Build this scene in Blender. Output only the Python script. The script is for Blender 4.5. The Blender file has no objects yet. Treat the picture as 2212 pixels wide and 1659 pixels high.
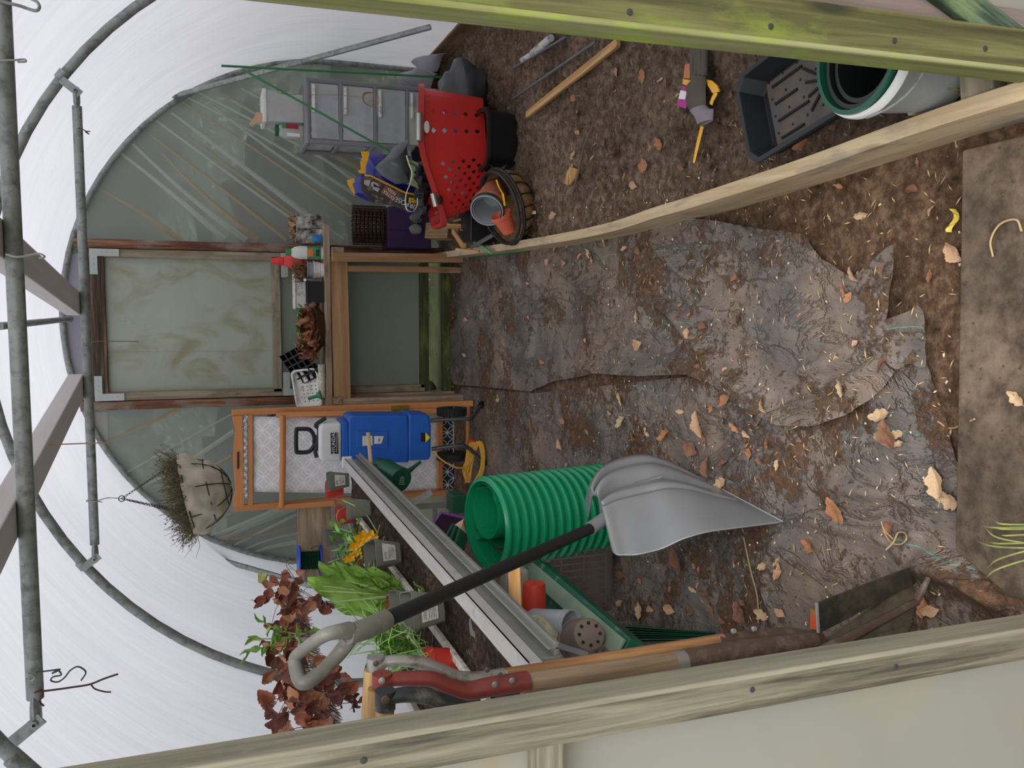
import bpy, bmesh, math, random
import numpy as np
from mathutils import Vector, Matrix, noise
# ------------------------------------------------------------ camera, sky, exposure
SC = bpy.context.scene
F_PX, CAM_H = 1850.0, 1.45
PITCH, YAW, ROLL = math.radians(19.5), math.radians(5.5), math.radians(-1.6)
_f = Vector((-math.sin(YAW)*math.cos(PITCH), math.cos(YAW)*math.cos(PITCH), -math.sin(PITCH)))
_r = Vector((math.cos(YAW), math.sin(YAW), 0))
_u = _r.cross(_f)
EX = -_u*math.cos(ROLL) + _r*math.sin(ROLL)      # towards the right of the (turned) photograph
EY = -_r*math.cos(ROLL) - _u*math.sin(ROLL)      # towards its bottom
CAM = Vector((0, 0, CAM_H))
cd = bpy.data.cameras.new('camera'); co = bpy.data.objects.new('camera', cd); SC.collection.objects.link(co)
cd.sensor_width = 36.0; cd.lens = F_PX/2212*36.0; cd.clip_start = 0.02
m = Matrix((EX, -EY, -_f)).transposed().to_4x4(); m.translation = CAM
co.matrix_world = m
SC.camera = co
SC.view_settings.view_transform = 'Standard'; SC.view_settings.look = 'None'
SC.view_settings.gamma = 1.0; SC.view_settings.use_curve_mapping = False
SC.view_settings.exposure = 0.38
SC.cycles.max_bounces = 7; SC.cycles.transparent_max_bounces = 12; SC.cycles.diffuse_bounces = 4
SC.cycles.transmission_bounces = 4; SC.cycles.caustics_reflective = False; SC.cycles.caustics_refractive = False
w = bpy.data.worlds.new('overcast_sky'); SC.world = w; w.use_nodes = True
nt = w.node_tree; nt.nodes.clear()
tc = nt.nodes.new('ShaderNodeTexCoord'); sp = nt.nodes.new('ShaderNodeSeparateXYZ'); nt.links.new(tc.outputs['Generated'], sp.inputs[0])
cr = nt.nodes.new('ShaderNodeValToRGB'); nt.links.new(sp.outputs['Z'], cr.inputs[0])
cr.color_ramp.elements[0].position = 0.0; cr.color_ramp.elements[0].color = (.16, .16, .15, 1)
cr.color_ramp.elements[1].position = 1.0; cr.color_ramp.elements[1].color = (.84, .85, .88, 1)
e = cr.color_ramp.elements.new(.03); e.color = (.34, .35, .37, 1)
e = cr.color_ramp.elements.new(.45); e.color = (.60, .61, .64, 1)
bg = nt.nodes.new('ShaderNodeBackground'); bg.inputs['Strength'].default_value = 2.0
nt.links.new(cr.outputs[0], bg.inputs[0]); wo = nt.nodes.new('ShaderNodeOutputWorld'); nt.links.new(bg.outputs[0], wo.inputs[0])
sd = bpy.data.lights.new('veiled_sun', 'SUN'); sd.energy = 2.6; sd.angle = 0.9; sd.color = (1, .96, .9)
so = bpy.data.objects.new('veiled_sun', sd); SC.collection.objects.link(so); so.rotation_euler = (math.radians(52), math.radians(6), math.radians(8))
random.seed(7)
# ------------------------------------------------------------ a point of the place seen along a line of sight
def ray(x, y): return _f*F_PX + EX*(x-1106) + EY*(y-829.5)
def at(x, y, Y):  d = ray(x, y); return CAM + d*(Y/d.y)            # ... on the upright plane at distance Y
def on(x, y, z=0.0): d = ray(x, y); return CAM + d*((z-CAM_H)/d.z)  # ... on the level plane at height z
def onx(x, y, X): d = ray(x, y); return CAM + d*(X/d.x)
V = Vector
# ------------------------------------------------------------ materials
MATS = {}
def rgb(h):
    h = h.lstrip('#'); c = [int(h[i:i+2], 16)/255 for i in (0, 2, 4)]
    return tuple([(v/12.92 if v <= .04045 else ((v+.055)/1.055)**2.4) for v in c]+[1])
def newmat(name):
    m = bpy.data.materials.new(name); m.use_nodes = True
    return m, m.node_tree, m.node_tree.nodes['Principled BSDF']
def N(nt, kind, **kw):
    n = nt.nodes.new(kind)
    for k, v in kw.items():
        if k in n.inputs: n.inputs[k].default_value = v
        else: setattr(n, k, v)
    return n
def ramp(nt, src, stops):
    r = nt.nodes.new('ShaderNodeValToRGB'); nt.links.new(src, r.inputs[0])
    el = r.color_ramp.elements
    while len(el) < len(stops): el.new(.5)
    for e, (p, c) in zip(el, stops): e.position = p; e.color = c
    return r.outputs[0]
def coords(nt, scale=(1, 1, 1), rnd=True):
    tc = N(nt, 'ShaderNodeTexCoord'); mp = N(nt, 'ShaderNodeMapping'); mp.inputs['Scale'].default_value = scale
    nt.links.new(tc.outputs['Object'], mp.inputs[0])
    if rnd:
        oi = N(nt, 'ShaderNodeObjectInfo'); mu = N(nt, 'ShaderNodeMath', operation='MULTIPLY'); mu.inputs[1].default_value = 37.0
        nt.links.new(oi.outputs['Random'], mu.inputs[0]); nt.links.new(mu.outputs[0], mp.inputs['Location'])
    return mp.outputs[0]
def noi(nt, vec, scale=5, detail=4, rough=.55, dist=0):
    n = N(nt, 'ShaderNodeTexNoise', Scale=scale, Detail=detail, Roughness=rough, Distortion=dist); nt.links.new(vec, n.inputs['Vector'])
    return n.outputs[0]
def bump(nt, bs, h, s=.3, d=.005):
    b = N(nt, 'ShaderNodeBump', Strength=s, Distance=d); nt.links.new(h, b.inputs['Height']); nt.links.new(b.outputs[0], bs.inputs['Normal'])
def mixc(nt, fac, a, b):
    mx = N(nt, 'ShaderNodeMix', data_type='RGBA')
    for s, v in ((mx.inputs[0], fac), (mx.inputs[6], a), (mx.inputs[7], b)):
        if isinstance(v, (tuple, float, int)): s.default_value = v
        else: nt.links.new(v, s)
    return mx.outputs[2]
def plain(name, col, rough=.5, metal=0, var=.12, vscale=9, bmp=.08, bscale=60, dirt=None, dirtamt=.35, trans=0, spec=.5, coat=0):
    if name in MATS: return MATS[name]
    m, nt, bs = newmat(name); c = rgb(col)
    v = coords(nt)
    n = noi(nt, v, vscale, 5)
    lo = tuple(x*(1-var) for x in c[:3])+(1,); hi = tuple(min(1, x*(1+var)) for x in c[:3])+(1,)
    out = ramp(nt, n, [(.3, lo), (.7, hi)])
    if dirt:
        d = noi(nt, v, vscale*2.7, 8, .7); k = ramp(nt, d, [(.62-dirtamt*.35, (0, 0, 0, 1)), (.78-dirtamt*.2, (1, 1, 1, 1))])
        out = mixc(nt, k, out, rgb(dirt))
    nt.links.new(out, bs.inputs['Base Color'])
    bs.inputs['Roughness'].default_value = rough; bs.inputs['Metallic'].default_value = metal
    bs.inputs['Specular IOR Level'].default_value = spec; bs.inputs['Coat Weight'].default_value = coat
    if trans: bs.inputs['Transmission Weight'].default_value = trans
    if bmp: bump(nt, bs, noi(nt, v, bscale, 4), bmp, .003)
    MATS[name] = m; return m
def wood(name, dark, mid, light, rough=.75, sc=1.0, stain=None, stainamt=.4, contrast=1.0, bmp=.45, knots=True):
    """grain runs along the object's own X axis"""
    if name in MATS: return MATS[name]
    m, nt, bs = newmat(name)
    v = coords(nt, (1.3*sc, 30*sc, 30*sc)); g = noi(nt, v, 1.6, 8, .68, .35)
    v2 = coords(nt, (.55, 9, 9)); g2 = noi(nt, v2, 2.2*sc, 5, .6, .6)
    ad = N(nt, 'ShaderNodeMath', operation='ADD'); nt.links.new(g, ad.inputs[0]); nt.links.new(g2, ad.inputs[1])
    hf = N(nt, 'ShaderNodeMath', operation='MULTIPLY'); nt.links.new(ad.outputs[0], hf.inputs[0]); hf.inputs[1].default_value = .5
    w = .16/contrast
    out = ramp(nt, hf.outputs[0], [(.5-w, rgb(dark)), (.5, rgb(mid)), (.5+w, rgb(light))])
    if knots:
        vk = coords(nt, (2.2, 9, 9)); vo = N(nt, 'ShaderNodeTexVoronoi', Scale=1.3); nt.links.new(vk, vo.inputs['Vector'])
        k = ramp(nt, vo.outputs['Distance'], [(.07, (1, 1, 1, 1)), (.16, (0, 0, 0, 1))])
        out = mixc(nt, k, out, rgb(dark))
    if stain:
        d = noi(nt, coords(nt, (2, 5, 5)), 2.2, 6, .65); k = ramp(nt, d, [(.62-stainamt*.3, (0, 0, 0, 1)), (.74-stainamt*.15, (1, 1, 1, 1))])
        out = mixc(nt, k, out, rgb(stain))
    nt.links.new(out, bs.inputs['Base Color']); bs.inputs['Roughness'].default_value = rough
    bump(nt, bs, hf.outputs[0], bmp, .006)
    MATS[name] = m; return m
# ------------------------------------------------------------ mesh building
class MB:
    def __init__(s): s.v = []; s.f = []; s.uv = None
    def add(s, vs, fs):
        o = len(s.v); s.v += [tuple(v) for v in vs]; s.f += [tuple(i+o for i in f) for f in fs]; return s
    def box(s, c, d, M=None):
        vs = [V((sx*d[0]/2, sy*d[1]/2, sz*d[2]/2)) for sx in (-1, 1) for sy in (-1, 1) for sz in (-1, 1)]
        if M is not None: vs = [M @ v for v in vs]
        vs = [v+V(c) for v in vs]
        return s.add(vs, [(0, 1, 3, 2), (4, 6, 7, 5), (0, 4, 5, 1), (2, 3, 7, 6), (0, 2, 6, 4), (1, 5, 7, 3)])
    def hexa(s, a, b):
        """solid between two quads (4 points each, same winding)"""
        return s.add(list(a)+list(b), [(3, 2, 1, 0), (4, 5, 6, 7)]+[(i, (i+1) % 4, 4+(i+1) % 4, 4+i) for i in range(4)])
    def beam(s, p0, p1, w, h, up=(0, 0, 1)):
        p0, p1 = V(p0), V(p1); x = (p1-p0).normalized(); y = V(up).cross(x).normalized(); z = x.cross(y)
        q = [(-1, -1), (1, -1), (1, 1), (-1, 1)]
        return s.hexa([p0+y*a*w/2+z*b*h/2 for a, b in q], [p1+y*a*w/2+z*b*h/2 for a, b in q])
    def ring(s, pts, rad, n=10, caps=True, closed=False, flat=1.0):
        pts = [V(p) for p in pts]; k = len(pts)
        if not hasattr(rad, '__len__'): rad = [rad]*k
        o = len(s.v); t0 = None; nrm = None
        for i, p in enumerate(pts):
            if closed: t = (pts[(i+1) % k]-pts[i-1]).normalized()
            else: t = (pts[min(i+1, k-1)]-pts[max(i-1, 0)]).normalized()
            if nrm is None:
                a = V((0, 0, 1)) if abs(t.z) < .9 else V((1, 0, 0)); nrm = t.cross(a).normalized()
            else:
                nrm = (nrm - t*nrm.dot(t)); nrm = nrm.normalized() if nrm.length > 1e-6 else t.orthogonal().normalized()
            b = t.cross(nrm)
            for j in range(n):
                a = 2*math.pi*j/n; s.v.append(tuple(p+(nrm*math.cos(a)+b*math.sin(a)*flat)*rad[i]))
        m = k if closed else k-1
        for i in range(m):
            for j in range(n):
                a = o+i*n+j; b_ = o+i*n+(j+1) % n; c = o+((i+1) % k)*n+(j+1) % n; d = o+((i+1) % k)*n+j
                s.f.append((a, b_, c, d))
        if caps and not closed:
            s.f.append(tuple(o+j for j in reversed(range(n)))); s.f.append(tuple(o+(k-1)*n+j for j in range(n)))
        return s
    def lathe(s, prof, base=(0, 0, 0), axis=(0, 0, 1), n=28, sq=0.0, sx=1, sy=1, ref=(1, 0, 0), cap=False, cap0=True):
        """prof: (radius, height) list; sq squares the section (superellipse)"""
        ax = V(axis).normalized(); r_ = V(ref); x = (r_-ax*r_.dot(ax)); x = x.normalized() if x.length > 1e-4 else ax.orthogonal().normalized(); y = ax.cross(x)
        o = len(s.v)
        for r, h in prof:
            for j in range(n):
                a = 2*math.pi*(j+.5)/n; ca, sa = math.cos(a), math.sin(a)
                k = 1.0
                if sq: p = 2+sq*10; k = 1/((abs(ca)**p+abs(sa)**p)**(1/p))
                s.v.append(tuple(V(base)+ax*h+x*(r*k*ca*sx)+y*(r*k*sa*sy)))
        for i in range(len(prof)-1):
            for j in range(n):
                s.f.append((o+i*n+j, o+i*n+(j+1) % n, o+(i+1)*n+(j+1) % n, o+(i+1)*n+j))
        if cap0 and prof[0][0] > 1e-5: s.f.append(tuple(o+j for j in reversed(range(n))))
        if cap: s.f.append(tuple(o+(len(prof)-1)*n+j for j in range(n)))
        return s
    def prism(s, pts, nrm, t):
        """polygon in space given thickness t along nrm"""
        pts = [V(p) for p in pts]; nv = V(nrm).normalized()*t; k = len(pts); o = len(s.v)
        s.v += [tuple(p) for p in pts]+[tuple(p+nv) for p in pts]
        s.f.append(tuple(o+i for i in reversed(range(k)))); s.f.append(tuple(o+k+i for i in range(k)))
        for i in range(k): s.f.append((o+i, o+(i+1) % k, o+k+(i+1) % k, o+k+i))
        return s
    def grid(s, fn, nu, nv, thick=0.0):
        o = len(s.v)
        for i in range(nu+1):
            for j in range(nv+1): s.v.append(tuple(fn(i/nu, j/nv)))
        for i in range(nu):
            for j in range(nv):
                a = o+i*(nv+1)+j; s.f.append((a, a+nv+1, a+nv+2, a+1))
        return s
    def ball(s, c, r, nu=10, nv=7, jit=0, M=None):
        o = len(s.v)
        if not hasattr(r, '__len__'): r = (r, r, r)
        for i in range(nv+1):
            th = math.pi*i/nv
            for j in range(nu):
                ph = 2*math.pi*j/nu; d = V((math.sin(th)*math.cos(ph), math.sin(th)*math.sin(ph), math.cos(th)))
                k = 1+jit*(noise.noise(d*1.7+V(c)*9)) if jit else 1
                q = V((d.x*r[0]*k, d.y*r[1]*k, d.z*r[2]*k))
                if M is not None: q = M @ q
                s.v.append(tuple(V(c)+q))
        for i in range(nv):
            for j in range(nu): s.f.append((o+i*nu+j, o+(i+1)*nu+j, o+(i+1)*nu+(j+1) % nu, o+i*nu+(j+1) % nu))
        return s
    def build(s, name, mat, parent=None, smooth=False, bevel=0, thick=0, off=0, sub=0, angle=40, M=None):
        me = bpy.data.meshes.new(name); me.from_pydata(s.v, [], s.f); me.update()
        bm = bmesh.new(); bm.from_mesh(me); bmesh.ops.remove_doubles(bm, verts=bm.verts, dist=1e-6); bmesh.ops.recalc_face_normals(bm, faces=bm.faces)
        bm.to_mesh(me); bm.free()
        if s.uv: pass
        if mat: me.materials.append(mat)
        ob = bpy.data.objects.new(name, me); SC.collection.objects.link(ob)
        if M is not None: ob.matrix_world = M
        if parent is not None:
            ob.parent = parent; L = V(parent.location)
            p = parent.parent
            while p is not None: L = L+V(p.location); p = p.parent
            ob.location = V(ob.location)-L if M is not None else -L
        if smooth:
            for p in me.polygons: p.use_smooth = True
            try: me.set_sharp_from_angle(angle=math.radians(angle))
            except Exception: pass
        if thick:
            t = ob.modifiers.new('t', 'SOLIDIFY'); t.thickness = thick; t.offset = off
        if bevel:
            b = ob.modifiers.new('b', 'BEVEL'); b.width = bevel; b.segments = 2; b.limit_method = 'ANGLE'
        if sub:
            b = ob.modifiers.new('s', 'SUBSURF'); b.levels = sub; b.render_levels = sub
        return ob
# every parent empty is unrotated; its children carry world-aligned meshes offset by the parent's place
def tag(o, label, cat, group=None, kind=None):
    if label: o['label'] = label
    if cat: o['category'] = cat
    if group: o['group'] = group
    if kind: o['kind'] = kind
    return o
def thing(name, label, cat, loc=(0, 0, 0), group=None):
    o = bpy.data.objects.new(name, None); SC.collection.objects.link(o); o.location = V(loc); o.empty_display_size = .05
    return tag(o, label, cat, group)
def recentre(o):
    """put the origin of a one-mesh thing at its own base"""
    me = o.data; vs = [v.co for v in me.vertices]
    c = V((sum(v.x for v in vs)/len(vs), sum(v.y for v in vs)/len(vs), min(v.z for v in vs)))
    me.transform(Matrix.Translation(-c)); o.location = V(o.location)+c; return o
def solo(mb, name, mat, label, cat, group=None, kind=None, **kw):
    o = mb.build(name, mat, **kw)
    if 'M' not in kw: recentre(o)
    return tag(o, label, cat, group, kind)
def struct(mb, name, mat, **kw):
    o = mb.build(name, mat, **kw); o['kind'] = 'structure'; return o
def frameX(p0, p1, up=(0, 0, 1)):
    p0, p1 = V(p0), V(p1); x = (p1-p0).normalized(); y = V(up).cross(x)
    y = y.normalized() if y.length > 1e-4 else x.orthogonal().normalized(); z = x.cross(y)
    m = Matrix((x, y, z)).transposed().to_4x4(); m.translation = (p0+p1)/2; return m
def plank(name, p0, p1, w, h, mat, parent=None, up=(0, 0, 1), bevel=.003, wob=0.0):
    """a piece of timber with its grain along its length"""
    p0, p1 = V(p0), V(p1); L = (p1-p0).length; mb = MB(); n = 10 if wob else 1
    q = [(-1, -1), (1, -1), (1, 1), (-1, 1)]; o = []
    for i in range(n+1):
        x = -L/2+L*i/n; dz = wob*math.sin(i*1.3+L*7)
        o.append([V((x, a*w/2+(wob*.5*math.sin(i*2.1+L) if wob else 0), b*h/2+dz)) for a, b in q])
    vs = [v for r_ in o for v in r_]; fs = [(3, 2, 1, 0), tuple(n*4+k for k in range(4))]
    for i in range(n):
        for k in range(4): fs.append((i*4+k, i*4+(k+1) % 4, (i+1)*4+(k+1) % 4, (i+1)*4+k))
    mb.add(vs, fs)
    return mb.build(name, mat, parent, bevel=bevel, M=frameX(p0, p1, up))
def curve(pts, n=8):
    """Catmull-Rom through points"""
    P = [V(p) for p in pts]; P = [2*P[0]-P[1]]+P+[2*P[-1]-P[-2]]; out = []
    for i in range(1, len(P)-2):
        for k in range(n):
            t = k/n; a, b, c, d = P[i-1:i+3]
            out.append(.5*((2*b)+(c-a)*t+(2*a-5*b+4*c-d)*t*t+(3*b-a-3*c+d)*t**3))
    out.append(P[-2]); return out
def text(name, s, mat, parent, loc, right, up, size, nrm_off=.001, align='CENTER'):
    cu = bpy.data.curves.new(name, 'FONT'); cu.body = s; cu.size = size; cu.extrude = .0004; cu.align_x = align; cu.align_y = 'CENTER'
    tmp = bpy.data.objects.new(name, cu); SC.collection.objects.link(tmp)
    dg = bpy.context.evaluated_depsgraph_get(); me = bpy.data.meshes.new_from_object(tmp.evaluated_get(dg))
    bpy.data.objects.remove(tmp); me.materials.clear(); me.materials.append(mat)
    ob = bpy.data.objects.new(name, me); SC.collection.objects.link(ob)
    x = V(right).normalized(); z = x.cross(V(up)).normalized(); y = z.cross(x)
    M = Matrix((x, y, z)).transposed().to_4x4(); M.translation = V(loc)+z*nrm_off
    L = V((0, 0, 0)); p = parent
    while p is not None: L = L+V(p.location); p = p.parent
    M.translation = M.translation-L
    if parent is not None: ob.parent = parent
    ob.matrix_basis = M; return ob
# ------------------------------------------------------------ ground
def soil_mat(name, c1, c2, c3, fine=1.0):
    m, nt, bs = newmat(name); v = coords(nt, rnd=False)
    a = noi(nt, v, 3.5, 6, .6); b = noi(nt, v, 38*fine, 8, .7)
    ad = N(nt, 'ShaderNodeMath', operation='MULTIPLY_ADD'); nt.links.new(a, ad.inputs[0]); ad.inputs[1].default_value = .45; nt.links.new(b, ad.inputs[2])
    out = ramp(nt, ad.outputs[0], [(.52, rgb(c1)), (.72, rgb(c2)), (.9, rgb(c3))])
    sp = noi(nt, v, 160, 3, .5); k = ramp(nt, sp, [(.70, (0, 0, 0, 1)), (.76, (1, 1, 1, 1))]); out = mixc(nt, k, out, rgb('#a98a68'))
    nt.links.new(out, bs.inputs['Base Color']); bs.inputs['Roughness'].default_value = .95; bs.inputs['Specular IOR Level'].default_value = .2
    b2 = noi(nt, v, 90, 8, .75); bump(nt, bs, b2, .9, .012); return m
M_SOIL = soil_mat('soil', '#33261c', '#6b5340', '#9a7c62')
M_BED = soil_mat('bed_soil', '#40332a', '#756252', '#a38c76', .8)
def membrane_mat(name, lines=(.235, .02), amt=.5, c='#7b736c', rust='#6b4630'):
    m, nt, bs = newmat(name); v = coords(nt, rnd=False)
    base = ramp(nt, noi(nt, v, 6, 5), [(.3, rgb('#5a5450')), (.7, rgb(c))])
    dust = ramp(nt, noi(nt, v, 2.2, 6, .65), [(.45, (0, 0, 0, 1)), (.62, (.6, .6, .6, 1))]); base = mixc(nt, dust, base, rgb('#917b67'))
    sx = N(nt, 'ShaderNodeSeparateXYZ'); nt.links.new(v, sx.inputs[0])
    wob = N(nt, 'ShaderNodeMath', operation='MULTIPLY_ADD'); nt.links.new(noi(nt, v, 1.5, 3), wob.inputs[0]); wob.inputs[1].default_value = .1; nt.links.new(sx.outputs[0], wob.inputs[2])
    fr = N(nt, 'ShaderNodeMath', operation='PINGPONG'); nt.links.new(wob.outputs[0], fr.inputs[0]); fr.inputs[1].default_value = lines[0]/2
    lt = N(nt, 'ShaderNodeMath', operation='LESS_THAN'); nt.links.new(fr.outputs[0], lt.inputs[0]); lt.inputs[1].default_value = .0011
    lm = N(nt, 'ShaderNodeMath', operation='MULTIPLY'); nt.links.new(lt.outputs[0], lm.inputs[0]); nt.links.new(ramp(nt, noi(nt, v, 2.6, 3), [(.5, (0, 0, 0, 1)), (.56, (1, 1, 1, 1))]), lm.inputs[1])
    base = mixc(nt, lm.outputs[0], base, rgb('#5f9583'))
    s1 = noi(nt, v, 3.0, 8, .68, .4); s2 = noi(nt, v, 45, 6, .7)
    ad = N(nt, 'ShaderNodeMath', operation='MULTIPLY_ADD'); nt.links.new(s2, ad.inputs[0]); ad.inputs[1].default_value = .5; nt.links.new(s1, ad.inputs[2])
    t = .93-.34*amt
    k = ramp(nt, ad.outputs[0], [(t, (0, 0, 0, 1)), (t+.05, (1, 1, 1, 1))])
    soil = ramp(nt, noi(nt, v, 60, 6, .7), [(.35, rgb('#45301f')), (.6, rgb(rust)), (.75, rgb('#9c7a5a'))])
    out = mixc(nt, k, base, soil)
    nt.links.new(out, bs.inputs['Base Color'])
    rr = ramp(nt, k, [(0, (.5, .5, .5, 1)), (1, (.95, .95, .95, 1))]); nt.links.new(rr, bs.inputs['Roughness'])
    hh = N(nt, 'ShaderNodeMath', operation='MULTIPLY_ADD'); nt.links.new(k, hh.inputs[0]); hh.inputs[1].default_value = .5
    h2 = noi(nt, coords(nt, (1, .35, 1), rnd=False), 42, 5, .6, .6); nt.links.new(h2, hh.inputs[2])
    cz = ramp(nt, noi(nt, coords(nt, (1.5, .8, 1), rnd=False), 4.5, 6, .62, .7), [(.47, (0, 0, 0, 1)), (.5, (1, 1, 1, 1)), (.53, (0, 0, 0, 1))]); ck = N(nt, 'ShaderNodeMath', operation='MULTIPLY_ADD'); nt.links.new(cz, ck.inputs[0]); ck.inputs[1].default_value = .75; nt.links.new(hh.outputs[0], ck.inputs[2]); bump(nt, bs, ck.outputs[0], .75, .013)
    return m
M_MEMB = membrane_mat('woven_membrane', amt=.42, rust='#6b5039')
M_MEMB2 = membrane_mat('woven_membrane_left', amt=.47, rust='#674b36', c='#766e69')

_rs = np.random.RandomState(3)
def fbm(x, y, sc, octs=4, seed=0):
    """cheap smooth value noise on arrays"""
    out = np.zeros_like(x); amp = 1.0; tot = 0
    for o in range(octs):
        g = np.random.RandomState(seed*31+o).rand(64, 64); X = x*sc*(2**o)+17.3*o; Y = y*sc*(2**o)+5.1*o
        xi = np.floor(X).astype(int); yi = np.floor(Y).astype(int); fx = X-xi; fy = Y-yi
        fx = fx*fx*(3-2*fx); fy = fy*fy*(3-2*fy)
        a = g[xi % 64, yi % 64]; b = g[(xi+1) % 64, yi % 64]; c = g[xi % 64, (yi+1) % 64]; d = g[(xi+1) % 64, (yi+1) % 64]
        out += amp*(a*(1-fx)*(1-fy)+b*fx*(1-fy)+c*(1-fx)*fy+d*fx*fy); tot += amp; amp *= .5
    return out/tot-.5
def ridge(X, Y, pts, h, wd, sharp=1.0):
    P = [tuple(p)[:2] for p in curve([V((p[0], p[1], 0)) for p in pts], 6)]
    D = np.full(X.shape, 9.0); T = np.zeros(X.shape)
    for i, ((ax, ay), (bx, by)) in enumerate(zip(P[:-1], P[1:])):
        dx, dy = bx-ax, by-ay; L2 = dx*dx+dy*dy+1e-12; t = np.clip(((X-ax)*dx+(Y-ay)*dy)/L2, 0, 1)
        d = np.hypot(X-ax-t*dx, Y-ay-t*dy); k = d < D; D = np.where(k, d, D); T = np.where(k, (i+t)/(len(P)-1), T)
    return h*np.exp(-(D/wd)**(1.6*sharp))*np.clip(np.sin(np.pi*np.clip(T, .03, .97))*1.6, 0, 1)
def inside(X, Y, poly):
    r = np.zeros(X.shape, bool); n = len(poly)
    for i in range(n):
        x1, y1 = poly[i]; x2, y2 = poly[(i+1) % n]
        c = ((y1 > Y) != (y2 > Y)) & (X < (x2-x1)*(Y-y1)/(y2-y1+1e-12)+x1); r ^= c
    return r
def gpts(L): return [tuple(on(x, y, 0))[:2] for x, y in L]
def base_h(X, Y): return fbm(X, Y, 2.2, 3, 1)*.03+fbm(X, Y, 14, 3, 2)*.008
def snap(v, f, poly, step):
    """pull the outermost vertices of a cut sheet onto its outline"""
    cnt = np.bincount(f.ravel(), minlength=len(v)); b = np.where((cnt > 0) & (cnt < 4))[0]; px, py = v[b, 0], v[b, 1]; bd = np.full(len(b), 9.0); qx, qy = px.copy(), py.copy()
    for (ax, ay), (bx, by) in zip(poly, poly[1:]+poly[:1]):
        dx, dy = bx-ax, by-ay; t = np.clip(((px-ax)*dx+(py-ay)*dy)/(dx*dx+dy*dy+1e-12), 0, 1); X, Y = ax+t*dx, ay+t*dy; d = np.hypot(px-X, py-Y); k = d < bd; bd = np.where(k, d, bd); qx = np.where(k, X, qx); qy = np.where(k, Y, qy)
    k = bd < step*1.6; v[b[k], 0] = qx[k]; v[b[k], 1] = qy[k]; return v
def terrain(name, x0, x1, y0, y1, step, hfn, mat, mask=None, edge=None):
    nx = int((x1-x0)/step); ny = int((y1-y0)/step)
    xs = np.linspace(x0, x1, nx+1); ys = np.linspace(y0, y1, ny+1); X, Y = np.meshgrid(xs, ys, indexing='ij')
    Z = hfn(X, Y); idx = np.arange((nx+1)*(ny+1)).reshape(nx+1, ny+1)
    f = np.stack([idx[:-1, :-1], idx[1:, :-1], idx[1:, 1:], idx[:-1, 1:]], -1).reshape(-1, 4)
    if mask is not None:
        mk = mask(X, Y); mk = (mk[:-1, :-1] & mk[1:, :-1] & mk[1:, 1:] & mk[:-1, 1:]).reshape(-1); f = f[mk]
    v = np.stack([X, Y, Z], -1).reshape(-1, 3)
    if edge is not None: v = snap(v, f, edge, step)
    if mask is not None:
        used = np.unique(f); mp = np.full(len(v), -1); mp[used] = np.arange(len(used)); v = v[used]; f = mp[f]
    me = bpy.data.meshes.new(name); me.vertices.add(len(v)); me.vertices.foreach_set('co', v.astype(np.float32).ravel())
    me.loops.add(f.size); me.loops.foreach_set('vertex_index', f.astype(np.int32).ravel())
    me.polygons.add(len(f)); me.polygons.foreach_set('loop_start', np.arange(0, f.size, 4, dtype=np.int32)); me.polygons.foreach_set('loop_total', np.full(len(f), 4, dtype=np.int32))
    me.update(calc_edges=True); me.polygons.foreach_set('use_smooth', np.ones(len(f), bool)); me.materials.append(mat)
    ob = bpy.data.objects.new(name, me); SC.collection.objects.link(ob); return ob
# bed edge board: line of its outer face
BOARD = [on(930, 560, .1), on(1135, 536, .11), on(1298, 506, .12), on(1420, 471, .12), on(1500, 449, .12), on(1650, 401, .12), on(1757, 365, .12), on(1918, 309, .12), on(2079, 257, .12), on(2260, 205, .12)]
_bx = np.array([p.x for p in BOARD])[::-1]; _by = np.array([p.y for p in BOARD])[::-1]
def board_x(Y): return np.interp(Y, _by, _bx)
def floor_h(X, Y):
    z = base_h(X, Y)-.012+fbm(X, Y, 45, 3, 5)*.010
    z = np.where(X > board_x(Y)+.03, -.05, z)
    return z
o = terrain('floor', -2.0, 1.9, .7, 5.5, .018, floor_h, M_SOIL); o['kind'] = 'structure'
# soil of the bed on the right, cloddy
def bed_h(X, Y):
    c = fbm(X, Y, 16, 4, 8); c2 = fbm(X, Y, 42, 3, 9)
    return .062+fbm(X, Y, 1.6, 2, 7)*.05+np.abs(c)*.055+c2*.022
o = terrain('bed_soil', .2, 1.445, 1.0, 5.32, .0105, bed_h, M_BED, lambda X, Y: X > board_x(Y)+.012, edge=[(float(board_x(y))+.02, float(y)) for y in np.linspace(.9, 5.4, 40)]+[(2.0, 5.4), (2.0, .9)])
tag(o, 'cloddy brown soil filling the raised bed on the right', 'soil', kind='stuff')
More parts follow.
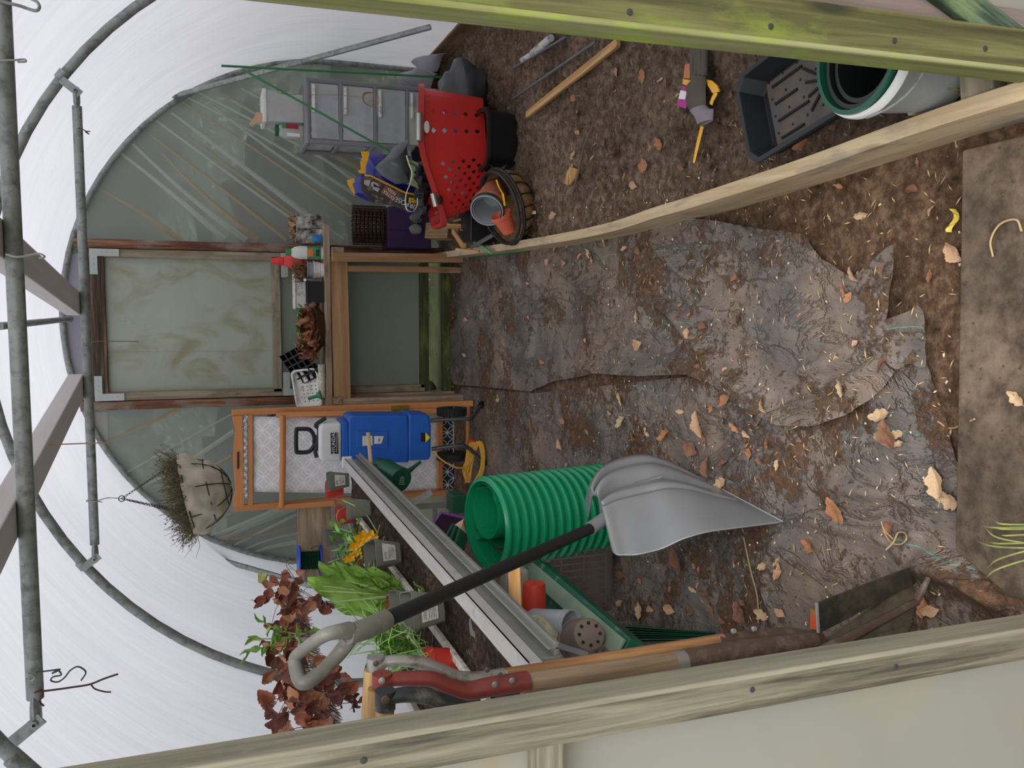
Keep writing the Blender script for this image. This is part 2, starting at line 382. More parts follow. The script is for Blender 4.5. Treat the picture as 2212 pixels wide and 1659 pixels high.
# two sheets of woven membrane over the path
LEFT_EDGE = gpts([(985, 830), (1080, 838), (1150, 845), (1210, 822), (1300, 806), (1400, 812), (1500, 808), (1560, 830), (1640, 890), (1700, 918), (1780, 920), (1850, 895), (1900, 860), (1950, 800), (1975, 785), (2008, 800)])
NEAR_EDGE = gpts([(2014, 730), (2010, 655), (1975, 672), (1925, 690), (1942, 600), (1944, 525), (1915, 545), (1850, 600), (1780, 560), (1740, 505), (1640, 492), (1560, 478), (1490, 470)])
B_POLY = LEFT_EDGE+NEAR_EDGE+[(board_x(2.6), 2.6), (board_x(3.4), 3.4), (board_x(4.2), 4.2), (board_x(5.2), 5.2), (.3, 5.28), (-.42, 5.28)]
def b_mask(X, Y): return inside(X, Y, B_POLY)
RB = [([(1160, 838), (1240, 800), (1320, 800), (1400, 806), (1500, 800), (1580, 832), (1640, 880), (1700, 908), (1790, 908), (1870, 868), (1945, 795)], .022, .022),
      ([(1395, 632), (1470, 680), (1520, 745), (1570, 800), (1640, 850), (1690, 880)], .030, .020), ([(1160, 560), (1165, 640), (1155, 740), (1152, 835)], .022, .008),
      ([(1040, 590), (1047, 700), (1045, 820)], .018, .008), ([(1085, 600), (1090, 700), (1092, 830)], .012, .008),
      ([(1120, 560), (1125, 600), (1128, 640)], .02, .012), ([(1180, 565), (1240, 600), (1290, 640), (1340, 655)], .018, .014), ([(1410, 498), (1440, 540), (1490, 590), (1540, 612)], .022, .016),
      ([(1500, 520), (1560, 580), (1600, 640)], .012, .014), ([(1460, 650), (1500, 700), (1520, 720)], .015, .01), ([(1280, 700), (1400, 705), (1460, 730)], .010, .02),
      ([(1300, 760), (1400, 770), (1480, 775)], .012, .012), ([(1350, 785), (1430, 790), (1500, 790)], .012, .010), ([(1700, 880), (1790, 870), (1860, 830), (1940, 775)], .02, .014), ([(1700, 845), (1800, 835), (1880, 800), (2000, 752)], .018, .013),
      ([(1720, 810), (1800, 790), (1870, 770), (2005, 715)], .014, .01), ([(1640, 840), (1740, 800), (1850, 745), (1930, 700)], .010, .01), ([(1760, 880), (1830, 870)], .01, .008), ([(1560, 470), (1640, 492), (1700, 490), (1750, 485)], .02, .012)]
RB = [(gpts(p), h, w_) for p, h, w_ in RB]
def b_h(X, Y):
    z = base_h(X, Y)*.8+.013
    wr = fbm(X*1.0+fbm(X, Y, 3, 2, 41)*.25, Y*.35, 12, 3, 40); z = z+wr*.022+fbm(X, Y, 30, 2, 43)*.006
    for p, h, w_ in RB: z = z+ridge(X, Y, p, h*1.45, w_)
    return z
o = terrain('membrane_sheet', -.85, .6, 1.35, 5.3, .0105, b_h, M_MEMB, b_mask, B_POLY)
tag(o, 'crumpled black woven membrane laid along the path, soil scattered over it', 'ground sheet')
RA = [([(1215, 835), (1225, 900), (1238, 950), (1248, 1020)], .014, .008), ([(1175, 900), (1180, 960), (1183, 1010)], .010, .007), ([(1380, 830), (1385, 900), (1360, 990)], .012, .01),
      ([(1750, 1040), (1850, 1060), (1950, 1075), (2060, 1110)], .02, .016), ([(1700, 1120), (1800, 1140), (1900, 1160)], .016, .014), ([(1690, 1140), (1660, 1230), (1670, 1330)], .016, .02),
      ([(1780, 1250), (1830, 1215)], .02, .008), ([(1950, 1225), (2050, 1230), (2130, 1270), (2212, 1320)], .05, .03), ([(1880, 1150), (1960, 1200)], .015, .01), ([(1990, 1130), (1960, 1180), (1940, 1220)], .012, .01)]
RA = [(gpts(p), h, w_) for p, h, w_ in RA]
A_POLY = gpts([(1000, 835), (1150, 850), (1600, 800), (1750, 850), (2000, 770), (2040, 900), (2070, 1000), (2075, 1190), (2230, 1265), (2300, 1500), (1900, 1480), (1700, 1500)])+[(-1.45, 2.6), (-1.45, 4.7), (-.5, 5.0)]
def a_h(X, Y):
    z = base_h(X, Y)*.8-.001+fbm(X*.6, Y, 12, 3, 50)*.018+fbm(X, Y, 34, 2, 51)*.005
    for p, h, w_ in RA: z = z+ridge(X, Y, p, h*1.3, w_)
    return z
o = terrain('membrane_sheet', -1.5, .2, 1.0, 5.1, .0105, a_h, M_MEMB2, lambda X, Y: inside(X, Y, A_POLY), A_POLY)
tag(o, 'flatter dusty black woven membrane beneath the shovel and the green coil', 'ground sheet')
# paving slab at the doorway
mb = MB(); q = [on(2082, 325, .03), on(2067, 1188, .03)]; q[0].z = q[1].z = .03
d1 = (q[1]-q[0]).normalized()
P_ = SLAB = [q[0], q[0]+V((.02, -.62, 0)), V((-.44, .74, .03)), V((-.545, 1.17, .03)), q[1]]
mb.prism([V((p.x, p.y, -.02)) for p in SLAB], (0, 0, 1), .055)
slab = solo(mb, 'paving_slab', plain('slab_stone', '#6b5b4b', .85, var=.28, vscale=5, bmp=.6, bscale=60, dirt='#3a2e22', dirtamt=.75), 'worn brown concrete paving slab at the doorway threshold', 'paving slab', bevel=.004)
# land outside
mb = MB(); mb.add([(-12, -6, -.07), (12, -6, -.07), (12, 16, -.07), (-12, 16, -.07)], [(0, 1, 2, 3)]); struct(mb, 'floor_outside', plain('rough_grass', '#4c4a33', .95, var=.3, vscale=2, dirt='#5b6b3a', dirtamt=.6))
# ------------------------------------------------------------ polythene tunnel
AX, ZC, RT = -.08, .68, 1.52
def film_mat(name, col, tr=.5, clear=0.0, gl=.1, wr=(2, 14, 2), amt=.35, streak=None, dist=.02):
    m, nt, bs = newmat(name); nt.nodes.remove(bs); out = nt.nodes['Material Output']
    v = coords(nt, wr, rnd=False); h = noi(nt, v, 1.2, 7, .6, .9); h0 = noi(nt, coords(nt, rnd=False), .9, 3)
    c = ramp(nt, h, [(.3, tuple(x*.93 for x in rgb(col)[:3])+(1,)), (.6, rgb(col))])
    c = mixc(nt, ramp(nt, h0, [(.42, (0, 0, 0, 1)), (.6, (.5, .5, .5, 1))]), c, tuple(x*.86 for x in rgb(col)[:3])+(1,))
    if streak:
        k = ramp(nt, noi(nt, coords(nt, streak[1], rnd=False), 1.5, 5, .6, 1.2), [(.5, (0, 0, 0, 1)), (.68, (1, 1, 1, 1))]); c = mixc(nt, k, c, rgb(streak[0]))
    b = N(nt, 'ShaderNodeBump', Strength=amt, Distance=dist); nt.links.new(h, b.inputs['Height'])
    df = N(nt, 'ShaderNodeBsdfDiffuse'); tl = N(nt, 'ShaderNodeBsdfTranslucent'); g = N(nt, 'ShaderNodeBsdfGlossy', Roughness=.35)
    for n_ in (df, tl): nt.links.new(c, n_.inputs['Color']); nt.links.new(b.outputs[0], n_.inputs['Normal'])
    nt.links.new(b.outputs[0], g.inputs['Normal'])
    m1 = N(nt, 'ShaderNodeMixShader'); m1.inputs[0].default_value = tr; nt.links.new(df.outputs[0], m1.inputs[1]); nt.links.new(tl.outputs[0], m1.inputs[2])
    m2 = N(nt, 'ShaderNodeMixShader'); m2.inputs[0].default_value = gl; nt.links.new(m1.outputs[0], m2.inputs[1]); nt.links.new(g.outputs[0], m2.inputs[2]); last = m2
    if clear:
        t = N(nt, 'ShaderNodeBsdfTransparent'); m3 = N(nt, 'ShaderNodeMixShader'); m3.inputs[0].default_value = clear
        nt.links.new(last.outputs[0], m3.inputs[1]); nt.links.new(t.outputs[0], m3.inputs[2]); last = m3
    nt.links.new(last.outputs[0], out.inputs['Surface']); return m
M_FILM = film_mat('polythene_film', '#dadae1', .50, 0, .05, (1.5, 12, 1.5), .2, dist=.03)
M_FILMEND = film_mat('polythene_end_film', '#c4cac2', .5, .42, .05, (3, 3, 3), .15)
def hoop_pts(Y, R=RT, n=40, zlo=0.0, x0=AX):
    P = [V((x0+R, Y, zlo)), V((x0+R, Y, (zlo+ZC)/2))]
    P += [V((x0+R*math.cos(math.pi*i/n), Y, ZC+R*math.sin(math.pi*i/n))) for i in range(n+1)]
    return P+[V((x0-R, Y, (zlo+ZC)/2)), V((x0-R, Y, zlo))]
def cover():
    rows = []; Ys = np.linspace(1.02, 5.36, 60)
    n = 90
    mb = MB()
    def fn(a, b):
        Y = Ys[0]+(Ys[-1]-Ys[0])*a; s = b*(math.pi+.9)-.45; R = RT+.021
        # slight sag between hoops and shallow puckers along them
        dd = min(abs(Y-k) for k in (2.1, 3.5, 5.3, .9)); sag = -.018*math.sin(min(1, dd/.7)*math.pi/2)
        w_ = .006*noise.noise(V((s*1.2, Y*2.0+s*1.5, 3)))+.004*noise.noise(V((s*3+Y*4, Y*9-s*3, 7)))
        r_ = R+sag*.6+w_
        if s < 0: return V((AX+r_, Y, ZC*(1+s/.45)))
        if s > math.pi: return V((AX-r_, Y, ZC*(1-(s-math.pi)/.45)))
        return V((AX+r_*math.cos(s), Y, ZC+r_*math.sin(s)))
    mb.grid(fn, 70, 130); return mb
o = struct(cover(), 'ceiling', M_FILM, smooth=True, angle=80)
M_GALV = plain('galvanised_steel', '#a0a5a2', .45, .5, var=.2, vscale=14, bmp=.1, dirt='#6a6a62', dirtamt=.4)
M_GALV2 = plain('dull_galvanised', '#969b96', .5, .3, var=.2, vscale=10, bmp=.15, dirt='#5d5f58', dirtamt=.45)
for Y, r_, lab in ((2.1, .0185, 'galvanised steel tunnel hoop nearest the doorway'), (3.5, .0185, 'galvanised steel tunnel hoop arching over the middle of the tunnel'), (5.3, .0165, 'galvanised steel tunnel hoop framing the far end wall')):
    o = solo(MB().ring(hoop_pts(Y), r_, 12), 'tunnel_hoop', M_GALV2, lab, 'tunnel hoop', smooth=True)
def crossbar(Y, z, xl, xr, r_, lab):
    t = thing('cross_bar', lab, 'tube', ((xl+xr)/2, Y, z)); b = MB()
    b.ring([V((xl+.05, Y, z)), V((xl+.1, Y, z)), V((xr-.1, Y, z)), V((xr-.05, Y, z))], [r_, r_, r_, r_], 14); b.build('bar', M_GALV2, t, smooth=True)
    for s, x in ((1, xl), (-1, xr)):
        MB().ring([V((x-s*.015, Y, z)), V((x, Y, z)), V((x+s*.035, Y, z)), V((x+s*.06, Y, z))], [.022, .027, .026, r_], 12, flat=.45).build('flattened_end', M_GALV, t, smooth=True)
        # strap clamp running from the bar end to the hoop
        a = V((x, Y-.022, z)); ang = math.acos(min(1, max(-1, (x-AX)/RT))); hp = V((x-s*.035, Y-.022, z+.045))
        MB().beam(a+V((s*.012, 0, -.016)), hp, .028, .004, (0, 1, 0)).build('strap_clamp', M_GALV, t, bevel=.001)
        MB().ring([hp+V((0, .004, 0)), hp+V((0, .045, 0))], .001, 6)
        MB().lathe([(.009, 0), (.009, .006), (.004, .008)], a+V((0, -.001, 0)), (0, -1, 0), 6).build('bolt', M_GALV, t)
        mb = MB(); c = V((AX-s*math.cos(math.asin(min(1, (z+.04-ZC)/RT)))*RT*1, Y, z+.045)); 
        dirn = V((-(c.z-ZC), 0, (c.x-AX))).normalized()
        mb.ring([c-dirn*.016, c+dirn*.016], .0225, 14).build('collar', M_GALV, t, smooth=True)
b1z, b2z = 1.835, 1.87
crossbar(2.1, b1z, -.93, .80, .018, 'thick galvanised cross bar bolted across the nearest hoop')
crossbar(3.5, b2z, -.95, .76, .0165, 'galvanised cross bar bolted across the middle hoop, basket hanging from it')
t = thing('ridge_tube', 'galvanised ridge tube running along the top of the tunnel', 'tube', (AX, 3.5, 2.16))
MB().ring([V((AX, 1.2, 2.155)), V((AX-.0, 5.24, 2.165))], .0145, 12).build('tube', M_GALV2, t, smooth=True)
MB().ring([V((AX, 5.235, 2.165)), V((AX, 5.285, 2.165))], .02, 10).build('tube_end', M_GALV, t, smooth=True)
for Y in (3.5,):
    MB().lathe([(.012, 0), (.012, .05)], (AX, Y-.02, 2.13), (0, 0, 1), 6, cap=True).build('bolt', M_GALV, t)
# corner braces between middle and far hoop
for pts, lab in (([at(378, 207, 5.27), at(930, 58, 4.35)], 'galvanised diagonal brace rising to the far hoop on the right side'), ([at(425, 1195, 5.27), at(760, 1290, 4.2)], 'galvanised diagonal brace rising to the far hoop on the left side')):
    t = thing('diagonal_brace', lab, 'tube', pts[0]); MB().ring(pts, .0145, 12).build('tube', M_GALV, t, smooth=True)
    MB().lathe([(.014, -.03), (.018, -.03), (.018, .02), (.01, .03)], pts[0], (0, -1, .3), 8, cap=True).build('clamp', M_GALV, t)
# far wall film with stretched folds
YW = 5.33
def endwall(name, Y, R, mat, hole=None, n=60, x0=AX):
    mb = MB(); out = [(x0+R*math.cos(math.pi*i/n), ZC+R*math.sin(math.pi*i/n)) for i in range(n+1)]
    out = [(x0+R, -.03)]+out+[(x0-R, -.03)]
    hx0, hx1, hz = hole
    # left and right of the doorway plus above it
    pts = [p for p in out if p[0] > hx1]; top = ZC+math.sqrt(R*R-(hx1-x0)**2)
    mb.add([V((x, Y, z)) for x, z in pts]+[V((hx1, Y, top)), V((hx1, Y, -.03))], [tuple(range(len(pts)+2))])
    pts = [p for p in out if p[0] < hx0]; top = ZC+math.sqrt(R*R-(hx0-x0)**2)
    mb.add([V((hx0, Y, -.03)), V((hx0, Y, top))]+[V((x, Y, z)) for x, z in pts], [tuple(range(len(pts)+2))])
    if hz < 2.2:
        pts = [(x, z) for x, z in out if hx0 <= x <= hx1 and z > ZC]
        mb.add([V((hx1, Y, hz))]+[V((x, Y, z)) for x, z in pts]+[V((hx0, Y, hz))], [tuple(range(len(pts)+2))])
    return struct(mb, name, mat)
DL, DR, DT = -.55, .315, 2.08
endwall('wall_far', YW, RT+.01, M_FILMEND, (DL, DR, DT))
M_FOLD = film_mat('folded_film', '#d9dad2', .55, .25, .05, (3, 3, 3), .1)
M_FOLD2 = film_mat('dusty_folded_film', '#c5b496', .4, .2, .03, (9, 9, 9), .2)
folds = MB(); folds2 = MB(); rr = random.Random(5)
def fold(a, b, w0, w1, mb):
    a, b = V(a), V(b); d = (b-a).normalized(); s = V((-d.z, 0, d.x)); y = V((0, -.012, 0)); n = 6; vs = []; bend = rr.uniform(-.02, .02)
    for i in range(n+1):
        t_ = i/n; p = a.lerp(b, t_)+s*bend*math.sin(t_*math.pi); wd = w0+(w1-w0)*t_; vs += [p-s*wd, p+y*(.3+t_), p+s*wd*.6]
    fs = []
    for i in range(n): fs += [(i*3, i*3+1, i*3+4, i*3+3), (i*3+1, i*3+2, i*3+5, i*3+4)]
    mb.add(vs, fs)
YF = YW-.004
R_F = [((640/2.9625, 1210/2.9625), (1150/2.9625, 1525/2.9625)), ((750/2.9625, 960/2.9625), (1440/2.9625, 1530/2.9625)), ((850/2.9625, 920/2.9625), (1580/2.9625, 1535/2.9625)), ((960/2.9625, 860/2.9625), (620, 517)), ((1000/2.9625, 770/2.9625), (700, 520)),
       ((1100/2.9625, 720/2.9625), (740, 520)), ((1150/2.9625, 640/2.9625), (765, 470)), ((1200/2.9625, 620/2.9625), (770, 420)), ((430, 200), (800, 400)), ((470, 195), (820, 380)), ((520, 190), (850, 350)), ((560, 190), (840, 310)), ((400, 290), (690, 505)), ((460, 230), (760, 440)), ((500, 215), (780, 400)), ((350, 330), (560, 517)), ((560, 225), (820, 360))]
for i, (p, q) in enumerate(R_F):
    fold(at(p[0], p[1], YF), at(q[0], q[1], YF), rr.uniform(.004, .008), rr.choice([.012, .016, .024, .03]) if i not in (1, 2) else .024, folds if i % 3 else folds2)
L_F = [((380, 885), (210, 960)), ((505, 892), (240, 1040)), ((505, 930), (260, 1075)), ((500, 985), (310, 1110)), ((640, 1090), (430, 1190)), ((640, 1110), (470, 1195)), ((640, 1135), (440, 1170)), ((645, 1150), (500, 1200)), ((640, 1170), (520, 1204)), ((500, 1110), (380, 1160)), ((600, 1100), (400, 1178)), ((640, 1100), (410, 1186))]
for i, (p, q) in enumerate(L_F): fold(at(q[0], q[1], YF), at(p[0], p[1], YF), .006, rr.choice([.008, .012, .018, .026]), folds if i % 3 else folds2)
o = struct(folds, 'trim_1', M_FOLD); o = struct(folds2, 'trim_2', M_FOLD2)
# pale vertical band of doubled film left of the door head
mb = MB(); mb.prism([at(207, 890, YF), at(232, 890, YF), at(236, 1055, YF), at(222, 1040, YF), at(210, 960, YF)], (0, -1, 0), .003); struct(mb, 'trim_3', M_FOLD)
mb = MB(); mb.prism([at(125, 560, YF), at(190, 540, YF), at(190, 860, YF), at(150, 860, YF), at(127, 700, YF)], (0, -1, 0), .003); struct(mb, 'trim_4', film_mat('lilac_folded_film', '#d2cddb', .55, .2, .05))
# hedge outside, dark behind the end film
mb = MB(); mb.grid(lambda a, b: V((-5+10*a, 7.0+.9*noise.noise(V((a*9, b*6, 1)))+.35*noise.noise(V((a*40, b*22, 4))), -.06+3.4*b+.2*noise.noise(V((a*14, 0, 2))))), 90, 36)
solo(mb, 'hedge', plain('dark_hedge', '#28352a', .9, var=.5, vscale=6, bmp=.8, bscale=18, dirt='#6b7a66', dirtamt=.25), 'dark green hedge seen dimly through the far end film', 'hedge', smooth=True)
# ------------------------------------------------------------ far door
WR = wood('reddish_door_timber', '#3a1d10', '#6f4029', '#a5805f', .7, 1, stain='#8a8072', stainamt=.45, contrast=1.3)
WG = wood('weathered_grey_timber', '#59503f', '#8d8169', '#aaa189', .8, 1, stain='#5a5a42', stainamt=.3)
WD = wood('dark_damp_timber', '#1d1610', '#4d3a28', '#8a745b', .75, 1.3, contrast=1.4)
WM = wood('mossy_dark_timber', '#1f2114', '#3e4426', '#5f6738', .85, 1, stain='#6d7a2f', stainamt=.4)
fr = thing('door_frame', 'reddish brown timber frame posts around the far door', 'door frame', (-.12, 5.28, 0))
pR, pL = at(160, 520, 5.26), at(175, 885, 5.26)
plank('post', (.335, 5.27, -.02), (.335, 5.27, pR.z), .05, .07, WR, fr, (0, 1, 0))
plank('post', (-.565, 5.27, -.02), (-.565, 5.27, pL.z), .05, .07, WR, fr, (0, 1, 0))
plank('sill', (-.60, 5.26, .03), (.37, 5.26, .03), .1, .06, WM, fr)
dr = thing('door_2', None, None, (-.12, 5.25, .1)); dr['kind'] = 'structure'
def dp(x, y): return at(x, y, 5.25)
zt = dp(205, 700).z; zb = .17; xr, xl = .283, -.512
plank('stile', (xr, 5.25, zb), (xr, 5.25, zt), .045, .045, WG, dr, (0, 1, 0)); plank('stile', (xl, 5.25, zb), (xl, 5.25, zt), .045, .045, WG, dr, (0, 1, 0))
plank('rail', (xl, 5.25, zt-.02), (xr, 5.25, zt-.02), .05, .075, WD, dr, (0, 0, 1))
zm = dp(597, 700).z; plank('rail', (xl, 5.25, zm), (xr, 5.25, zm), .045, .05, WG, dr); plank('rail', (xl, 5.25, zb), (xr, 5.25, zb), .045, .055, WM, dr)
M_PANE = film_mat('algae_tinted_sheet', '#d3d8ca', .55, .12, .05, (2, 5, 5), .12, streak=('#b6b08a', (3, 3, 2)))
M_PANE2 = film_mat('algae_tinted_sheet_low', '#a8b3a2', .42, .12, .05, (2, 5, 5), .08)
MB().box(((xl+xr)/2, 5.265, (zt+zm)/2), (xr-xl-.02, .004, zt-zm-.02)).build('upper_panel', M_PANE, dr)
MB().box(((xl+xr)/2, 5.265, (zb+zm)/2), (xr-xl-.02, .004, zm-zb-.02)).build('lower_panel', M_PANE2, dr)
for sx, x in ((1, xl-.022), (-1, xr+.022)):
    for z, s in ((zt+.012, -1), (zm-.03, 1 if False else -1)):
        if z < 1.5 and sx < 0: pass
        y = 5.222; mb = MB(); mb.prism([V((x, y, z)), V((x+sx*.14, y, z)), V((x+sx*.14, y, z+s*.04)), V((x+sx*.04, y, z+s*.04)), V((x+sx*.04, y, z+s*.15)), V((x, y, z+s*.15))], (0, -1, 0), .004)
        for k in range(3): mb.lathe([(.005, 0), (.004, .002)], (x+sx*(.055+.03*k), y-.004, z+s*.02), (0, -1, 0), 8, cap=True); mb.lathe([(.005, 0), (.004, .002)], (x+sx*.02, y-.004, z+s*(.055+.03*k)), (0, -1, 0), 8, cap=True)
        mb.build('corner_bracket', plain('bracket_zinc', '#b3bab4', .5, .3, var=.08), dr)
MB().ring([V((-.27, 5.262, zm+.03)), V((-.262, 5.262, zt-.05))], .0018, 5).build('panel_crease', M_FOLD, dr)
# ------------------------------------------------------------ near doorway
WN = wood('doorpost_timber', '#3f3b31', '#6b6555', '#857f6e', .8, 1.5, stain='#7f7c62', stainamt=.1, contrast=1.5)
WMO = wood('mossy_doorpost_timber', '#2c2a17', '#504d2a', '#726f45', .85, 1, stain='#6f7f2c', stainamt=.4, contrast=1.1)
WNB = wood('pale_lit_doorpost_face', '#625d50', '#827c6b', '#979180', .8, 1.4, stain='#8a8a66', stainamt=.1)  # paler grey, with light on the inner face painted in
WMB = wood('moss_and_lit_face', '#545829', '#787a45', '#8f8e68', .9, 1, stain='#86992f', stainamt=.3)  # moss green, brightened by painting in light on the inner face
def doorpost(name, mat, lit_face, ia, ib, width, y0, y1, label):
    """ia, ib: inner back edge, two points along it"""
    a, b = ia, ib; d = (b-a).normalized(); a = a-d*.9; b = b+d*1.1; s = 1 if a.x > 0 else -1
    mid = V((s*width/2, -(y1-y0)/2, 0)); t = thing(name, label, 'door post', (b.x, y0, min(a.z, b.z)))
    plank('timber', a+mid, b+mid, width, y1-y0, mat, t, up=(0, 1, 0), bevel=.004); bo = V((s*.004, -(y1-y0)*.5, 0)); plank('lit_inner_face', a+bo, b+bo, .010, (y1-y0)*1.02, lit_face, t, up=(0, 1, 0), bevel=.003); return t, a+mid, b+mid  # added thin strip; its lighter colour partly stands for light on the inner face
DYB, DYF = 1.13, 1.075
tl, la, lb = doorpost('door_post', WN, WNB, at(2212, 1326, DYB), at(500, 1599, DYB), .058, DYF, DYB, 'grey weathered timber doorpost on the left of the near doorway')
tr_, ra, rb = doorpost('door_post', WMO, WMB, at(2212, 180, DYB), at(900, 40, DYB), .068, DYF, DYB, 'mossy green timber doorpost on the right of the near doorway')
# ------------------------------------------------------------ far end: bench and what stands on it
WB = wood('pale_bench_timber', '#6f5a45', '#a08a70', '#c0ab90', .75, 1, stain='#7c6a56', stainamt=.35)
WO = wood('orange_brown_timber', '#7a5a3c', '#a98259', '#c4a27b', .75, .8, contrast=.9)
def pp(L, Y): return [at(x, y, Y) for x, y in L]
BZ = .797
bn = thing('potting_bench', 'rough timber potting bench of planks standing across the far door', 'bench', (-.06, 5.02, 0))
for k in range(3):
    y0 = 4.965+k*.1
    plank('top_board', (-.60+.02*k, y0+.04, BZ+.0), (.455-.03*k, y0+.04, BZ+.004), .09, .036, WB, bn, wob=.001)
plank('front_rail', (-.575, 4.985, .722), (.28, 4.985, .732), .028, .098, WO, bn, bevel=.003)
plank('leg', (.283, 4.965, -.02), (.272, 4.965, .775), .05, .098, WO, bn, (0, 1, 0)); plank('leg', (.215, 5.0, -.02), (.212, 5.0, .70), .035, .05, WO, bn, (0, 1, 0))
plank('leg', (-.56, 5.0, -.02), (-.56, 5.0, .775), .05, .09, WB, bn, (0, 1, 0)); plank('leg', (-.56, 5.24, -.02), (-.56, 5.24, .775), .05, .09, WB, bn, (0, 1, 0)); plank('leg', (.3, 5.22, -.02), (.3, 5.22, .775), .04, .06, WB, bn, (0, 1, 0))
plank('batten_end', (.30, 4.93, .742), (.30, 5.22, .742), .058, .068, WB, bn); plank('batten_end', (-.545, 4.94, .753), (-.545, 5.22, .753), .04, .05, WB, bn)
BT = BZ+.02                         # top of the boards
def on_bench(name, label, cat, loc, group=None): return thing(name, label, cat, loc, group)
def bx_(x0, x1, z1, Y, dy, z0=BT): return ((x0+x1)/2, Y+dy/2, (z0+z1)/2), (x1-x0, dy, z1-z0)
DRY = ['#8a5a3c', '#a06c47', '#75482f', '#b98558']
M_DRY = [plain('dry_leaf_brown', '#8e6042', .7, var=.35, vscale=30), plain('dry_leaf_tan', '#b08a66', .7, var=.3, vscale=30), plain('dry_leaf_rust', '#8a4a2e', .7, var=.35, vscale=30), plain('dry_leaf_dark', '#5a3d2a', .75, var=.35, vscale=30)]
def leaf_mesh(name, L, W, curl=.4, lobes=0, seed=0, fold_=.3, mat=None, serr=0.0):
    """a blade with midrib fold, edge outline and curl, lying in XY with its stalk at the origin"""
    r = random.Random(seed); n = 12 if not lobes else 18; mb = MB(); rows = []; nv = 6
    for i in range(n+1):
        t = i/n; w = math.sin(math.pi*min(1, t*.96+.02))**.75*(1-.25*t)
        if lobes: w *= .72+.32*abs(math.sin(t*math.pi*lobes+r.random()*.2))
        if serr: w *= 1+serr*(1 if i % 2 else -1)
        row = []
        for j in range(nv+1):
            s = j/nv*2-1; y = s*w*W/2; x = t*L
            z = abs(s)*w*W*fold_+curl*L*(.25*math.sin(t*3.0)*(1 if seed % 2 else -1)+.5*(t-.4)**2) + .06*L*noise.noise(V((t*4+seed, s*2.2, seed*.7)))*(1+curl)
            row.append(V((x-.0*L, y, z)))
        rows.append(row)
    o = [tuple(v) for r_ in rows for v in r_]; f = []
    for i in range(n):
        for j in range(nv): a = i*(nv+1)+j; f.append((a, a+nv+1, a+nv+2, a+1))
    mb.add(o, f); return mb
def leafify(mb, base, dirn, L, W, up=V((0, 0, 1)), curl=.4, seed=0, fold_=.3, serr=0.0, lobes=0):
    """append a leaf to mb pointing along dirn"""
    m_ = leaf_mesh('x', L, W, curl, lobes, seed, fold_, serr=serr); d = V(dirn).normalized(); y = up.cross(d); y = y.normalized() if y.length > 1e-3 else d.orthogonal().normalized(); z = d.cross(y)
    M = Matrix((d, y, z)).transposed(); mb.add([M @ V(v)+V(base) for v in m_.v], m_.f)
# flaking white metal box full of dry leaves
t = on_bench('metal_box', 'flaking white metal box with black rust patches on the right end of the bench', 'box', (.42, 5.05, BT))
M_FLAKE = plain('flaking_white_paint', '#d6d1c6', .6, var=.06, dirt='#15120f', dirtamt=.9, vscale=7)
for x0, x1 in ((.352, .43), (.432, .51)):
    c, d = bx_(x0, x1, .965, 4.99, .15); mb = MB(); th = .004
    mb.box((c[0], c[1]-d[1]/2, c[2]), (d[0], th, d[2])).box((c[0], c[1]+d[1]/2, c[2]), (d[0], th, d[2])).box((x0, c[1], c[2]), (th, d[1], d[2])).box((x1, c[1], c[2]), (th, d[1], d[2])).box((c[0], c[1], BT+.003), (d[0], d[1], .006)); mb.build('compartment', M_FLAKE, t)
mb = MB()
for k in range(26): leafify(mb, (.36+.14*random.random(), 5.0+.12*random.random(), .93+.03*random.random()), (random.uniform(-1, 1), random.uniform(-1, 1), random.uniform(.2, 1.4)), .055, .035, curl=.8, seed=k)
o = mb.build('dry_leaves', M_DRY[1], t, smooth=True); o['label'] = 'dry tan leaves sticking out of the top'
M_BLUE = plain('blue_plastic', '#2f7fc4', .4); MB().ball((.375, 4.975, BT+.03), (.022, .014, .03), 10, 8, .4).build('blue_scrap', M_BLUE, t, smooth=True)
# bottles and pots along the bench
M_RED = plain('red_plastic', '#d0322e', .38, var=.06, bmp=.02); M_REDT = plain('bright_red_plastic', '#ee3b3a', .3, var=.05)
def bottle(name, label, x, y, prof, mat, capprof, capmat, sx=1, sy=1, sq=0, extra=None, z=BT, axis=(0, 0, 1), n=28):
    t = thing(name, label, 'bottle', (x, y, z)); MB().lathe(prof, (x, y, z), axis, n, sq, sx, sy).build('body', mat, t, smooth=True, angle=50)
    MB().lathe(capprof, (x, y, z), axis, n, 0).build('cap', capmat, t, smooth=True, angle=40); return t
t = bottle('spray_bottle', 'bright red plastic bottle with tapered neck beside the green capped bottle', .253, 5.12, [(.045, 0), (.05, .02), (.05, .11), (.045, .16), (.026, .205), (.022, .215)], M_REDT, [(.024, .213), (.024, .24), (.02, .242), (.017, .275), (.0001, .276)], M_REDT, 1.0, .7)
t = bottle('feed_bottle', 'white and green bottle with a green cap standing on the bench', .297, 5.0, [(.036, 0), (.038, .01), (.038, .13), (.03, .16), (.016, .18), (.014, .185)], plain('cream_plastic', '#dfe2d4', .35, var=.04), [(.02, .18), (.02, .20), (.018, .206), (.0001, .207)], plain('green_cap', '#1f8a4c', .4), 1, .62)
Y0 = 5.0-.62*.038
MB().lathe([(.0392, .012), (.0392, .09)], (.297, 5.0, BT), (0, 0, 1), 28, 0, 1, .64).build('label_band', plain('green_label', '#4f9468', .5, var=.25, vscale=40), t, smooth=True)
MB().box((.297, Y0-.0015, BT+.072), (.045, .003, .03)).build('orange_panel', plain('orange_print', '#e07b34', .5), t); mb = MB()
for k in range(11): mb.box((.278+.0035*k, Y0-.0022, BT+.032), (.0012+.0008*(k % 3), .002, .022))
mb.build('barcode', plain('black_print', '#1c1c1c', .5, bmp=0), t)
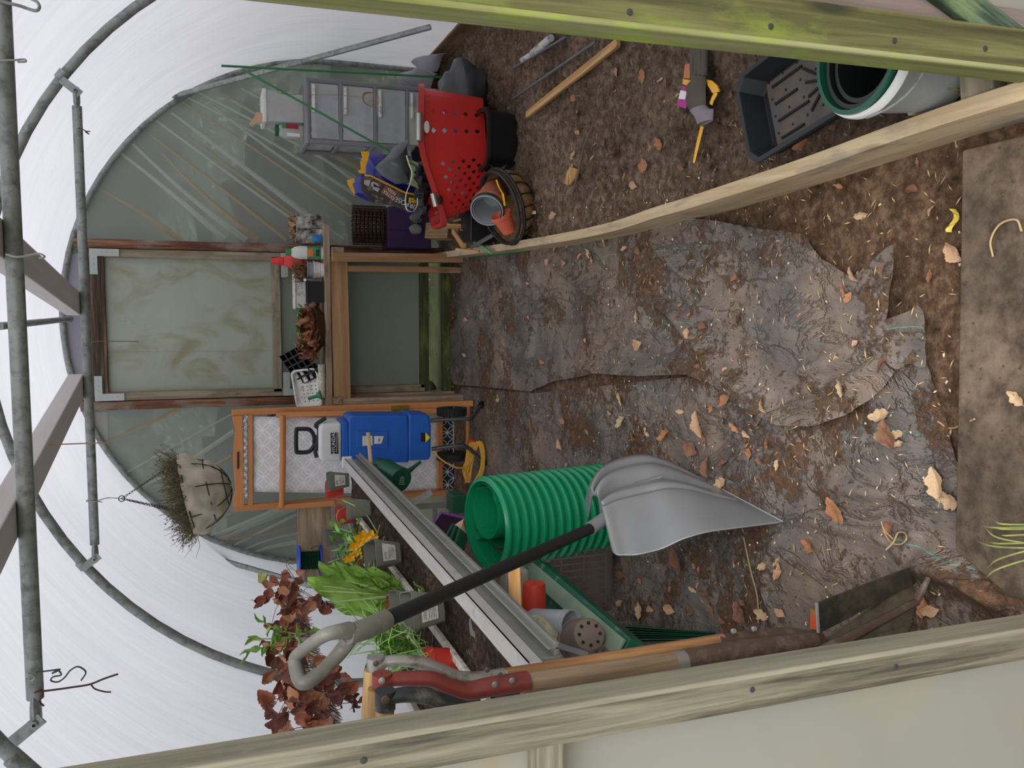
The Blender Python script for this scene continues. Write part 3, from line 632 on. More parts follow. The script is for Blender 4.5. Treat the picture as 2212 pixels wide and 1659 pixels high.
M_WHITE = plain('white_plastic', '#e8e6e1', .45, var=.05, dirt='#9a8f7e', dirtamt=.3); M_GREYP = plain('grey_plastic', '#8d9094', .5, var=.08)
t = thing('plant_pot', 'white ribbed pot with a dead dry plant on the bench', 'pot', (.20, 5.0, BT))
MB().lathe([(.042, 0), (.043, .02), (.046, .022), (.046, .032), (.047, .034), (.048, .045), (.052, .052), (.052, .058), (.049, .058), (.046, .04), (.04, .004)], (.20, 5.0, BT), n=36).build('pot', M_WHITE, t, smooth=True, angle=30)
MB().lathe([(.046, .05), (.048, .082), (.052, .088), (.052, .094), (.048, .094), (.043, .05)], (.20, 5.0, BT), n=36, cap0=False).build('inner_pot', M_GREYP, t, smooth=True, angle=30)
mb = MB()
for k in range(22): leafify(mb, (.2+random.uniform(-.03, .03), 5.0+random.uniform(-.03, .03), BT+.1), (random.uniform(-1.4, .6), random.uniform(-.8, .5), random.uniform(.4, 1.6)), .07, .035, curl=1.2, seed=k+40)
mb.build('dead_leaves', M_DRY[0], t, smooth=True)
mb = MB()
for k in range(30):
    a = V((.2+random.uniform(-.03, .03), 5.0+random.uniform(-.03, .03), BT+.09)); b = a+V((random.uniform(-.09, .05), random.uniform(-.05, .05), random.uniform(.03, .13))); mb.ring([a, a.lerp(b, .5)+V((.01, 0, .01)), b], .0012, 4)
mb.build('dead_stems', plain('dead_stem', '#7b6a48', .8), t)
def tray_mesh(mb, c, d, taper=.85, rim=.006, wall=.003, M=None):
    """open tray: c = centre of base, d = (width, depth, height)"""
    w, dp_, h = d; b0 = [V((sx*w/2*taper, sy*dp_/2*taper, 0)) for sx, sy in ((-1, -1), (1, -1), (1, 1), (-1, 1))]; t0 = [V((sx*w/2, sy*dp_/2, h)) for sx, sy in ((-1, -1), (1, -1), (1, 1), (-1, 1))]
    t1 = [V((p.x+math.copysign(rim, p.x), p.y+math.copysign(rim, p.y), h)) for p in t0]; t2 = [p-V((0, 0, rim)) for p in t1]
    ti = [V((p.x-math.copysign(wall, p.x), p.y-math.copysign(wall, p.y), h)) for p in t0]; bi = [V((p.x-math.copysign(wall, p.x), p.y-math.copysign(wall, p.y), wall)) for p in b0]
    L = b0+t0+[p-V((0, 0, rim)) for p in t0]+t2+t1+ti+bi
    L = [((M @ p) if M is not None else p)+V(c) for p in L]; f = [(3, 2, 1, 0)]
    def band(a, b):
        for i in range(4): f.append((a*4+i, a*4+(i+1) % 4, b*4+(i+1) % 4, b*4+i))
    band(0, 2); band(2, 3); band(3, 4); band(4, 5); band(5, 6); f.append((24, 25, 26, 27)); 
    return mb.add(L, f)
M_BLACKP = plain('black_plastic', '#17181a', .42, var=.15, bmp=.05)
t = thing('seed_tray', 'white seed tray lying behind the black box on the bench', 'tray', (.12, 5.12, BT))
tray_mesh(MB(), (.085, 5.13, BT), (.20, .12, .155), .9).build('tray', M_WHITE, t, bevel=.002)
t = thing('plastic_box', 'small square black plastic box on the bench', 'box', (.1, 5.0, BT)); tray_mesh(MB(), (.075, 5.0, BT), (.125, .085, .095), .94).build('box', M_BLACKP, t, bevel=.002)
MB().box((.085, 4.9535, BT+.045), (.04, .003, .035)).build('recess', plain('dull_black', '#0d0d0e', .3), t)
mb = MB(); mb.ring([(.13, 4.96, BT+.096), (.15, 4.96, BT+.12), (.155, 4.96, BT+.10)], .006, 8); mb.build('clip', M_BLACKP, t, smooth=True); MB().lathe([(.009, 0), (.009, .002)], (.143, 4.952, BT+.108), (0, -1, 0), 14, cap=True).build('white_disc', M_WHITE, t)
t = thing('plant_bowl', 'brown plant bowl overflowing with curled rust brown leaves on the bench', 'pot plant', (-.13, 4.99, BT))
MB().lathe([(.085, 0), (.125, .03), (.138, .045), (.142, .048), (.138, .05), (.11, .03)], (-.135, 5.0, BT), n=40, sy=.6).build('bowl', plain('brown_plastic', '#4a3023', .5), t, smooth=True)
mb = MB(); mb2 = MB()
for k in range(70):
    a = (-.135+random.uniform(-.12, .12), 4.98+random.uniform(-.05, .06), BT+.04+random.random()*.05)
    leafify(mb if k % 3 else mb2, a, (random.uniform(-1, 1), random.uniform(-1.3, .2), random.uniform(-.3, 1.2)), random.uniform(.06, .1), random.uniform(.045, .07), curl=.9, seed=k+80, serr=.04)
mb.build('brown_leaves', plain('rust_leaf', '#8d5a3e', .65, var=.35, vscale=22), t, smooth=True); mb2.build('tan_leaves', plain('tan_leaf', '#a9785a', .65, var=.35, vscale=22), t, smooth=True)
mb = MB()
for k in range(10): leafify(mb, (-.1+random.uniform(-.04, .1)-.1*(k % 2), 4.95, BT+.13+random.uniform(-.01, .02)), (random.uniform(-1, 1), -.5, random.uniform(-.2, 1)), .035, .028, curl=.3, seed=k+200)
o = mb.build('green_leaves', plain('fresh_leaf', '#6fae45', .55, var=.2, vscale=20), t, smooth=True); o['label'] = 'a few fresh green leaves'
t = thing('cell_tray', 'tilted black cell tray pile behind the brown leaves on the bench', 'seed tray', (-.33, 5.05, BT)); mb = MB()
R_ = Matrix.Rotation(math.radians(-32), 3, 'Y') @ Matrix.Rotation(math.radians(48), 3, 'X')
for i in range(5):
    for j in range(4):
        c = V((-.335, 5.08, BT+.115)) + R_ @ V(((i-2)*.042, (j-1.5)*.042, 0)); tray_mesh(mb, c, (.038, .038, .04), .7, .002, .002, R_)
o = mb.build('cells', M_BLACKP, t)
t = thing('colander_tray', 'white perforated plastic tray tilted on its side at the left of the bench', 'tray', (-.47, 5.02, BT))
R_ = Matrix.Rotation(math.radians(-8), 3, 'Y') @ Matrix.Rotation(math.radians(62), 3, 'X'); mb = MB(); C_ = V((-.475, 5.07, BT+.085)); mb2 = MB()
def rz(w, h, r, n=6):
    P = []
    for cx, cy, a0 in ((w/2-r, h/2-r, 0), (-w/2+r, h/2-r, 90), (-w/2+r, -h/2+r, 180), (w/2-r, -h/2+r, 270)):
        for i in range(n+1): a = math.radians(a0+90*i/n); P.append((cx+r*math.cos(a), cy+r*math.sin(a)))
    return P
def rtray(mb, C_, R_, w, d, h, r=.03, taper=.9, wall=.003, rim=.006):
    rows = [(taper, 0, 0), (1, 0, h-.004), (1, rim, h-.004), (1, rim, h), (1, -wall, h), (taper, -wall, wall)]; o = len(mb.v)
    k = len(rz(w, d, r))
    for tp, ex_, z in rows:
        for x, y in rz(w*tp+2*ex_, d*tp+2*ex_, r): mb.v.append(tuple(V(C_)+R_ @ V((x, y, z))))
    for i in range(len(rows)-1):
        for j in range(k): mb.f.append((o+i*k+j, o+i*k+(j+1) % k, o+(i+1)*k+(j+1) % k, o+(i+1)*k+j))
    mb.f.append(tuple(o+j for j in reversed(range(k)))); mb.f.append(tuple(o+(len(rows)-1)*k+j for j in range(k))); return mb
rtray(mb, C_, R_, .215, .15, .035).build('tray', M_WHITE, t, smooth=True, angle=35)
for i in range(8):
    for j in range(4): mb2.lathe([(.004, 0), (.004, .001)], C_+R_ @ V((-.08+i*.022, -.045+j*.026, .0035)), R_ @ V((0, 0, 1)), 8, cap=True)
mb2.build('holes', plain('hole_shadow', '#7e7a74', .8), t)
t = thing('paper_roll', 'rolled white plastic sheet lying along the bench front edge', 'roll', (-.42, 4.965, BT+.02))
MB().ring([(-.335, 4.972, BT+.021), (-.42, 4.972, BT+.021), (-.525, 4.972, BT+.021)], [.02, .021, .02], 18).build('roll', plain('dirty_white_roll', '#c9c2b4', .7, var=.15, vscale=30, dirt='#8c7a64', dirtamt=.4), t, smooth=True)
t = thing('watering_rose', 'green plastic watering can rose lying under the rolled sheet', 'rose', (-.5, 5.02, BT)); MB().lathe([(.01, 0), (.01, .05), (.026, .07), (.03, .074), (.0001, .08)], (-.53, 4.97, BT+.10), (.3, -.2, -1), 20).build('rose', plain('mid_green_plastic', '#1c8150', .4), t, smooth=True)
solo(MB().lathe([(.014, 0), (.016, .01), (.016, .04), (.01, .045)], (-.60, 4.98, BT), cap=True), 'wooden_peg', WB, 'short wooden peg at the left end of the bench', 'peg', smooth=True)
# garden hoses coiled behind the deckchair
def loop(c, rx, rz_, r, mat, name, label, y=5.12, tilt=.2, n=40, turns=1):
    P = [V((c[0]+rx*math.cos(a), y+tilt*math.sin(a)*.15+.016*a/6.28, c[1]+rz_*math.sin(a))) for a in [2*math.pi*turns*i/n for i in range(n+1)]]
    return solo(MB().ring(P, r, 10), name, mat, label, 'hose', smooth=True)
loop((-.80, .985), .195, .21, .013, plain('navy_hose', '#25295e', .45), 'garden_hose', 'dark blue hose loop showing behind the deckchair', 5.16, .2)
loop((-.83, .945), .21, .20, .014, plain('red_hose', '#c04452', .45), 'garden_hose', 'red hose loop showing behind the deckchair', 5.10, .2)
loop((-1.01, 1.15), .05, .09, .014, plain('green_hose', '#1d6b45', .45), 'garden_hose', 'dark green hose end behind the upper left of the deckchair', 5.14, .1)
# deckchair
WT = wood('teak_varnish', '#a8672f', '#c27f45', '#d4955a', .45, .8, contrast=.7, bmp=.1, knots=False)
def dk(x, y, off=0.0): return at(x, y, 4.97-.22*(x-500)/520-off)
dc = thing('deckchair', 'folded wooden deckchair with grey circle patterned fabric leaning at the left of the bench', 'deckchair', dk(1022, 985))
def bar(name, a, b, w, h, off=0, off2=None, mat=WT): return plank(name, dk(a[0], a[1], off), dk(b[0], b[1], off if off2 is None else off2), w, h, mat, dc, (0, 1, 0), bevel=.004)
bar('outer_stile', (501, 891), (1022, 871), .035, .034); bar('outer_stile', (507, 1098), (980, 1062), .035, .034)
bar('inner_stile', (597, 896), (946, 887), .03, .034, .05); bar('inner_stile', (600, 1096), (724, 1086), .03, .034, .05)
mb = MB(); pts = [(503, 1094), (503, 1075), (508, 1060), (505, 1020), (503, 990), (505, 960), (508, 930), (503, 910), (502, 898), (524, 897), (526, 990), (528, 1092)]
mb.prism([dk(x, y) for x, y in pts], (0, -1, 0), .02); hr = mb.build('head_rail', WT, dc, bevel=.003)
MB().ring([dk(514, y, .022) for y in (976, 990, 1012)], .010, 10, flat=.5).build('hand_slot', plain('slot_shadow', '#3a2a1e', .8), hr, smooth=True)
mb = MB(); mb.prism([dk(x, y) for x, y in [(534, 896), (545, 896), (546, 1090), (536, 1091)]], (0, -1, 0), .02); mb.build('second_rail', WT, dc, bevel=.002)
MB().ring([dk(611, 897, .06), dk(611, 995, .06), dk(609, 1094, .06)], .017, 14).build('cross_dowel', WT, dc, smooth=True)
bar('foot_rail', (950, 888), (950, 1054), .03, .035, .02); MB().ring([dk(1012, 872, .0), dk(1010, 965, .0)], .013, 12).build('lower_dowel', WT, dc, smooth=True)
for y, o_ in ((884, .05), (888, .02)): MB().box(dk(864, y-2, .035+o_), (.03, .01, .10)).build('brass_hinge', plain('brass', '#a08238', .4, .8), dc, bevel=.002)
def fabric_mat(name, bg_, fg, sc=11.5):
    m, nt, bs = newmat(name); v = coords(nt, (1, 0, 1), rnd=False)
    def rings(off):
        mp = N(nt, 'ShaderNodeMapping'); mp.inputs['Location'].default_value = off; mp.inputs['Scale'].default_value = (sc, 1, sc); nt.links.new(v, mp.inputs[0])
        fr = N(nt, 'ShaderNodeVectorMath', operation='FRACTION'); nt.links.new(mp.outputs[0], fr.inputs[0]); su = N(nt, 'ShaderNodeVectorMath', operation='SUBTRACT'); nt.links.new(fr.outputs[0], su.inputs[0]); su.inputs[1].default_value = (.5, .0, .5)
        mu = N(nt, 'ShaderNodeVectorMath', operation='MULTIPLY'); nt.links.new(su.outputs[0], mu.inputs[0]); mu.inputs[1].default_value = (1, 0, 1)
        ln = N(nt, 'ShaderNodeVectorMath', operation='LENGTH'); nt.links.new(mu.outputs[0], ln.inputs[0])
        return ln.outputs['Value']
    a, b = rings((0, 0, 0)), rings((.5, 0, .5)); k1 = ramp(nt, a, [(.44, (0, 0, 0, 1)), (.46, (1, 1, 1, 1)), (.495, (1, 1, 1, 1)), (.51, (0, 0, 0, 1))]); k2 = ramp(nt, b, [(.44, (0, 0, 0, 1)), (.46, (1, 1, 1, 1)), (.495, (1, 1, 1, 1)), (.51, (0, 0, 0, 1))])
    mx = N(nt, 'ShaderNodeMath', operation='MAXIMUM'); nt.links.new(k1, mx.inputs[0]); nt.links.new(k2, mx.inputs[1])
    nt.links.new(mixc(nt, mx.outputs[0], rgb(bg_), rgb(fg)), bs.inputs['Base Color']); bs.inputs['Roughness'].default_value = .85; return m
M_FAB = fabric_mat('circle_print_fabric', '#d8d6d4', '#f0efed'); M_FABD = fabric_mat('dark_circle_print', '#20222b', '#c9c9cc', 13)
mb = MB(); mb.grid(lambda a, b: dk(546+408*a, 899+163*b+3*math.sin(a*3), .0+.006*math.sin(b*9)+.012*math.sin(a*5)), 20, 12); mb.build('fabric_sling', M_FAB, dc, smooth=True, thick=.002)
mb = MB(); mb.grid(lambda a, b: dk(957+24*a, 893+162*b, .012), 2, 10); o = mb.build('fabric_underside', M_FABD, dc, thick=.002); o['label'] = 'dark patterned strip of fabric'
mb = MB(); mb.grid(lambda a, b: dk(527+7*a+1.6*math.sin(b*60), 897+178*b, .024), 2, 50); mb.build('fabric_edge', fabric_mat('fabric_edge_print', '#8f8b90', '#ececea', 26), dc, thick=.003)
mb = MB(); mb.prism([dk(x, y, .006) for x, y in [(614, 900), (643, 900), (643, 912), (614, 911)]], (0, -1, 0), .001); mb.build('sewn_label', M_WHITE, dc)
# blue and grey garden shredder on its stand
M_SB = plain('shredder_blue', '#2060bd', .38, var=.06, bmp=.04); M_SG = plain('shredder_grey', '#dadedc', .42, var=.04); M_STEEL = plain('grey_tube', '#55585c', .4, .5)
YS = 4.42; s0 = at(905, 948, YS)
sh = thing('garden_shredder', 'blue and light grey electric garden shredder with black handle on two wheels', 'shredder', (s0.x, YS, 0))
def ys(x, y): return at(x, y, YS)
def body(name, L, depth, mat, bev=.012, y0=YS, back=None):
    mb = MB(); P = [at(x, y, y0) for x, y in L]; mb.prism(P, (0, 1, 0), depth); return mb.build(name, mat, sh, bevel=bev)
body('lower_body', [(882, 894), (928, 896), (932, 920), (931, 985), (928, 994), (882, 996)], .20, M_SB)
body('main_body', [(752, 902), (760, 897), (882, 897), (884, 950), (884, 1000), (765, 1000), (752, 996)], .19, M_SB, .014)
body('blue_collar', [(738, 912), (752, 911), (756, 999), (738, 998)], .20, M_SB, .008)
body('grey_hopper', [(690, 922), (700, 916), (738, 913), (738, 997), (694, 997), (690, 985)], .20, M_SG, .014)
body('relief_panel', [(770, 930), (838, 933), (838, 968), (770, 965)], -.006, plain('shredder_blue_panel', '#2a62b8', .38), .003, YS)
mb = MB(); mb.prism([at(x, y, YS-.008) for x, y in [(714, 935), (729, 934), (731, 980), (715, 981)]], (0, -1, 0), .002); mb.build('nameplate', M_BLACKP, sh)
M_WP = plain('white_print', '#e8e8e6', .5, bmp=0, var=.02)
text('nameplate_text', 'HYUNDAI', M_WP, sh, at(721, 957.5, YS-.011), V((1, 0, 0)), V((0, 0, 1)), .026)
mb = MB()
for k in range(9): mb.box(at(727.5, 937+k*4.8, YS-.011), (.009, .001, .002))
mb.build('nameplate_line', M_WP, sh)
mb = MB(); mb.prism([at(x, y, YS-.008) for x, y in [(783, 942), (804, 941), (805, 962), (783, 963)]], (0, -1, 0), .0015); mb.prism([at(x, y, YS-.008) for x, y in [(808, 942), (829, 942), (824, 958), (808, 959)]], (0, -1, 0), .0015); lb = mb.build('white_labels', plain('paper_label', '#dddcd8', .6, var=.04), sh)
text('label_text', '106', plain('black_print', '#1c1c1c', .5), lb, at(819, 951, YS-.0105), V((1, 0, 0)), V((0, 0, 1)), .015)
mb = MB()
for k in range(3): mb.box(at(788+6*k, 952, YS-.0102), (.042, .0006, .0012))
mb.build('label_lines', MATS['black_print'], lb)
mb = MB(); mb.prism([at(x, y, YS-.002) for x, y in [(909, 935), (919, 935), (919, 954), (909, 954)]], (0, -1, 0), .002); mb.build('warning_plate', M_BLACKP, sh)
mb = MB(); mb.prism([at(x, y, YS-.004) for x, y in [(919, 934), (929, 945), (919, 956)]], (0, -1, 0), .002); mb.build('warning_triangle', plain('yellow_print', '#f0dc1e', .5), sh)
P = [(678, 940), (668, 928), (645, 927), (640, 931), (640, 972), (645, 977), (668, 975), (680, 958)]
MB().ring(curve([at(x, y, YS+.09) for x, y in P+[P[0]]], 5), .0115, 10).build('carry_handle', M_BLACKP, sh, smooth=True)
MB().ring([at(675, 949, YS+.09), at(692, 949, YS+.09)], [.02, .022], 10).build('handle_stem', M_BLACKP, sh, smooth=True)
MB().ring(curve([at(x, y, YS+.06) for x, y in [(684, 988), (681, 976), (684, 965), (689, 930), (682, 918), (700, 905), (704, 903)]], 5), [.010]*30+[.014], 8).build('lever', M_BLACKP, sh, smooth=True)
Lg = []
for a in ([(930, 908), (1000, 905), (1018, 903), (1040, 874)], [(932, 970), (992, 963), (1012, 968), (1045, 998)]):
    P = [at(a[0][0], a[0][1], YS+.05), at(a[1][0], a[1][1], YS+.02), at(a[2][0], a[2][1], YS+.03), on(a[3][0], a[3][1], .012)]
    MB().ring(curve(P, 5), .011, 12).build('stand_leg', M_STEEL, sh, smooth=True); d = (P[3]-P[2]).normalized(); MB().ring([P[3]-d*.02, P[3]+d*.015], .017, 14).build('rubber_foot', M_BLACKP, sh, smooth=True)
for y in (889, 985):
    c = at(976, y, 4.6); mb = MB(); mb.lathe([(.02, -.022), (.07, -.022), (.08, -.018), (.08, .018), (.07, .022), (.02, .022)], c, (1, 0, 0), 36)
    for k in range(26):
        a = 2*math.pi*k/26; mb.box(c+V((0, math.cos(a)*.081, math.sin(a)*.081)), (.04, .008, .01), Matrix.Rotation(a, 3, 'X'))
    w_ = mb.build('wheel', plain('tyre_black', '#1e1f21', .75), sh, smooth=True, angle=30); w_.data.materials[0] = MATS['tyre_black']
MB().ring([at(980, 880, 4.6), at(980, 995, 4.6)], .005, 8).build('axle', M_GALV, sh, smooth=True)
# yellow cable hanks
M_YEL = plain('yellow_cable', '#dfa93c', .45); mb = MB(); rr = random.Random(4)
for k in range(16):
    a, b = on(1012, 1000+rr.uniform(-10, 25), .02), on(1040, 960+rr.uniform(-8, 4), .02); zz = .02+.004*k; sp_ = rr.uniform(-.05, .05)
    P = [at(1010+rr.uniform(-5, 6), 1042, 4.55), at(1008+rr.uniform(-8, 12), 1010+rr.uniform(-6, 6), 4.5), at(1018+rr.uniform(-8, 12), 965+rr.uniform(-5, 5), 4.52), at(1040+rr.uniform(-6, 4), 958+rr.uniform(-3, 6), 4.5), at(1044+rr.uniform(-5, 2), 1005, 4.48), at(1030+rr.uniform(-8, 8), 1044, 4.5)]
    mb.ring(curve(P, 5), .0042, 6)
mb.ring(curve([at(940, 975, YS+.02), at(950, 990, YS), at(985, 1010, 4.4), at(1012, 1005, 4.42), at(1022, 985, 4.45)], 6), .0042, 6)
solo(mb, 'power_cable', M_YEL, 'yellow power cable gathered in a hank under the shredder', 'cable', smooth=True)
c = at(1015, 952, 4.6); solo(MB().lathe([(.012, 0), (.02, .01), (.02, .04), (.008, .06)], c, (-.3, -1, -.2), 12, cap=True), 'cable_plug', plain('orange_plastic', '#d8552c', .4), 'orange cable plug beside the yellow cable hank', 'plug', smooth=True)
# small green watering can hanging by its handle from a dowel
WBAM = wood('bamboo_dowel', '#9b8060', '#c2a67e', '#d9c4a0', .6, 1, knots=False); d0, d1 = at(795, 934, 3.84), at(806, 1050, 3.84)
o = plank('dowel', d0, d1, .017, .017, WBAM, bevel=.005); tag(o, 'short pale dowel sticking out from the staging end, watering can hung on it', 'dowel')
M_DG = plain('dark_green_plastic', '#17543f', .35, var=.08)
wc = thing('watering_can', 'small dark green watering can hanging with its base towards the doorway', 'watering can', at(870, 1037, 3.8))
b0 = at(867, 1037, 3.72); ax = (at(822, 1012, 3.86)-b0).normalized()
MB().lathe([(.0001, .002), (.05, .002), (.056, 0), (.058, .006), (.055, .02), (.055, .11), (.058, .114), (.058, .122), (.05, .122), (.05, .02)], b0, ax, 36).build('body', M_DG, wc, smooth=True, angle=35)
MB().lathe([(.044, .12), (.044, .165), (.047, .168), (.047, .172), (.04, .172), (.04, .12)], b0, ax, 30, cap0=False).build('neck', M_DG, wc, smooth=True, angle=35)
MB().ring([at(878, 1022, 3.78), at(895, 1008, 3.8), at(908, 998, 3.82)], [.014, .009, .007], 12).build('spout', M_DG, wc, smooth=True)
MB().ring(curve([at(832, 1006, 3.88), at(803, 1034, 3.82), at(796, 1046, 3.8), at(815, 1052, 3.74), at(842, 1051, 3.72)], 6), .007, 10, flat=.6).build('handle', M_DG, wc, smooth=True)
mb = MB()
for k in range(5): mb.ring([b0-ax*.002+V((-.02+.008*k, 0, -.012)), b0-ax*.002+V((-.016+.008*k, 0, .014-.003*(k % 2)))], .002, 5)
mb.build('moulded_mark', plain('worn_white_mark', '#9aa8a0', .7), wc)
# hanging basket lined with wool
hb = thing('hanging_basket', 'wire hanging basket lined with cream wool and dead stems hanging from the cross bar', 'hanging basket', at(430, 1070, 3.5))
bt = at(405, 1072, 3.5); up = (at(265, 1080, 3.5)-at(490, 1062, 3.5)).normalized(); tilt_ax = V((up.x-.18, 0, up.z)).normalized(); M_WOOL = plain('cream_wool', '#bdb3a0', .95, var=.2, vscale=18, bmp=1.0, bscale=45)
def wool(a, b):
    th = a*math.pi/2*1.02; ph = b*2*math.pi; r = .138*math.sin(th)*(1+.11*abs(math.sin(ph*7))*math.sin(th)+.16*noise.noise(V((math.cos(ph)*3, math.sin(ph)*3, a*5)))); h = -.161*math.cos(th)
    x = V((1, 0, 0)); x = (x-tilt_ax*x.dot(tilt_ax)).normalized(); y = tilt_ax.cross(x); return bt+x*r*math.cos(ph)+y*r*math.sin(ph)+tilt_ax*h
mb = MB(); mb.grid(wool, 20, 64); mb.build('wool_liner', M_WOOL, hb, smooth=True)
M_WIRE = plain('rusty_wire', '#3d332b', .6, .5); mb = MB()
def sph(th, ph, k=1.03):
    r = .141*math.sin(th)*k; h = -.166*math.cos(th); x = V((1, 0, 0)); x = (x-tilt_ax*x.dot(tilt_ax)).normalized(); y = tilt_ax.cross(x); return bt+x*r*math.cos(ph)+y*r*math.sin(ph)+tilt_ax*h
for th in (.55, 1.05, 1.55): mb.ring([sph(th, 2*math.pi*i/32) for i in range(32)], .0022, 6, closed=True)
for k in range(8): mb.ring([sph(.1+1.45*i/8, 2*math.pi*k/8+.4) for i in range(9)], .002, 6)
mb.build('wire_frame', M_WIRE, hb)
hk = at(263, 1077, 3.5); barp = V((hk.x, 3.5, b2z)); 
def chain(mb, a, b, link=.014):
    L = (b-a).length; n = int(L/link/.75); d = (b-a).normalized(); s = d.orthogonal().normalized(); q = d.cross(s)
    for i in range(n):
        c = a+d*(i+.5)*L/n; u_ = s if i % 2 else q; mb.ring([c+d*link*.5*math.cos(2*math.pi*j/8)+u_*link*.27*math.sin(2*math.pi*j/8) for j in range(8)], .0011, 4, closed=True)
mb = MB()
for ph in (.2, 2.3, 4.4): chain(mb, hk, sph(1.55, ph))
mb.build('chains', M_WIRE, hb)
MB().ring([hk+V((math.cos(a)*.011, 0, math.sin(a)*.011)) for a in [2*math.pi*i/14 for i in range(14)]], .0018, 6, closed=True).build('ring', M_WIRE, hb)
MB().ring(curve([hk, hk.lerp(barp, .5)+V((.006, 0, 0)), barp+V((.0, -.02, -.01)), barp+V((0, -.012, .021)), barp+V((0, .02, .01)), barp+V((-.012, .012, -.03))], 5), .0018, 6).build('hook', M_GALV, hb)
mb = MB(); rr = random.Random(9); x_ = V((1, 0, 0)); x_ = (x_-tilt_ax*x_.dot(tilt_ax)).normalized(); y_ = tilt_ax.cross(x_)
for k in range(1000):
    a = rr.random()*6.28; q = math.sqrt(rr.random())*.15; p = bt+x_*q*math.cos(a)+y_*q*math.sin(a); d = (tilt_ax*rr.uniform(.2, 1)+x_*math.cos(a)*rr.uniform(-.2, 1)+y_*math.sin(a)*rr.uniform(-.2, 1)).normalized(); L = rr.uniform(.02, .11)
    e_ = V((rr.uniform(-1, 1), rr.uniform(-1, 1), rr.uniform(-1, 1)))*.022; mb.ring([p, p+d*L*.5+e_, p+d*L+e_*.3], [.0012, .001, .0006], 3)
    if k % 2: mb.ball(p+d*L*rr.uniform(.5, 1), .0032, 4, 3)
mb.build('dead_stems', plain('grey_olive_stem', '#6d6448', .9, var=.35, vscale=50), hb)
# far left: upright board, twine reel, brown hanging planter
o = plank('timber_board', at(678, 1088, 4.9), at(684, 1310, 4.9), .035, .185, WB, None, (0, 0, 1)); 
tag(o, 'wide pale timber board set on edge behind the staging at far left', 'board')
for i, (x, y) in enumerate(((655, 1080), (697, 1080))): pass
rl = thing('twine_reel', 'blue plastic reel wound with dark green twine standing on the timber board', 'reel', at(692, 1207, 4.88)); c = at(692, 1207, 4.9); M_BL = plain('reel_blue', '#2b4fd0', .4)
for k, nm in ((0, 'base_flange'), (.118, 'top_flange')): MB().lathe([(.0001, k), (.088, k), (.09, k+.003), (.088, k+.007), (.0001, k+.009)], c, (.04, 0, 1), 40).build(nm, M_BL, rl, smooth=True, angle=40)
mb = MB()
for k in range(24): mb.lathe([(.05, .009+k*.0044), (.0585+.003*math.sin(k*1.7), .0112+k*.0044), (.05, .0134+k*.0044)], c, (.04, 0, 1), 30)
mb.build('twine', plain('green_twine', '#12553f', .8, var=.3, vscale=40), rl, smooth=True)
MB().ring(curve([c+V((.05, -.03, .02)), c+V((.09, -.05, .01)), c+V((.08, -.06, .06)), c+V((.095, -.05, .03))], 6), .0016, 5).build('loose_end', MATS['green_twine'], rl)
# ------------------------------------------------------------ far right corner
M_TG = plain('tower_grey', '#868689', .45, var=.06, bmp=.03)
YT = 4.82; A_, B_ = at(655, 170, YT), at(655, 303, YT); x1, x0 = A_.x, B_.x; zt_ = A_.z-.01; zb_ = .06; dpt = .36
tw = thing('drawer_tower', 'grey plastic drawer tower with clear drawers behind the red laundry basket', 'drawers', ((x0+x1)/2, YT+dpt/2, zb_))
def lean(z): return .035*(zt_-z)
MB().box(((x0+x1)/2, YT+dpt/2, zt_-.012), (x1-x0+.03, dpt, .028)).build('top', M_TG, tw, bevel=.01)
for x in (x0, x1):
    for y in (YT+.012, YT+dpt-.012): MB().ring([V((x, y, zb_)), V((x, y, zt_-.02))], .0135, 12).build('post', M_TG, tw, smooth=True)
zs = [at(xx, 240, YT).z for xx in (736, 811, 880)]
for z in zs+[zb_+.03]:
    mb = MB(); mb.box(((x0+x1)/2, YT+.01, z), (x1-x0, .02, .018)).box((x0, YT+dpt/2, z), (.016, dpt, .018)).box((x1, YT+dpt/2, z), (.016, dpt, .018)).box(((x0+x1)/2, YT+dpt-.01, z), (x1-x0, .02, .018)); mb.build('crosspiece', M_TG, tw, bevel=.003)
def clear_mat(name, col, a=.5, rough=.35):
    m, nt, bs = newmat(name); bs.inputs['Base Color'].default_value = rgb(col); bs.inputs['Roughness'].default_value = rough; out = nt.nodes['Material Output']
    t = N(nt, 'ShaderNodeBsdfTransparent'); mx = N(nt, 'ShaderNodeMixShader'); v = coords(nt); k = ramp(nt, noi(nt, v, 6, 5), [(.3, (a*.75,)*3+(1,)), (.7, (min(1, a*1.2),)*3+(1,))])
    nt.links.new(k, mx.inputs[0]); nt.links.new(t.outputs[0], mx.inputs[1]); nt.links.new(bs.outputs[0], mx.inputs[2]); nt.links.new(mx.outputs[0], out.inputs['Surface']); return m
M_CLR = clear_mat('cloudy_plastic', '#dde2e2', .42); ztops = [zt_-.03]+[z-.012 for z in zs[:-1]]+[zs[-1]-.012]; zbots = [z+.012 for z in zs]+[zb_+.045]
fills = [('#8f989f', .7), ('#d5d8d6', .6), ('#7fa9a6', .75), ('#3b3b3e', .5)]
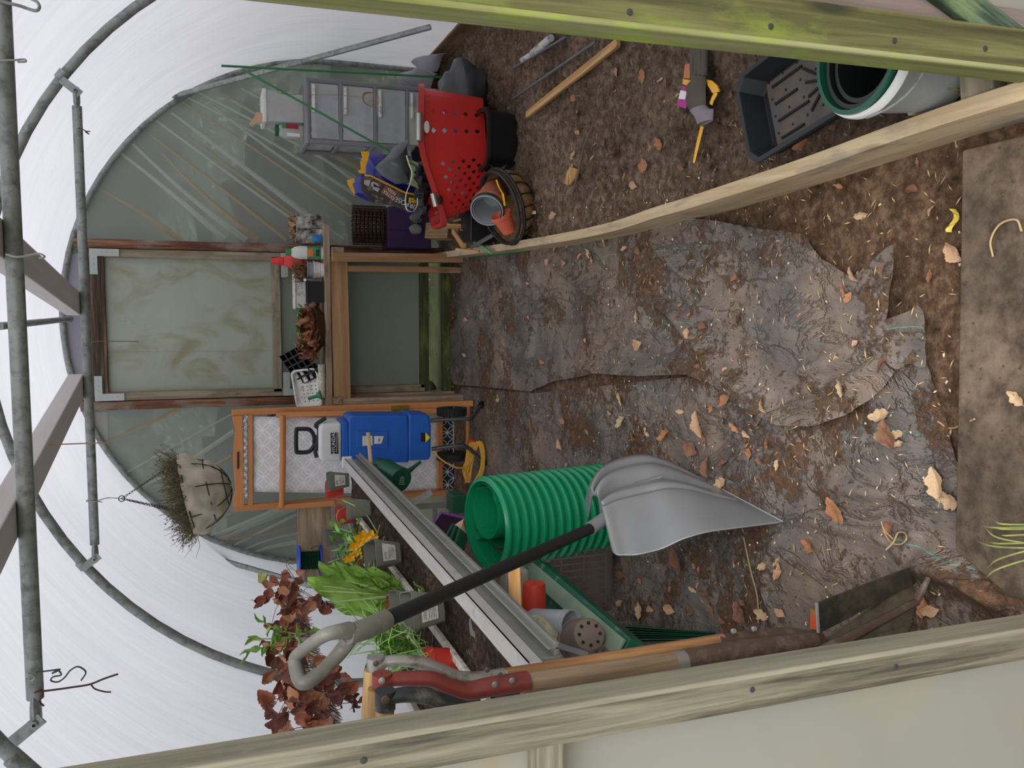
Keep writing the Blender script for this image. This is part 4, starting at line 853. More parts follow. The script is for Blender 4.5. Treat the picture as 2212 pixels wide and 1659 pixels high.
for k, (za, zb2) in enumerate(zip(ztops, zbots)):
    dw = None; mb = MB(); w_ = x1-x0-.034; cx = (x0+x1)/2; h = za-zb2
    mb.box((cx, YT+.006, (za+zb2)/2), (w_, .003, h)).box((cx-w_/2, YT+dpt/2, (za+zb2)/2), (.003, dpt-.03, h)).box((cx+w_/2, YT+dpt/2, (za+zb2)/2), (.003, dpt-.03, h)).box((cx, YT+dpt/2, zb2+.002), (w_, dpt-.03, .003))
    dw = mb.build('drawer', M_CLR, tw, bevel=.001); MB().box((cx+w_*.22, YT-.004, za-.014), (w_*.5, .018, .016)).build('drawer_grip', M_WHITE, dw, bevel=.004)
    MB().ball((cx, YT+.19, zb2+h*fills[k][1]*.5), (w_*.44, .14, h*fills[k][1]*.52), 14, 9, .25).build('contents', plain('drawer_contents_%d' % k, fills[k][0], .7, var=.25, vscale=12), dw, smooth=True)
MB().ball((x0+.07, YT+.03, zt_-.14), (.045, .018, .06), 12, 8, .4).build('black_item', M_BLACKP, tw, smooth=True)
t = thing('storage_box', 'cloudy clear plastic box of papers on top of the drawer tower', 'box', at(652, 225, YT+.1)); zq = zt_+.003; xa, xb = at(600, 195, YT+.06).x, at(600, 262, YT+.06).x
mb = MB(); tray_mesh(mb, ((xa+xb)/2, YT+.17, zq), (xa-xb, .2, .20), .92, .002, .003); mb.build('box', M_CLR, t, bevel=.003); MB().box(((xa+xb)/2, YT+.17, zq+.205), (xa-xb+.012, .212, .02)).build('lid', M_WHITE, t, bevel=.003)
M_CARD = plain('kraft_paper', '#c9a683', .8, var=.1); mb = MB()
mb.prism([(xb+.03, YT+.1, zq+.01), (xb+.14, YT+.12, zq+.02), (xb+.12, YT+.14, zq+.19), (xb+.05, YT+.12, zq+.14)], (0, 1, 0), .004); mb.prism([(xa-.02, YT+.11, zq+.01), (xa-.09, YT+.12, zq+.01), (xa-.07, YT+.13, zq+.07), (xa-.02, YT+.12, zq+.06)], (0, 1, 0), .004); mb.build('papers', M_CARD, t)
mb = MB(); mb.prism([(xb-.01, YT+.1, zq+.216), (xb+.045, YT+.1, zq+.216), (xb+.05, YT+.1, zq+.245), (xb+.01, YT+.1, zq+.265), (xb-.015, YT+.1, zq+.285), (xb-.03, YT+.1, zq+.27), (xb-.005, YT+.1, zq+.24)], (0, 1, 0), .01); solo(mb, 'paper_bag', M_CARD, 'torn brown paper bag on the lid of the clear box', 'paper bag')
c = V((at(630, 280, YT+.08).x, YT+.13, zt_+.003)); t = thing('feed_jar', 'clear jar of golden pellets with green lid on the drawer tower', 'jar', c)
MB().lathe([(.036, 0), (.038, .01), (.038, .10), (.03, .125), (.028, .13)], c, n=24, sq=.25).build('jar', M_CLR, t, smooth=True); MB().lathe([(.03, .128), (.03, .148), (.0001, .149)], c, n=24).build('lid', plain('dark_green_lid', '#14663a', .4), t, smooth=True, angle=40)
MB().lathe([(.033, .003), (.034, .045), (.0001, .05)], c, n=24, sq=.25).build('pellets', plain('golden_pellets', '#b99a5e', .9, var=.3, vscale=90, bmp=.6), t, smooth=True)
MB().box(c+V((.02, -.039, .065)), (.026, .002, .075)).build('red_green_label', plain('red_label', '#a5283a', .5), t); MB().box(c+V((.02, -.0395, .105)), (.026, .002, .02)).build('green_label_band', plain('green_label_2', '#2f9a4a', .5), t); MB().box(c+V((-.025, -.039, .055)), (.018, .002, .07)).build('white_label', M_WP, t)
# canes
M_CANE = plain('green_cane', '#2e7a48', .45, var=.1, bscale=200, bmp=.4)
a, b = at(478, 142, 4.75), at(958, 167, 4.75); b = b+(b-a).normalized()*.05
solo(MB().ring([a, b], .0062, 8), 'garden_cane', M_CANE, 'long green plastic coated cane standing upright at the right of the drawer tower', 'cane', smooth=True)
a, b = at(524, 150, 4.62), at(832, 322, 4.5); b = b+(b-a).normalized()*.30
solo(MB().ring([a, b], .0062, 8), 'garden_cane', M_CANE, 'green cane leaning diagonally across the front of the drawer tower', 'cane', smooth=True)
M_TW = plain('jute_twine', '#a68a60', .9); mb = MB(); q = [at(602, 192, 4.6), at(604, 202, 4.58), at(660, 204, 4.7), at(740, 206, 4.72), at(790, 212, 4.72)]
mb.ring(curve(q, 4), .0018, 5)
for k in range(5): c = at(790+3*k, 212+k, 4.7); mb.ring([c+V((math.cos(t_)*.03*(1+.3*k/4), -.01, math.sin(t_)*(.02+.006*k))) for t_ in [2*math.pi*i/12 for i in range(13)]], .0016, 5)
mb.ring(curve([at(800, 215, 4.7), at(815, 235, 4.7), at(825, 245, 4.7)], 4), .0016, 5); solo(mb, 'jute_twine', M_TW, 'tangle of brown twine tied round the cane and hanging over the drawers', 'twine')
# mesh roll, purple box, grey stones
mr = thing('wire_mesh_roll', 'rusty roll of square wire mesh standing on the purple box', 'mesh roll', at(838, 490, 5.12)); c = V((at(800, 487, 5.12).x, 5.13, at(838, 490, 5.06).z)); M_RUST = plain('rusty_mesh', '#4b3026', .8, .3, var=.3, vscale=40); mb = MB()
hgt = at(765, 487, 5.12).z-c.z
for kk, R_ in enumerate((.115, .10, .085, .07, .055)):
    for i in range(9): mb.ring([c+V((R_*math.cos(2*math.pi*j/28), R_*.55*math.sin(2*math.pi*j/28), hgt*i/8)) for j in range(28)], .0016, 4, closed=True)
    for j in range(int(28*R_/.115)): a = 2*math.pi*j/int(28*R_/.115); p = c+V((R_*math.cos(a), R_*.55*math.sin(a), -.004)); mb.ring([p, p+V((0, 0, hgt+.012))], .0016, 4)
mb.build('mesh', M_RUST, mr)
M_PUR = plain('purple_fabric', '#3c1f4e', .8, var=.15); mb = MB(); P = [at(838, 446, 5.06), at(838, 536, 5.06), at(932, 538, 5.06), at(932, 440, 5.06)]
t = thing('purple_crate', 'deep purple fabric box below the wire mesh roll', 'box', at(930, 490, 5.1)); MB().prism(P, (0, 1, 0), .2).build('box', M_PUR, t, bevel=.008)
MB().ring([at(848, 452, 5.052), at(890, 494, 5.052)], .002, 5); MB().prism([at(842, 494, 5.058), at(842, 496, 5.058), at(890, 500, 5.058), at(890, 498, 5.058)], (0, -1, 0), .002).build('seam', plain('dark_seam', '#26123a', .8), t)
for (x, y, lab) in ((900, 470, 'rounded grey stone beside the purple box, nearer the red basket'), (899, 495, 'rounded grey stone on the purple box, nearer the bench leg')):
    c = at(x, y, 5.0); solo(MB().ball(c, (.032, .03, .04), 14, 10, .25), 'grey_stone', plain('grey_stone', '#6c6f68', .8, var=.2), lab, 'stone', smooth=True)
# ------------------------------------------------------------ raised bed on the right
WBD = wood('bed_board_timber', '#8f7b5c', '#bda683', '#d8c6a4', .8, .9, stain='#8b8678', stainamt=.3, contrast=.8)
t = thing('bed_board', 'long bowed softwood board edging the raised bed beside the path', 'board', (BOARD[4].x, BOARD[4].y, 0)); mb = MB(); rows = []; P = curve([V((p.x, p.y, 0)) for p in BOARD], 5)
for i, p in enumerate(P):
    d = (P[min(i+1, len(P)-1)]-P[max(i-1, 0)]).normalized(); s = V((-d.y, d.x, 0)); s = s if s.x > 0 else -s; h = .105+.02*min(1, max(0, (5.2-p.y)/1.5))-.005*math.sin(p.y*5)
    rows.append([p+V((0, 0, -.02)), p+V((0, 0, h)), p+s*.034+V((0, 0, h+.002)), p+s*.034+V((0, 0, -.02))])
for i in range(len(rows)-1): mb.hexa(rows[i], rows[i+1])
# grain follows Y: rotate object so its X axis is along the board
me_M = Matrix.Rotation(math.radians(90), 4, 'Z'); inv = me_M.inverted(); mb.v = [tuple(inv @ V(v)) for v in mb.v]; mb.build('board', WBD, t, M=me_M, bevel=.002)
WBE = wood('damp_board_timber', '#54402c', '#86694a', '#a88b66', .8, 1, stain='#4a3a2c', stainamt=.4)
a, b = at(932, 140, 5.22), at(945, 158, 5.2)
o = plank('bed_board', (1.20, 5.24, .13), (1.50, 5.24, .13), .05, .14, WBE); tag(o, 'short board end closing the far right corner of the raised bed', 'board')
o = plank('bed_board', (1.455, 5.2, .125), (1.462, 3.2, .125), .035, .13, WBE); tag(o, 'board running along the film on the far right side of the bed', 'board')
solo(MB().grid(lambda a, b: V((1.40-.12*b+.03*math.sin(a*9), 5.25-.45*a, .14+.15*math.sin(b*math.pi)*(1+.2*math.sin(a*14))+.05*b)), 20, 12), 'film_bundle', M_FILM, 'crumpled white film gathered above the far right board', 'plastic sheet', smooth=True)
SOIL = .075
# laundry basket
YB = 3.92
Tp = [at(907, 188, YB+.03), at(905, 325, YB-.03), at(958, 480, YB+.02), at(950, 500, YB+.38)+V((.02, 0, .05)), at(905, 188, YB+.42)]
Bp = [at(1043, 212, YB+.05), at(1052, 335, YB+.0), at(1040, 442, YB+.06), at(1040, 460, YB+.34)+V((.05, 0, .0)), at(1043, 215, YB+.34)]
def rounded(P, n=64, k=.22):
    out = []
    for i in range(len(P)):
        a, b, c = P[i-1], P[i], P[(i+1) % len(P)]
        out.append(b+(a-b)*k); 
        for t_ in (.25, .5, .75): out.append((b+(a-b)*k)*(1-t_)**2+b*2*t_*(1-t_)+(b+(c-b)*k)*t_**2)
        out.append(b+(c-b)*k)
    L = [0]; m_ = len(out)
    for i in range(m_): L.append(L[-1]+(out[(i+1) % m_]-out[i]).length)
    res = []
    for j in range(n):
        s = L[-1]*j/n; i = max(q for q in range(m_) if L[q] <= s); f = (s-L[i])/(L[i+1]-L[i]+1e-9); res.append(out[i].lerp(out[(i+1) % m_], f))
    return res
NU = 60
TR_, BR_ = rounded(Tp, NU), rounded(Bp, NU)
lb = thing('laundry_basket', 'red plastic laundry basket with diamond holes standing on a black tub', 'basket', (BR_[0]+BR_[NU//2])/2)
NV = 12; mb = MB(); vi = {}
def S(u, v): i = int(u) % NU; f = u-int(u); a = TR_[i].lerp(TR_[(i+1) % NU], f); b = BR_[i].lerp(BR_[(i+1) % NU], f); p = b.lerp(a, v/NV); return p
front = [u for u in range(NU) if min(TR_[u].x, 9) > .66 and TR_[u].y < YB+.1]; side = [u for u in range(NU) if TR_[u].x <= .68 and TR_[u].y < YB+.2]
def hole(u, v):
    if u in front: k = front.index(u); return k % 3 == 1 and 1 <= v <= 9 and v % 2 == 1 and 2 < k < len(front)-2
    if u in side: return 1 <= v <= 8 and (v+side.index(u)) % 2 == 0
    return v % 2 == 0 and u % 2 == 0 and 3 <= v <= 10
for u in range(NU):
    for v in range(NV):
        c = [S(u, v), S(u+1, v), S(u+1, v+1), S(u, v+1)]
        if hole(u, v):
            m_ = (c[0]+c[2])/2; w_ = 1.0 if u in front else .8; d = [m_.lerp((c[0]+c[1])/2, .97), m_.lerp((c[1]+c[2])/2, .95*w_), m_.lerp((c[2]+c[3])/2, .97), m_.lerp((c[3]+c[0])/2, .85*w_)]
            mb.add(c+d, [(0, 1, 4), (1, 5, 4), (1, 2, 5), (2, 6, 5), (2, 3, 6), (3, 7, 6), (3, 0, 7), (0, 4, 7)])
        else: mb.add(c, [(0, 1, 2, 3)])
mb.add(BR_, [tuple(range(NU))]); mb.build('basket_body', M_RED, lb, smooth=False, thick=.002)
rim = [p+V((0, 0, .004)) for p in TR_]; cc = sum(rim, V())/NU; mb = MB(); out = [p+(p-cc).normalized()*.016 for p in rim]
for j in range(NU):
    k = (j+1) % NU; mb.add([rim[j], out[j], out[j]-V((0, 0, .028)), rim[j]-V((0, 0, .028)), rim[k], out[k], out[k]-V((0, 0, .028)), rim[k]-V((0, 0, .028))], [(0, 1, 5, 4), (1, 2, 6, 5), (2, 3, 7, 6), (3, 0, 4, 7)])
mb.build('rim', plain('red_rim_plastic', '#c43a36', .4), lb, smooth=True, angle=30)
M_CHR = plain('bright_clip_metal', '#b9b7b0', .3, .7)
for y0, y1, x_, Y_ in ((245, 304, 906, YB-.02), (418, 446, 935, YB-.01)):
    MB().ring([at(x_, y0, Y_-.02), at(x_+(y1-y0)*.25*(1 if y0 > 300 else 0), y1, Y_-.02)], .014, 12).build('handle_clip', M_CHR, lb, smooth=True)
    MB().ball(at(x_+16, (y0+y1)/2, Y_-.004), (.028, .004, .014) if y0 < 300 else (.02, .004, .012), 14, 8).build('handle_hole', M_WHITE if y0 < 300 else M_BLACKP, lb, smooth=True)
# pale and patterned things inside the basket
mb = MB(); c = (sum(TR_, V())/NU).lerp(sum(BR_, V())/NU, .45); mb.ball(c, (.22, .13, .10), 20, 12, .5); solo(mb, 'plastic_bag', plain('pale_blue_bag', '#9fb0bb', .35, var=.25, vscale=12, bmp=.4, bscale=20), 'pale crumpled plastic bag glimpsed through the diamond holes of the basket', 'bag', smooth=True)
# black tub under the basket
tb = thing('plastic_tub', 'black plastic tub on the soil under the red laundry basket', 'tub', (.85, 3.95, SOIL)); ca, cb = on(1117, 240, SOIL), on(1117, 358, SOIL); hz = at(1050, 300, ca.y).z
mb = MB(); cx, w_ = (ca.x+cb.x)/2, (ca.x-cb.x); mb.lathe([(.42, 0), (.5, .004), (.545, hz-SOIL-.02), (.58, hz-SOIL-.015), (.58, hz-SOIL), (.5, hz-SOIL)], (cx, ca.y+.16, SOIL), n=48, sq=.3, sx=w_, sy=.33); mb.build('tub', M_BLACKP, tb, smooth=True, angle=35)
MB().ring(curve([at(1050, 345, YB-.06), at(1062, 360, YB-.12), at(1085, 395, 3.72), at(1100, 420, 3.66)], 6), .007, 8, flat=.4).build('handle_strap', M_BLACKP, tb, smooth=True)
# compost bag with its printed panel
def crumple(pts, Y, depth, seed, amp=.012, n=16):
    """stuffed bag: outline in the picture swept to a cushion with creases"""
    P = [at(x, y, Y) for x, y in pts]; c = sum(P, V())/len(P); P2 = []
    for i in range(len(P)): P2 += [P[i], P[i].lerp(P[(i+1) % len(P)], .5)]
    mb = MB(); m_ = len(P2); o = 0; R_ = 7; vs = []
    for side in (-1, 1):
        for r in range(R_+1):
            f = r/R_
            for p in P2:
                q = p.lerp(c, f); z = math.sin(min(1, f*1.2)*math.pi/2)**.7*depth*.5*side; nn = noise.noise(q*9+V((seed, side, 0)))+.6*noise.noise(q*22+V((seed, 0, side))); q = q+V((0, z+side*-0+amp*nn*(f > 0), amp*.5*nn*(0 < f))); vs.append(q)
    fs = []
    for s in range(2):
        for r in range(R_):
            for j in range(m_):
                a = s*(R_+1)*m_+r*m_+j; b = s*(R_+1)*m_+r*m_+(j+1) % m_; fs.append((a, b, b+m_, a+m_) if s else (b, a, a+m_, b+m_))
    mb.add(vs, fs); return mb
def zz(L, ox=740, oy=300, s=9.215): return [(ox+x/s, oy+y/s) for x, y in L]
M_BB = plain('blue_bag_plastic', '#1a1f86', .28, var=.25, vscale=20, bmp=.2, bscale=25); M_YB = plain('yellow_bag_plastic', '#f0b22e', .35, var=.1)
cb_ = thing('compost_bag', 'blue and yellow compost bag with printed panel slumped behind the basket rim', 'bag', at(860, 385, 4.2))
crumple(zz([(360, 240), (700, 260), (860, 330), (1100, 800), (1500, 1000), (1560, 1400), (1400, 1500), (1000, 1330), (700, 1290), (480, 1230), (240, 1110), (180, 950), (240, 770), (380, 730), (330, 620), (380, 420)]), 4.28, .22, 3).build('bag_body', M_BB, cb_, smooth=True)
mb = MB(); mb.prism([at(x, y, 4.14) for x, y in zz([(370, 250), (530, 245), (530, 330), (500, 430), (460, 560), (460, 690), (340, 680), (310, 630), (370, 600), (360, 450), (400, 360)])], (0, 1, 0), .01); mb.prism([at(x, y, 4.15) for x, y in zz([(95, 820), (230, 775), (240, 850), (190, 900), (245, 1040), (240, 1105), (180, 1020), (110, 900)])], (0, 1, 0), .01)
mb.prism([at(x, y, 4.13) for x, y in zz([(440, 700), (560, 720), (900, 880), (1240, 1050), (1430, 1090), (1430, 1115), (1230, 1080), (880, 915), (560, 750), (440, 740)])], (0, 1, 0), .006); mb.build('yellow_bands', M_YB, cb_)
pan = MB(); pan.prism([at(x, y, 4.135) for x, y in zz([(390, 760), (560, 750), (880, 915), (1230, 1080), (1440, 1110), (1470, 1380), (1300, 1420), (1000, 1330), (620, 1280), (480, 1150), (380, 1030), (350, 850)])], (0, 1, 0), .01)
pn = pan.build('printed_panel', plain('printed_panel', '#40393a', .4, var=.5, vscale=12, dirt='#a3917c', dirtamt=.35), cb_)
MB().prism([at(x, y, 4.13) for x, y in zz([(860, 930), (1090, 1080), (1000, 1240), (770, 1050)])], (0, -1, 0), .003).build('brown_label', plain('brown_label', '#96604f', .5), pn)
tr1, tu1 = V((.75, 0, 1)), V((-1, 0, .75))
text('label_word', 'EXTRA', M_WP, pn, at(*zz([(925, 1115)])[0], 4.124), tr1, tu1, .021); text('label_word', 'FEED', M_WP, pn, at(*zz([(985, 1045)])[0], 4.124), tr1, tu1, .021)
tr2, tu2 = V((.35, 0, 1)), V((-1, 0, .35)); text('printed_word', 'PURPOSE', M_WP, pn, at(*zz([(1300, 1295)])[0], 4.128), tr2, tu2, .033)
MB().prism([at(x, y, 4.131) for x, y in zz([(1320, 1165), (1460, 1190), (1455, 1280), (1310, 1255)])], (0, -1, 0), .002).build('orange_panel', M_YB, pn)
text('panel_word', 'INNES', MATS['black_print'], pn, at(*zz([(1385, 1222)])[0], 4.125), V((0, 0, 1)), V((-1, 0, 0)), .006)
mb = MB()
for L in ([(430, 820), (560, 820), (520, 950), (430, 900)], [(560, 870), (620, 850), (610, 960), (570, 940)], [(600, 950), (740, 990), (700, 1060), (600, 1000)]): mb.prism([at(x, y, 4.131) for x, y in zz(L)], (0, -1, 0), .002)
for k in range(4): mb.beam(at(*zz([(600+12*k, 850+12*k)])[0], 4.129), at(*zz([(715, 900+14*k)])[0], 4.129), .003, .002, (0, 1, 0))
mb.build('pale_print', plain('pale_print', '#b9b5b2', .5), pn)
gb = crumple(zz([(1310, 20), (1270, 200), (1360, 650), (1330, 880), (1060, 900), (760, 720), (650, 570), (700, 500), (850, 370), (1000, 180), (1180, 60)]), 4.02, .13, 8, .016)
solo(gb, 'bin_bag', plain('grey_bin_bag', '#54585c', .25, var=.25, vscale=10, bmp=.5, bscale=16), 'shiny grey bin bag crumpled against the rim of the red basket', 'bag', smooth=True)
mb = MB(); mb.ring(curve([at(x, y, 3.93) for x, y in zz([(1270, 330), (1320, 500), (1380, 680), (1340, 900), (1270, 1080), (1250, 1280), (1290, 1420), (1400, 1440), (1480, 1330), (1490, 1180)])], 6), .012, 8, flat=.15)
solo(mb, 'webbing_strap', plain('pale_webbing', '#b9c09a', .8, var=.15), 'pale green webbing strap looped over the bag panel', 'strap', smooth=True)
mb = MB()
for k in range(16): p = at(905+random.uniform(0, 30), 300+random.uniform(0, 160), 4.0); mb.ball(p+V((0, random.uniform(0, .15), 0)), (.035, .04, .03), 8, 6, .8)
solo(mb, 'black_sheeting', plain('black_sheeting', '#202224', .45, bmp=.3, bscale=25), 'scraps of black sheeting stuffed inside the basket rim', 'plastic sheet', smooth=True)
# grey bag behind the basket
solo(MB().ball(at(985, 195, 4.35)+V((-.02, 0, -.04)), (.16, .14, .13), 22, 14, .35), 'bin_bag', plain('slate_bag', '#4e5257', .35, var=.2, vscale=7, bmp=.4, bscale=14), 'slate grey bag slumped on the soil behind the red basket', 'bag', smooth=True)
# coir lined basket with pots
cbk = thing('coir_basket', 'black wire hanging basket with coir liner resting on the bed soil', 'hanging basket', on(1160, 430, SOIL)); RC = .165; cc0 = at(1087, 447, 3.68)
a1, a2 = at(1062, 372, 3.66), at(1107, 526, 3.66); xd = (a1-a2).normalized(); axu = V((-xd.z, -.16, xd.x)).normalized(); axu = axu if axu.z > 0 else -axu; RC = (a1-a2).length/2
yd = axu.cross(xd).normalized(); hh = .125
M_COIR = plain('coir_fibre', '#8a6a45', .95, var=.4, vscale=25, bmp=1.0, bscale=120)
def coir(th, ph, k=1.0):
    r = RC*math.sin(th)*k; return cc0+xd*r*math.cos(ph)+yd*r*math.sin(ph)-axu*hh*math.cos(th)*k
mb = MB(); mb.grid(lambda a, b: coir(a*1.57, b*6.2832, 1+.05*abs(math.sin(b*6.2832*9))*math.sin(a*1.57)+.03*noise.noise(V((b*20, a*6, 1)))), 18, 90); mb.build('coir_liner', M_COIR, cbk, smooth=True)
mb = MB(); rr = random.Random(2)
for k in range(500):
    th, ph = rr.uniform(.2, 1.6), rr.uniform(0, 6.28); p = coir(th, ph, 1.02); q = p+V((rr.uniform(-.02, .02), rr.uniform(-.02, .02), rr.uniform(-.015, .02))); mb.ring([p, p.lerp(q, .5)+V((0, 0, .004)), q], .0005, 3)
mb.build('loose_fibre', plain('coir_strand', '#a5855c', .9), cbk)
mb = MB()
for k in range(18): mb.ring([coir(.15+1.42*i/8, 6.2832*k/18, 1.035) for i in range(9)], .0028, 6)
mb.build('wires', M_BLACKP, cbk, smooth=True); mb = MB()
for off, r_ in ((0, RC*1.05), (.022, RC*1.0)): mb.ring([cc0+axu*off+xd*r_*math.cos(a)+yd*r_*math.sin(a) for a in [6.2832*i/48 for i in range(48)]], .0075, 8, closed=True, flat=.8)
mb.build('rim', M_BLACKP, cbk, smooth=True)
MB().box(coir(1.1, 4.3, 1.06), (.014, .002, .022)).build('tag', plain('cream_tag', '#e2dfb4', .5), cbk)
M_TC = plain('terracotta', '#b5694a', .75, var=.12, bmp=.1, dirt='#c9a78f', dirtamt=.2); M_GRIN = plain('dusty_grey_pot', '#9aa0a4', .5, var=.1)
pax = (at(1048, 462, 3.62)-at(1075, 400, 3.8)).normalized(); p0 = at(1072, 408, 3.78)
t = thing('plant_pot', 'terracotta coloured pot with grey pots nested in it lying on the coir basket', 'pot', p0)
MB().lathe([(.0001, 0), (.052, 0), (.055, .004), (.072, .15), (.077, .15), (.078, .175), (.073, .175), (.068, .14)], p0, pax, 40).build('outer_pot', M_TC, t, smooth=True, angle=35)
MB().lathe([(.06, .13), (.071, .17), (.077, .172), (.077, .192), (.072, .192), (.062, .1)], p0, pax, 40, cap0=False).build('dark_rim_pot', plain('dark_green_pot', '#1d3a33', .4), t, smooth=True, angle=35)
o = MB().lathe([(.068, .185), (.074, .193), (.074, .203), (.069, .203), (.050, .07), (.0001, .065)], p0, pax, 40, cap0=False).build('inner_pot', M_GRIN, t, smooth=True, angle=35); MB().lathe([(.060, .18), (.063, .2), (.0615, .2), (.052, .10)], p0, pax, 40, cap0=False).build('inner_rim', M_GRIN, t, smooth=True, angle=35)
p1 = at(1098, 470, 3.62); a3 = (at(1082, 462, 3.55)-at(1098, 482, 3.66)).normalized()
solo(MB().lathe([(.0001, .0), (.03, .0), (.044, .075), (.047, .075), (.047, .09), (.043, .09), (.03, .01)], at(1100, 500, 3.62), (at(1083, 466, 3.6)-at(1100, 500, 3.62)).normalized(), 30), 'plant_pot', plain('orange_terracotta', '#cf6146', .6), 'small orange plastic pot tipped inside the coir basket rim', 'pot', smooth=True, angle=35)
solo(MB().ring(curve([at(1072, 388, 3.6), at(1078, 405, 3.6), at(1086, 420, 3.6), at(1090, 445, 3.6)], 5), [.008]*10+[.013]*6, 10, flat=.35), 'plant_label', M_YB, 'orange yellow plastic plant label stuck between the pot and the basket rim', 'label', smooth=True)
# offcuts behind the coir basket
def q2(x, y): return (930+x/8.73, 380+y/8.73)
WOF = wood('offcut_timber', '#7d5c3a', '#b98d58', '#d9b67f', .75, 1.2, contrast=1.1)
def offcut(a, b, w, h, Ya, Yb, lab, mat=WOF, name='timber_offcut', up=(0, 1, 0)): o = plank(name, at(*q2(*a), Ya), at(*q2(*b), Yb), w, h, mat, None, up); return tag(o, lab, 'timber offcut')
offcut((10, 1050), (440, 1050), .09, .10, 4.85, 4.7, 'squared grey timber block with sawn orange end at the far end of the bed board', WBE)
offcut((330, 950), (720, 960), .022, .05, 4.35, 4.25, 'flat pale offcut with a dark knot among the wood scraps')
offcut((430, 1020), (640, 1330), .02, .035, 4.4, 4.2, 'splintered yellow offcut lying over the bed board')
offcut((560, 1010), (790, 1080), .01, .015, 4.25, 4.2, 'thin split sliver of wood beside the flat pale offcut')
offcut((480, 1380), (920, 1430), .014, .012, 4.2, 4.05, 'broken pale lath end resting on the bed board')
o = solo(MB().ring(curve([at(*q2(430, 850), 4.3), at(*q2(620, 800), 4.25), at(*q2(720, 720), 4.2), at(*q2(840, 620), 4.15)], 5), .006, 8), 'stick', WOF, 'bent brown twig leaning on the wood offcuts', 'stick', smooth=True)
solo(MB().ring([at(*q2(430, 970), 4.4), at(*q2(1140, 1450), 4.0)], .008, 10), 'garden_cane', plain('pale_green_cane', '#6fae7a', .5, var=.1), 'short pale green cane lying across the wood offcuts', 'cane', smooth=True)
solo(MB().ring([at(*q2(760, 1350), 4.15), at(*q2(1280, 1050), 3.95)], .012, 10, flat=.5), 'plastic_strip', plain('grey_strip', '#5b5d5e', .6), 'grey flat strip lying under the pale green cane', 'strip', smooth=True)
c = at(*q2(860, 980), 4.1); solo(MB().box((c.x+.06, c.y+.1, SOIL+.07), (.25, .22, .14)), 'crate', M_BLACKP, 'black box partly hidden between the offcuts and the nested pots', 'box', bevel=.005)
a, b = on(1085, 551, .01), on(1215, 512, .01); b.z = a.z = .012
for (x0, y0, x1, y1), lab in (((1030, 554, 1078, 549), 'short green cane piece on the path at the far end of the bed board'), ((1083, 549, 1140, 540), 'green cane lying along the foot of the bed board'), ((1165, 533, 1217, 527), 'green cane end on the path beside the bed board, nearest the doorway')):
    solo(MB().ring([on(x0, y0, .02), on(x1, y1, .02)], .006, 8), 'garden_cane', M_CANE, lab, 'cane', smooth=True)
# rods and sticks on the soil
def rod(name, a, b, r, mat, lab, cat, z=SOIL+.02, flat=1): return solo(MB().ring([on(a[0], a[1], z), on(b[0], b[1], z)], r, 10, flat=flat), name, mat, lab, cat, smooth=True)
M_ROD = plain('grey_rod', '#6d7175', .5, .3); rod('metal_rod', (1109, 213), (1287, 90), .006, M_ROD, 'slim grey rod lying on the bed soil next to the lath', 'rod'); rod('metal_rod', (1109, 147), (1222, 80), .006, M_ROD, 'slim grey rod lying on the bed soil beside the white tube', 'rod')
t = solo(MB().ring([on(1128, 130, .1), on(1150, 116, .1), on(1152, 114, .1), on(1190, 82, .1)], [.012, .012, .016, .016], 14), 'marked_tube', plain('white_speckled_tube', '#cfcdca', .4, dirt='#1c1c1c', dirtamt=.45, vscale=9), 'white tube with black marks lying on the bed soil', 'tube', smooth=True)
o = plank('lath', on(1139, 248, SOIL+.025), on(1336, 92, SOIL+.025), .03, .018, WOF); tag(o, 'pale square lath lying diagonally on the bed soil', 'lath')
WST = plain('grey_brown_bark', '#6b5846', .9, var=.3, vscale=30)
solo(MB().ring(curve([on(1303, 205, .1), on(1285, 260, .1), on(1262, 315, .105), on(1250, 370, .1), on(1236, 420, .095)], 5), [.003]*12+[.005]*9, 8), 'stick', WST, 'long thin bare twig lying across the middle of the bed soil', 'stick', smooth=True)
solo(MB().prism([on(x, y, .095) for x, y in [(1235, 360), (1248, 365), (1245, 385), (1232, 402), (1222, 396), (1228, 375)]], (0, 0, 1), .008), 'wood_chip', WOF, 'pale bark chip beside the long thin twig', 'wood chip')
solo(MB().ball(on(1325, 323, .09), (.024, .02, .018), 12, 9, .4), 'soil_clod', M_BED, 'rounded dark soil clod in the middle of the bed', 'clod', smooth=True)
# glove on a torn packet
M_GLV = plain('dirty_grey_glove', '#5b524b', .9, var=.15, bmp=.5, bscale=150); gz = SOIL+.03
gl = thing('work_glove', 'grey dirty work glove lying palm down on a torn seed packet', 'glove', on(1510, 200, SOIL))
def g(x, y, z=gz): return on(1430+x/5.924, 90+y/5.924, z)
def digit(P, r): return MB().ring(curve([g(*p) for p in P], 5), r, 12, flat=.8)
mb = MB(); L_ = [[(385, 470), (560, 470)], [(375, 560), (560, 560)], [(330, 650), (560, 640)], [(315, 740), (560, 740)], [(330, 830), (560, 810)], [(380, 900), (560, 830)]]
def cuff(rows, mat, nm, h=.03):
    mb = MB(); vs = []; n = 16
    for a, b in rows:
        A, B = g(*a), g(*b); c = (A+B)/2; x = (B-A)/2
        for j in range(n): an = 6.2832*j/n; vs.append(c+x*math.cos(an)+V((0, 0, h*.5*math.sin(an)*(1 if math.sin(an) > 0 else .5))))
    fs = [(i*n+j, i*n+(j+1) % n, (i+1)*n+(j+1) % n, (i+1)*n+j) for i in range(len(rows)-1) for j in range(n)]; fs.append(tuple(range(n))); mb.add(vs, fs); return mb.build(nm, mat, gl, smooth=True)
cuff([((395, 440), (555, 440))]+[tuple(r) for r in L_], M_GLV, 'palm')
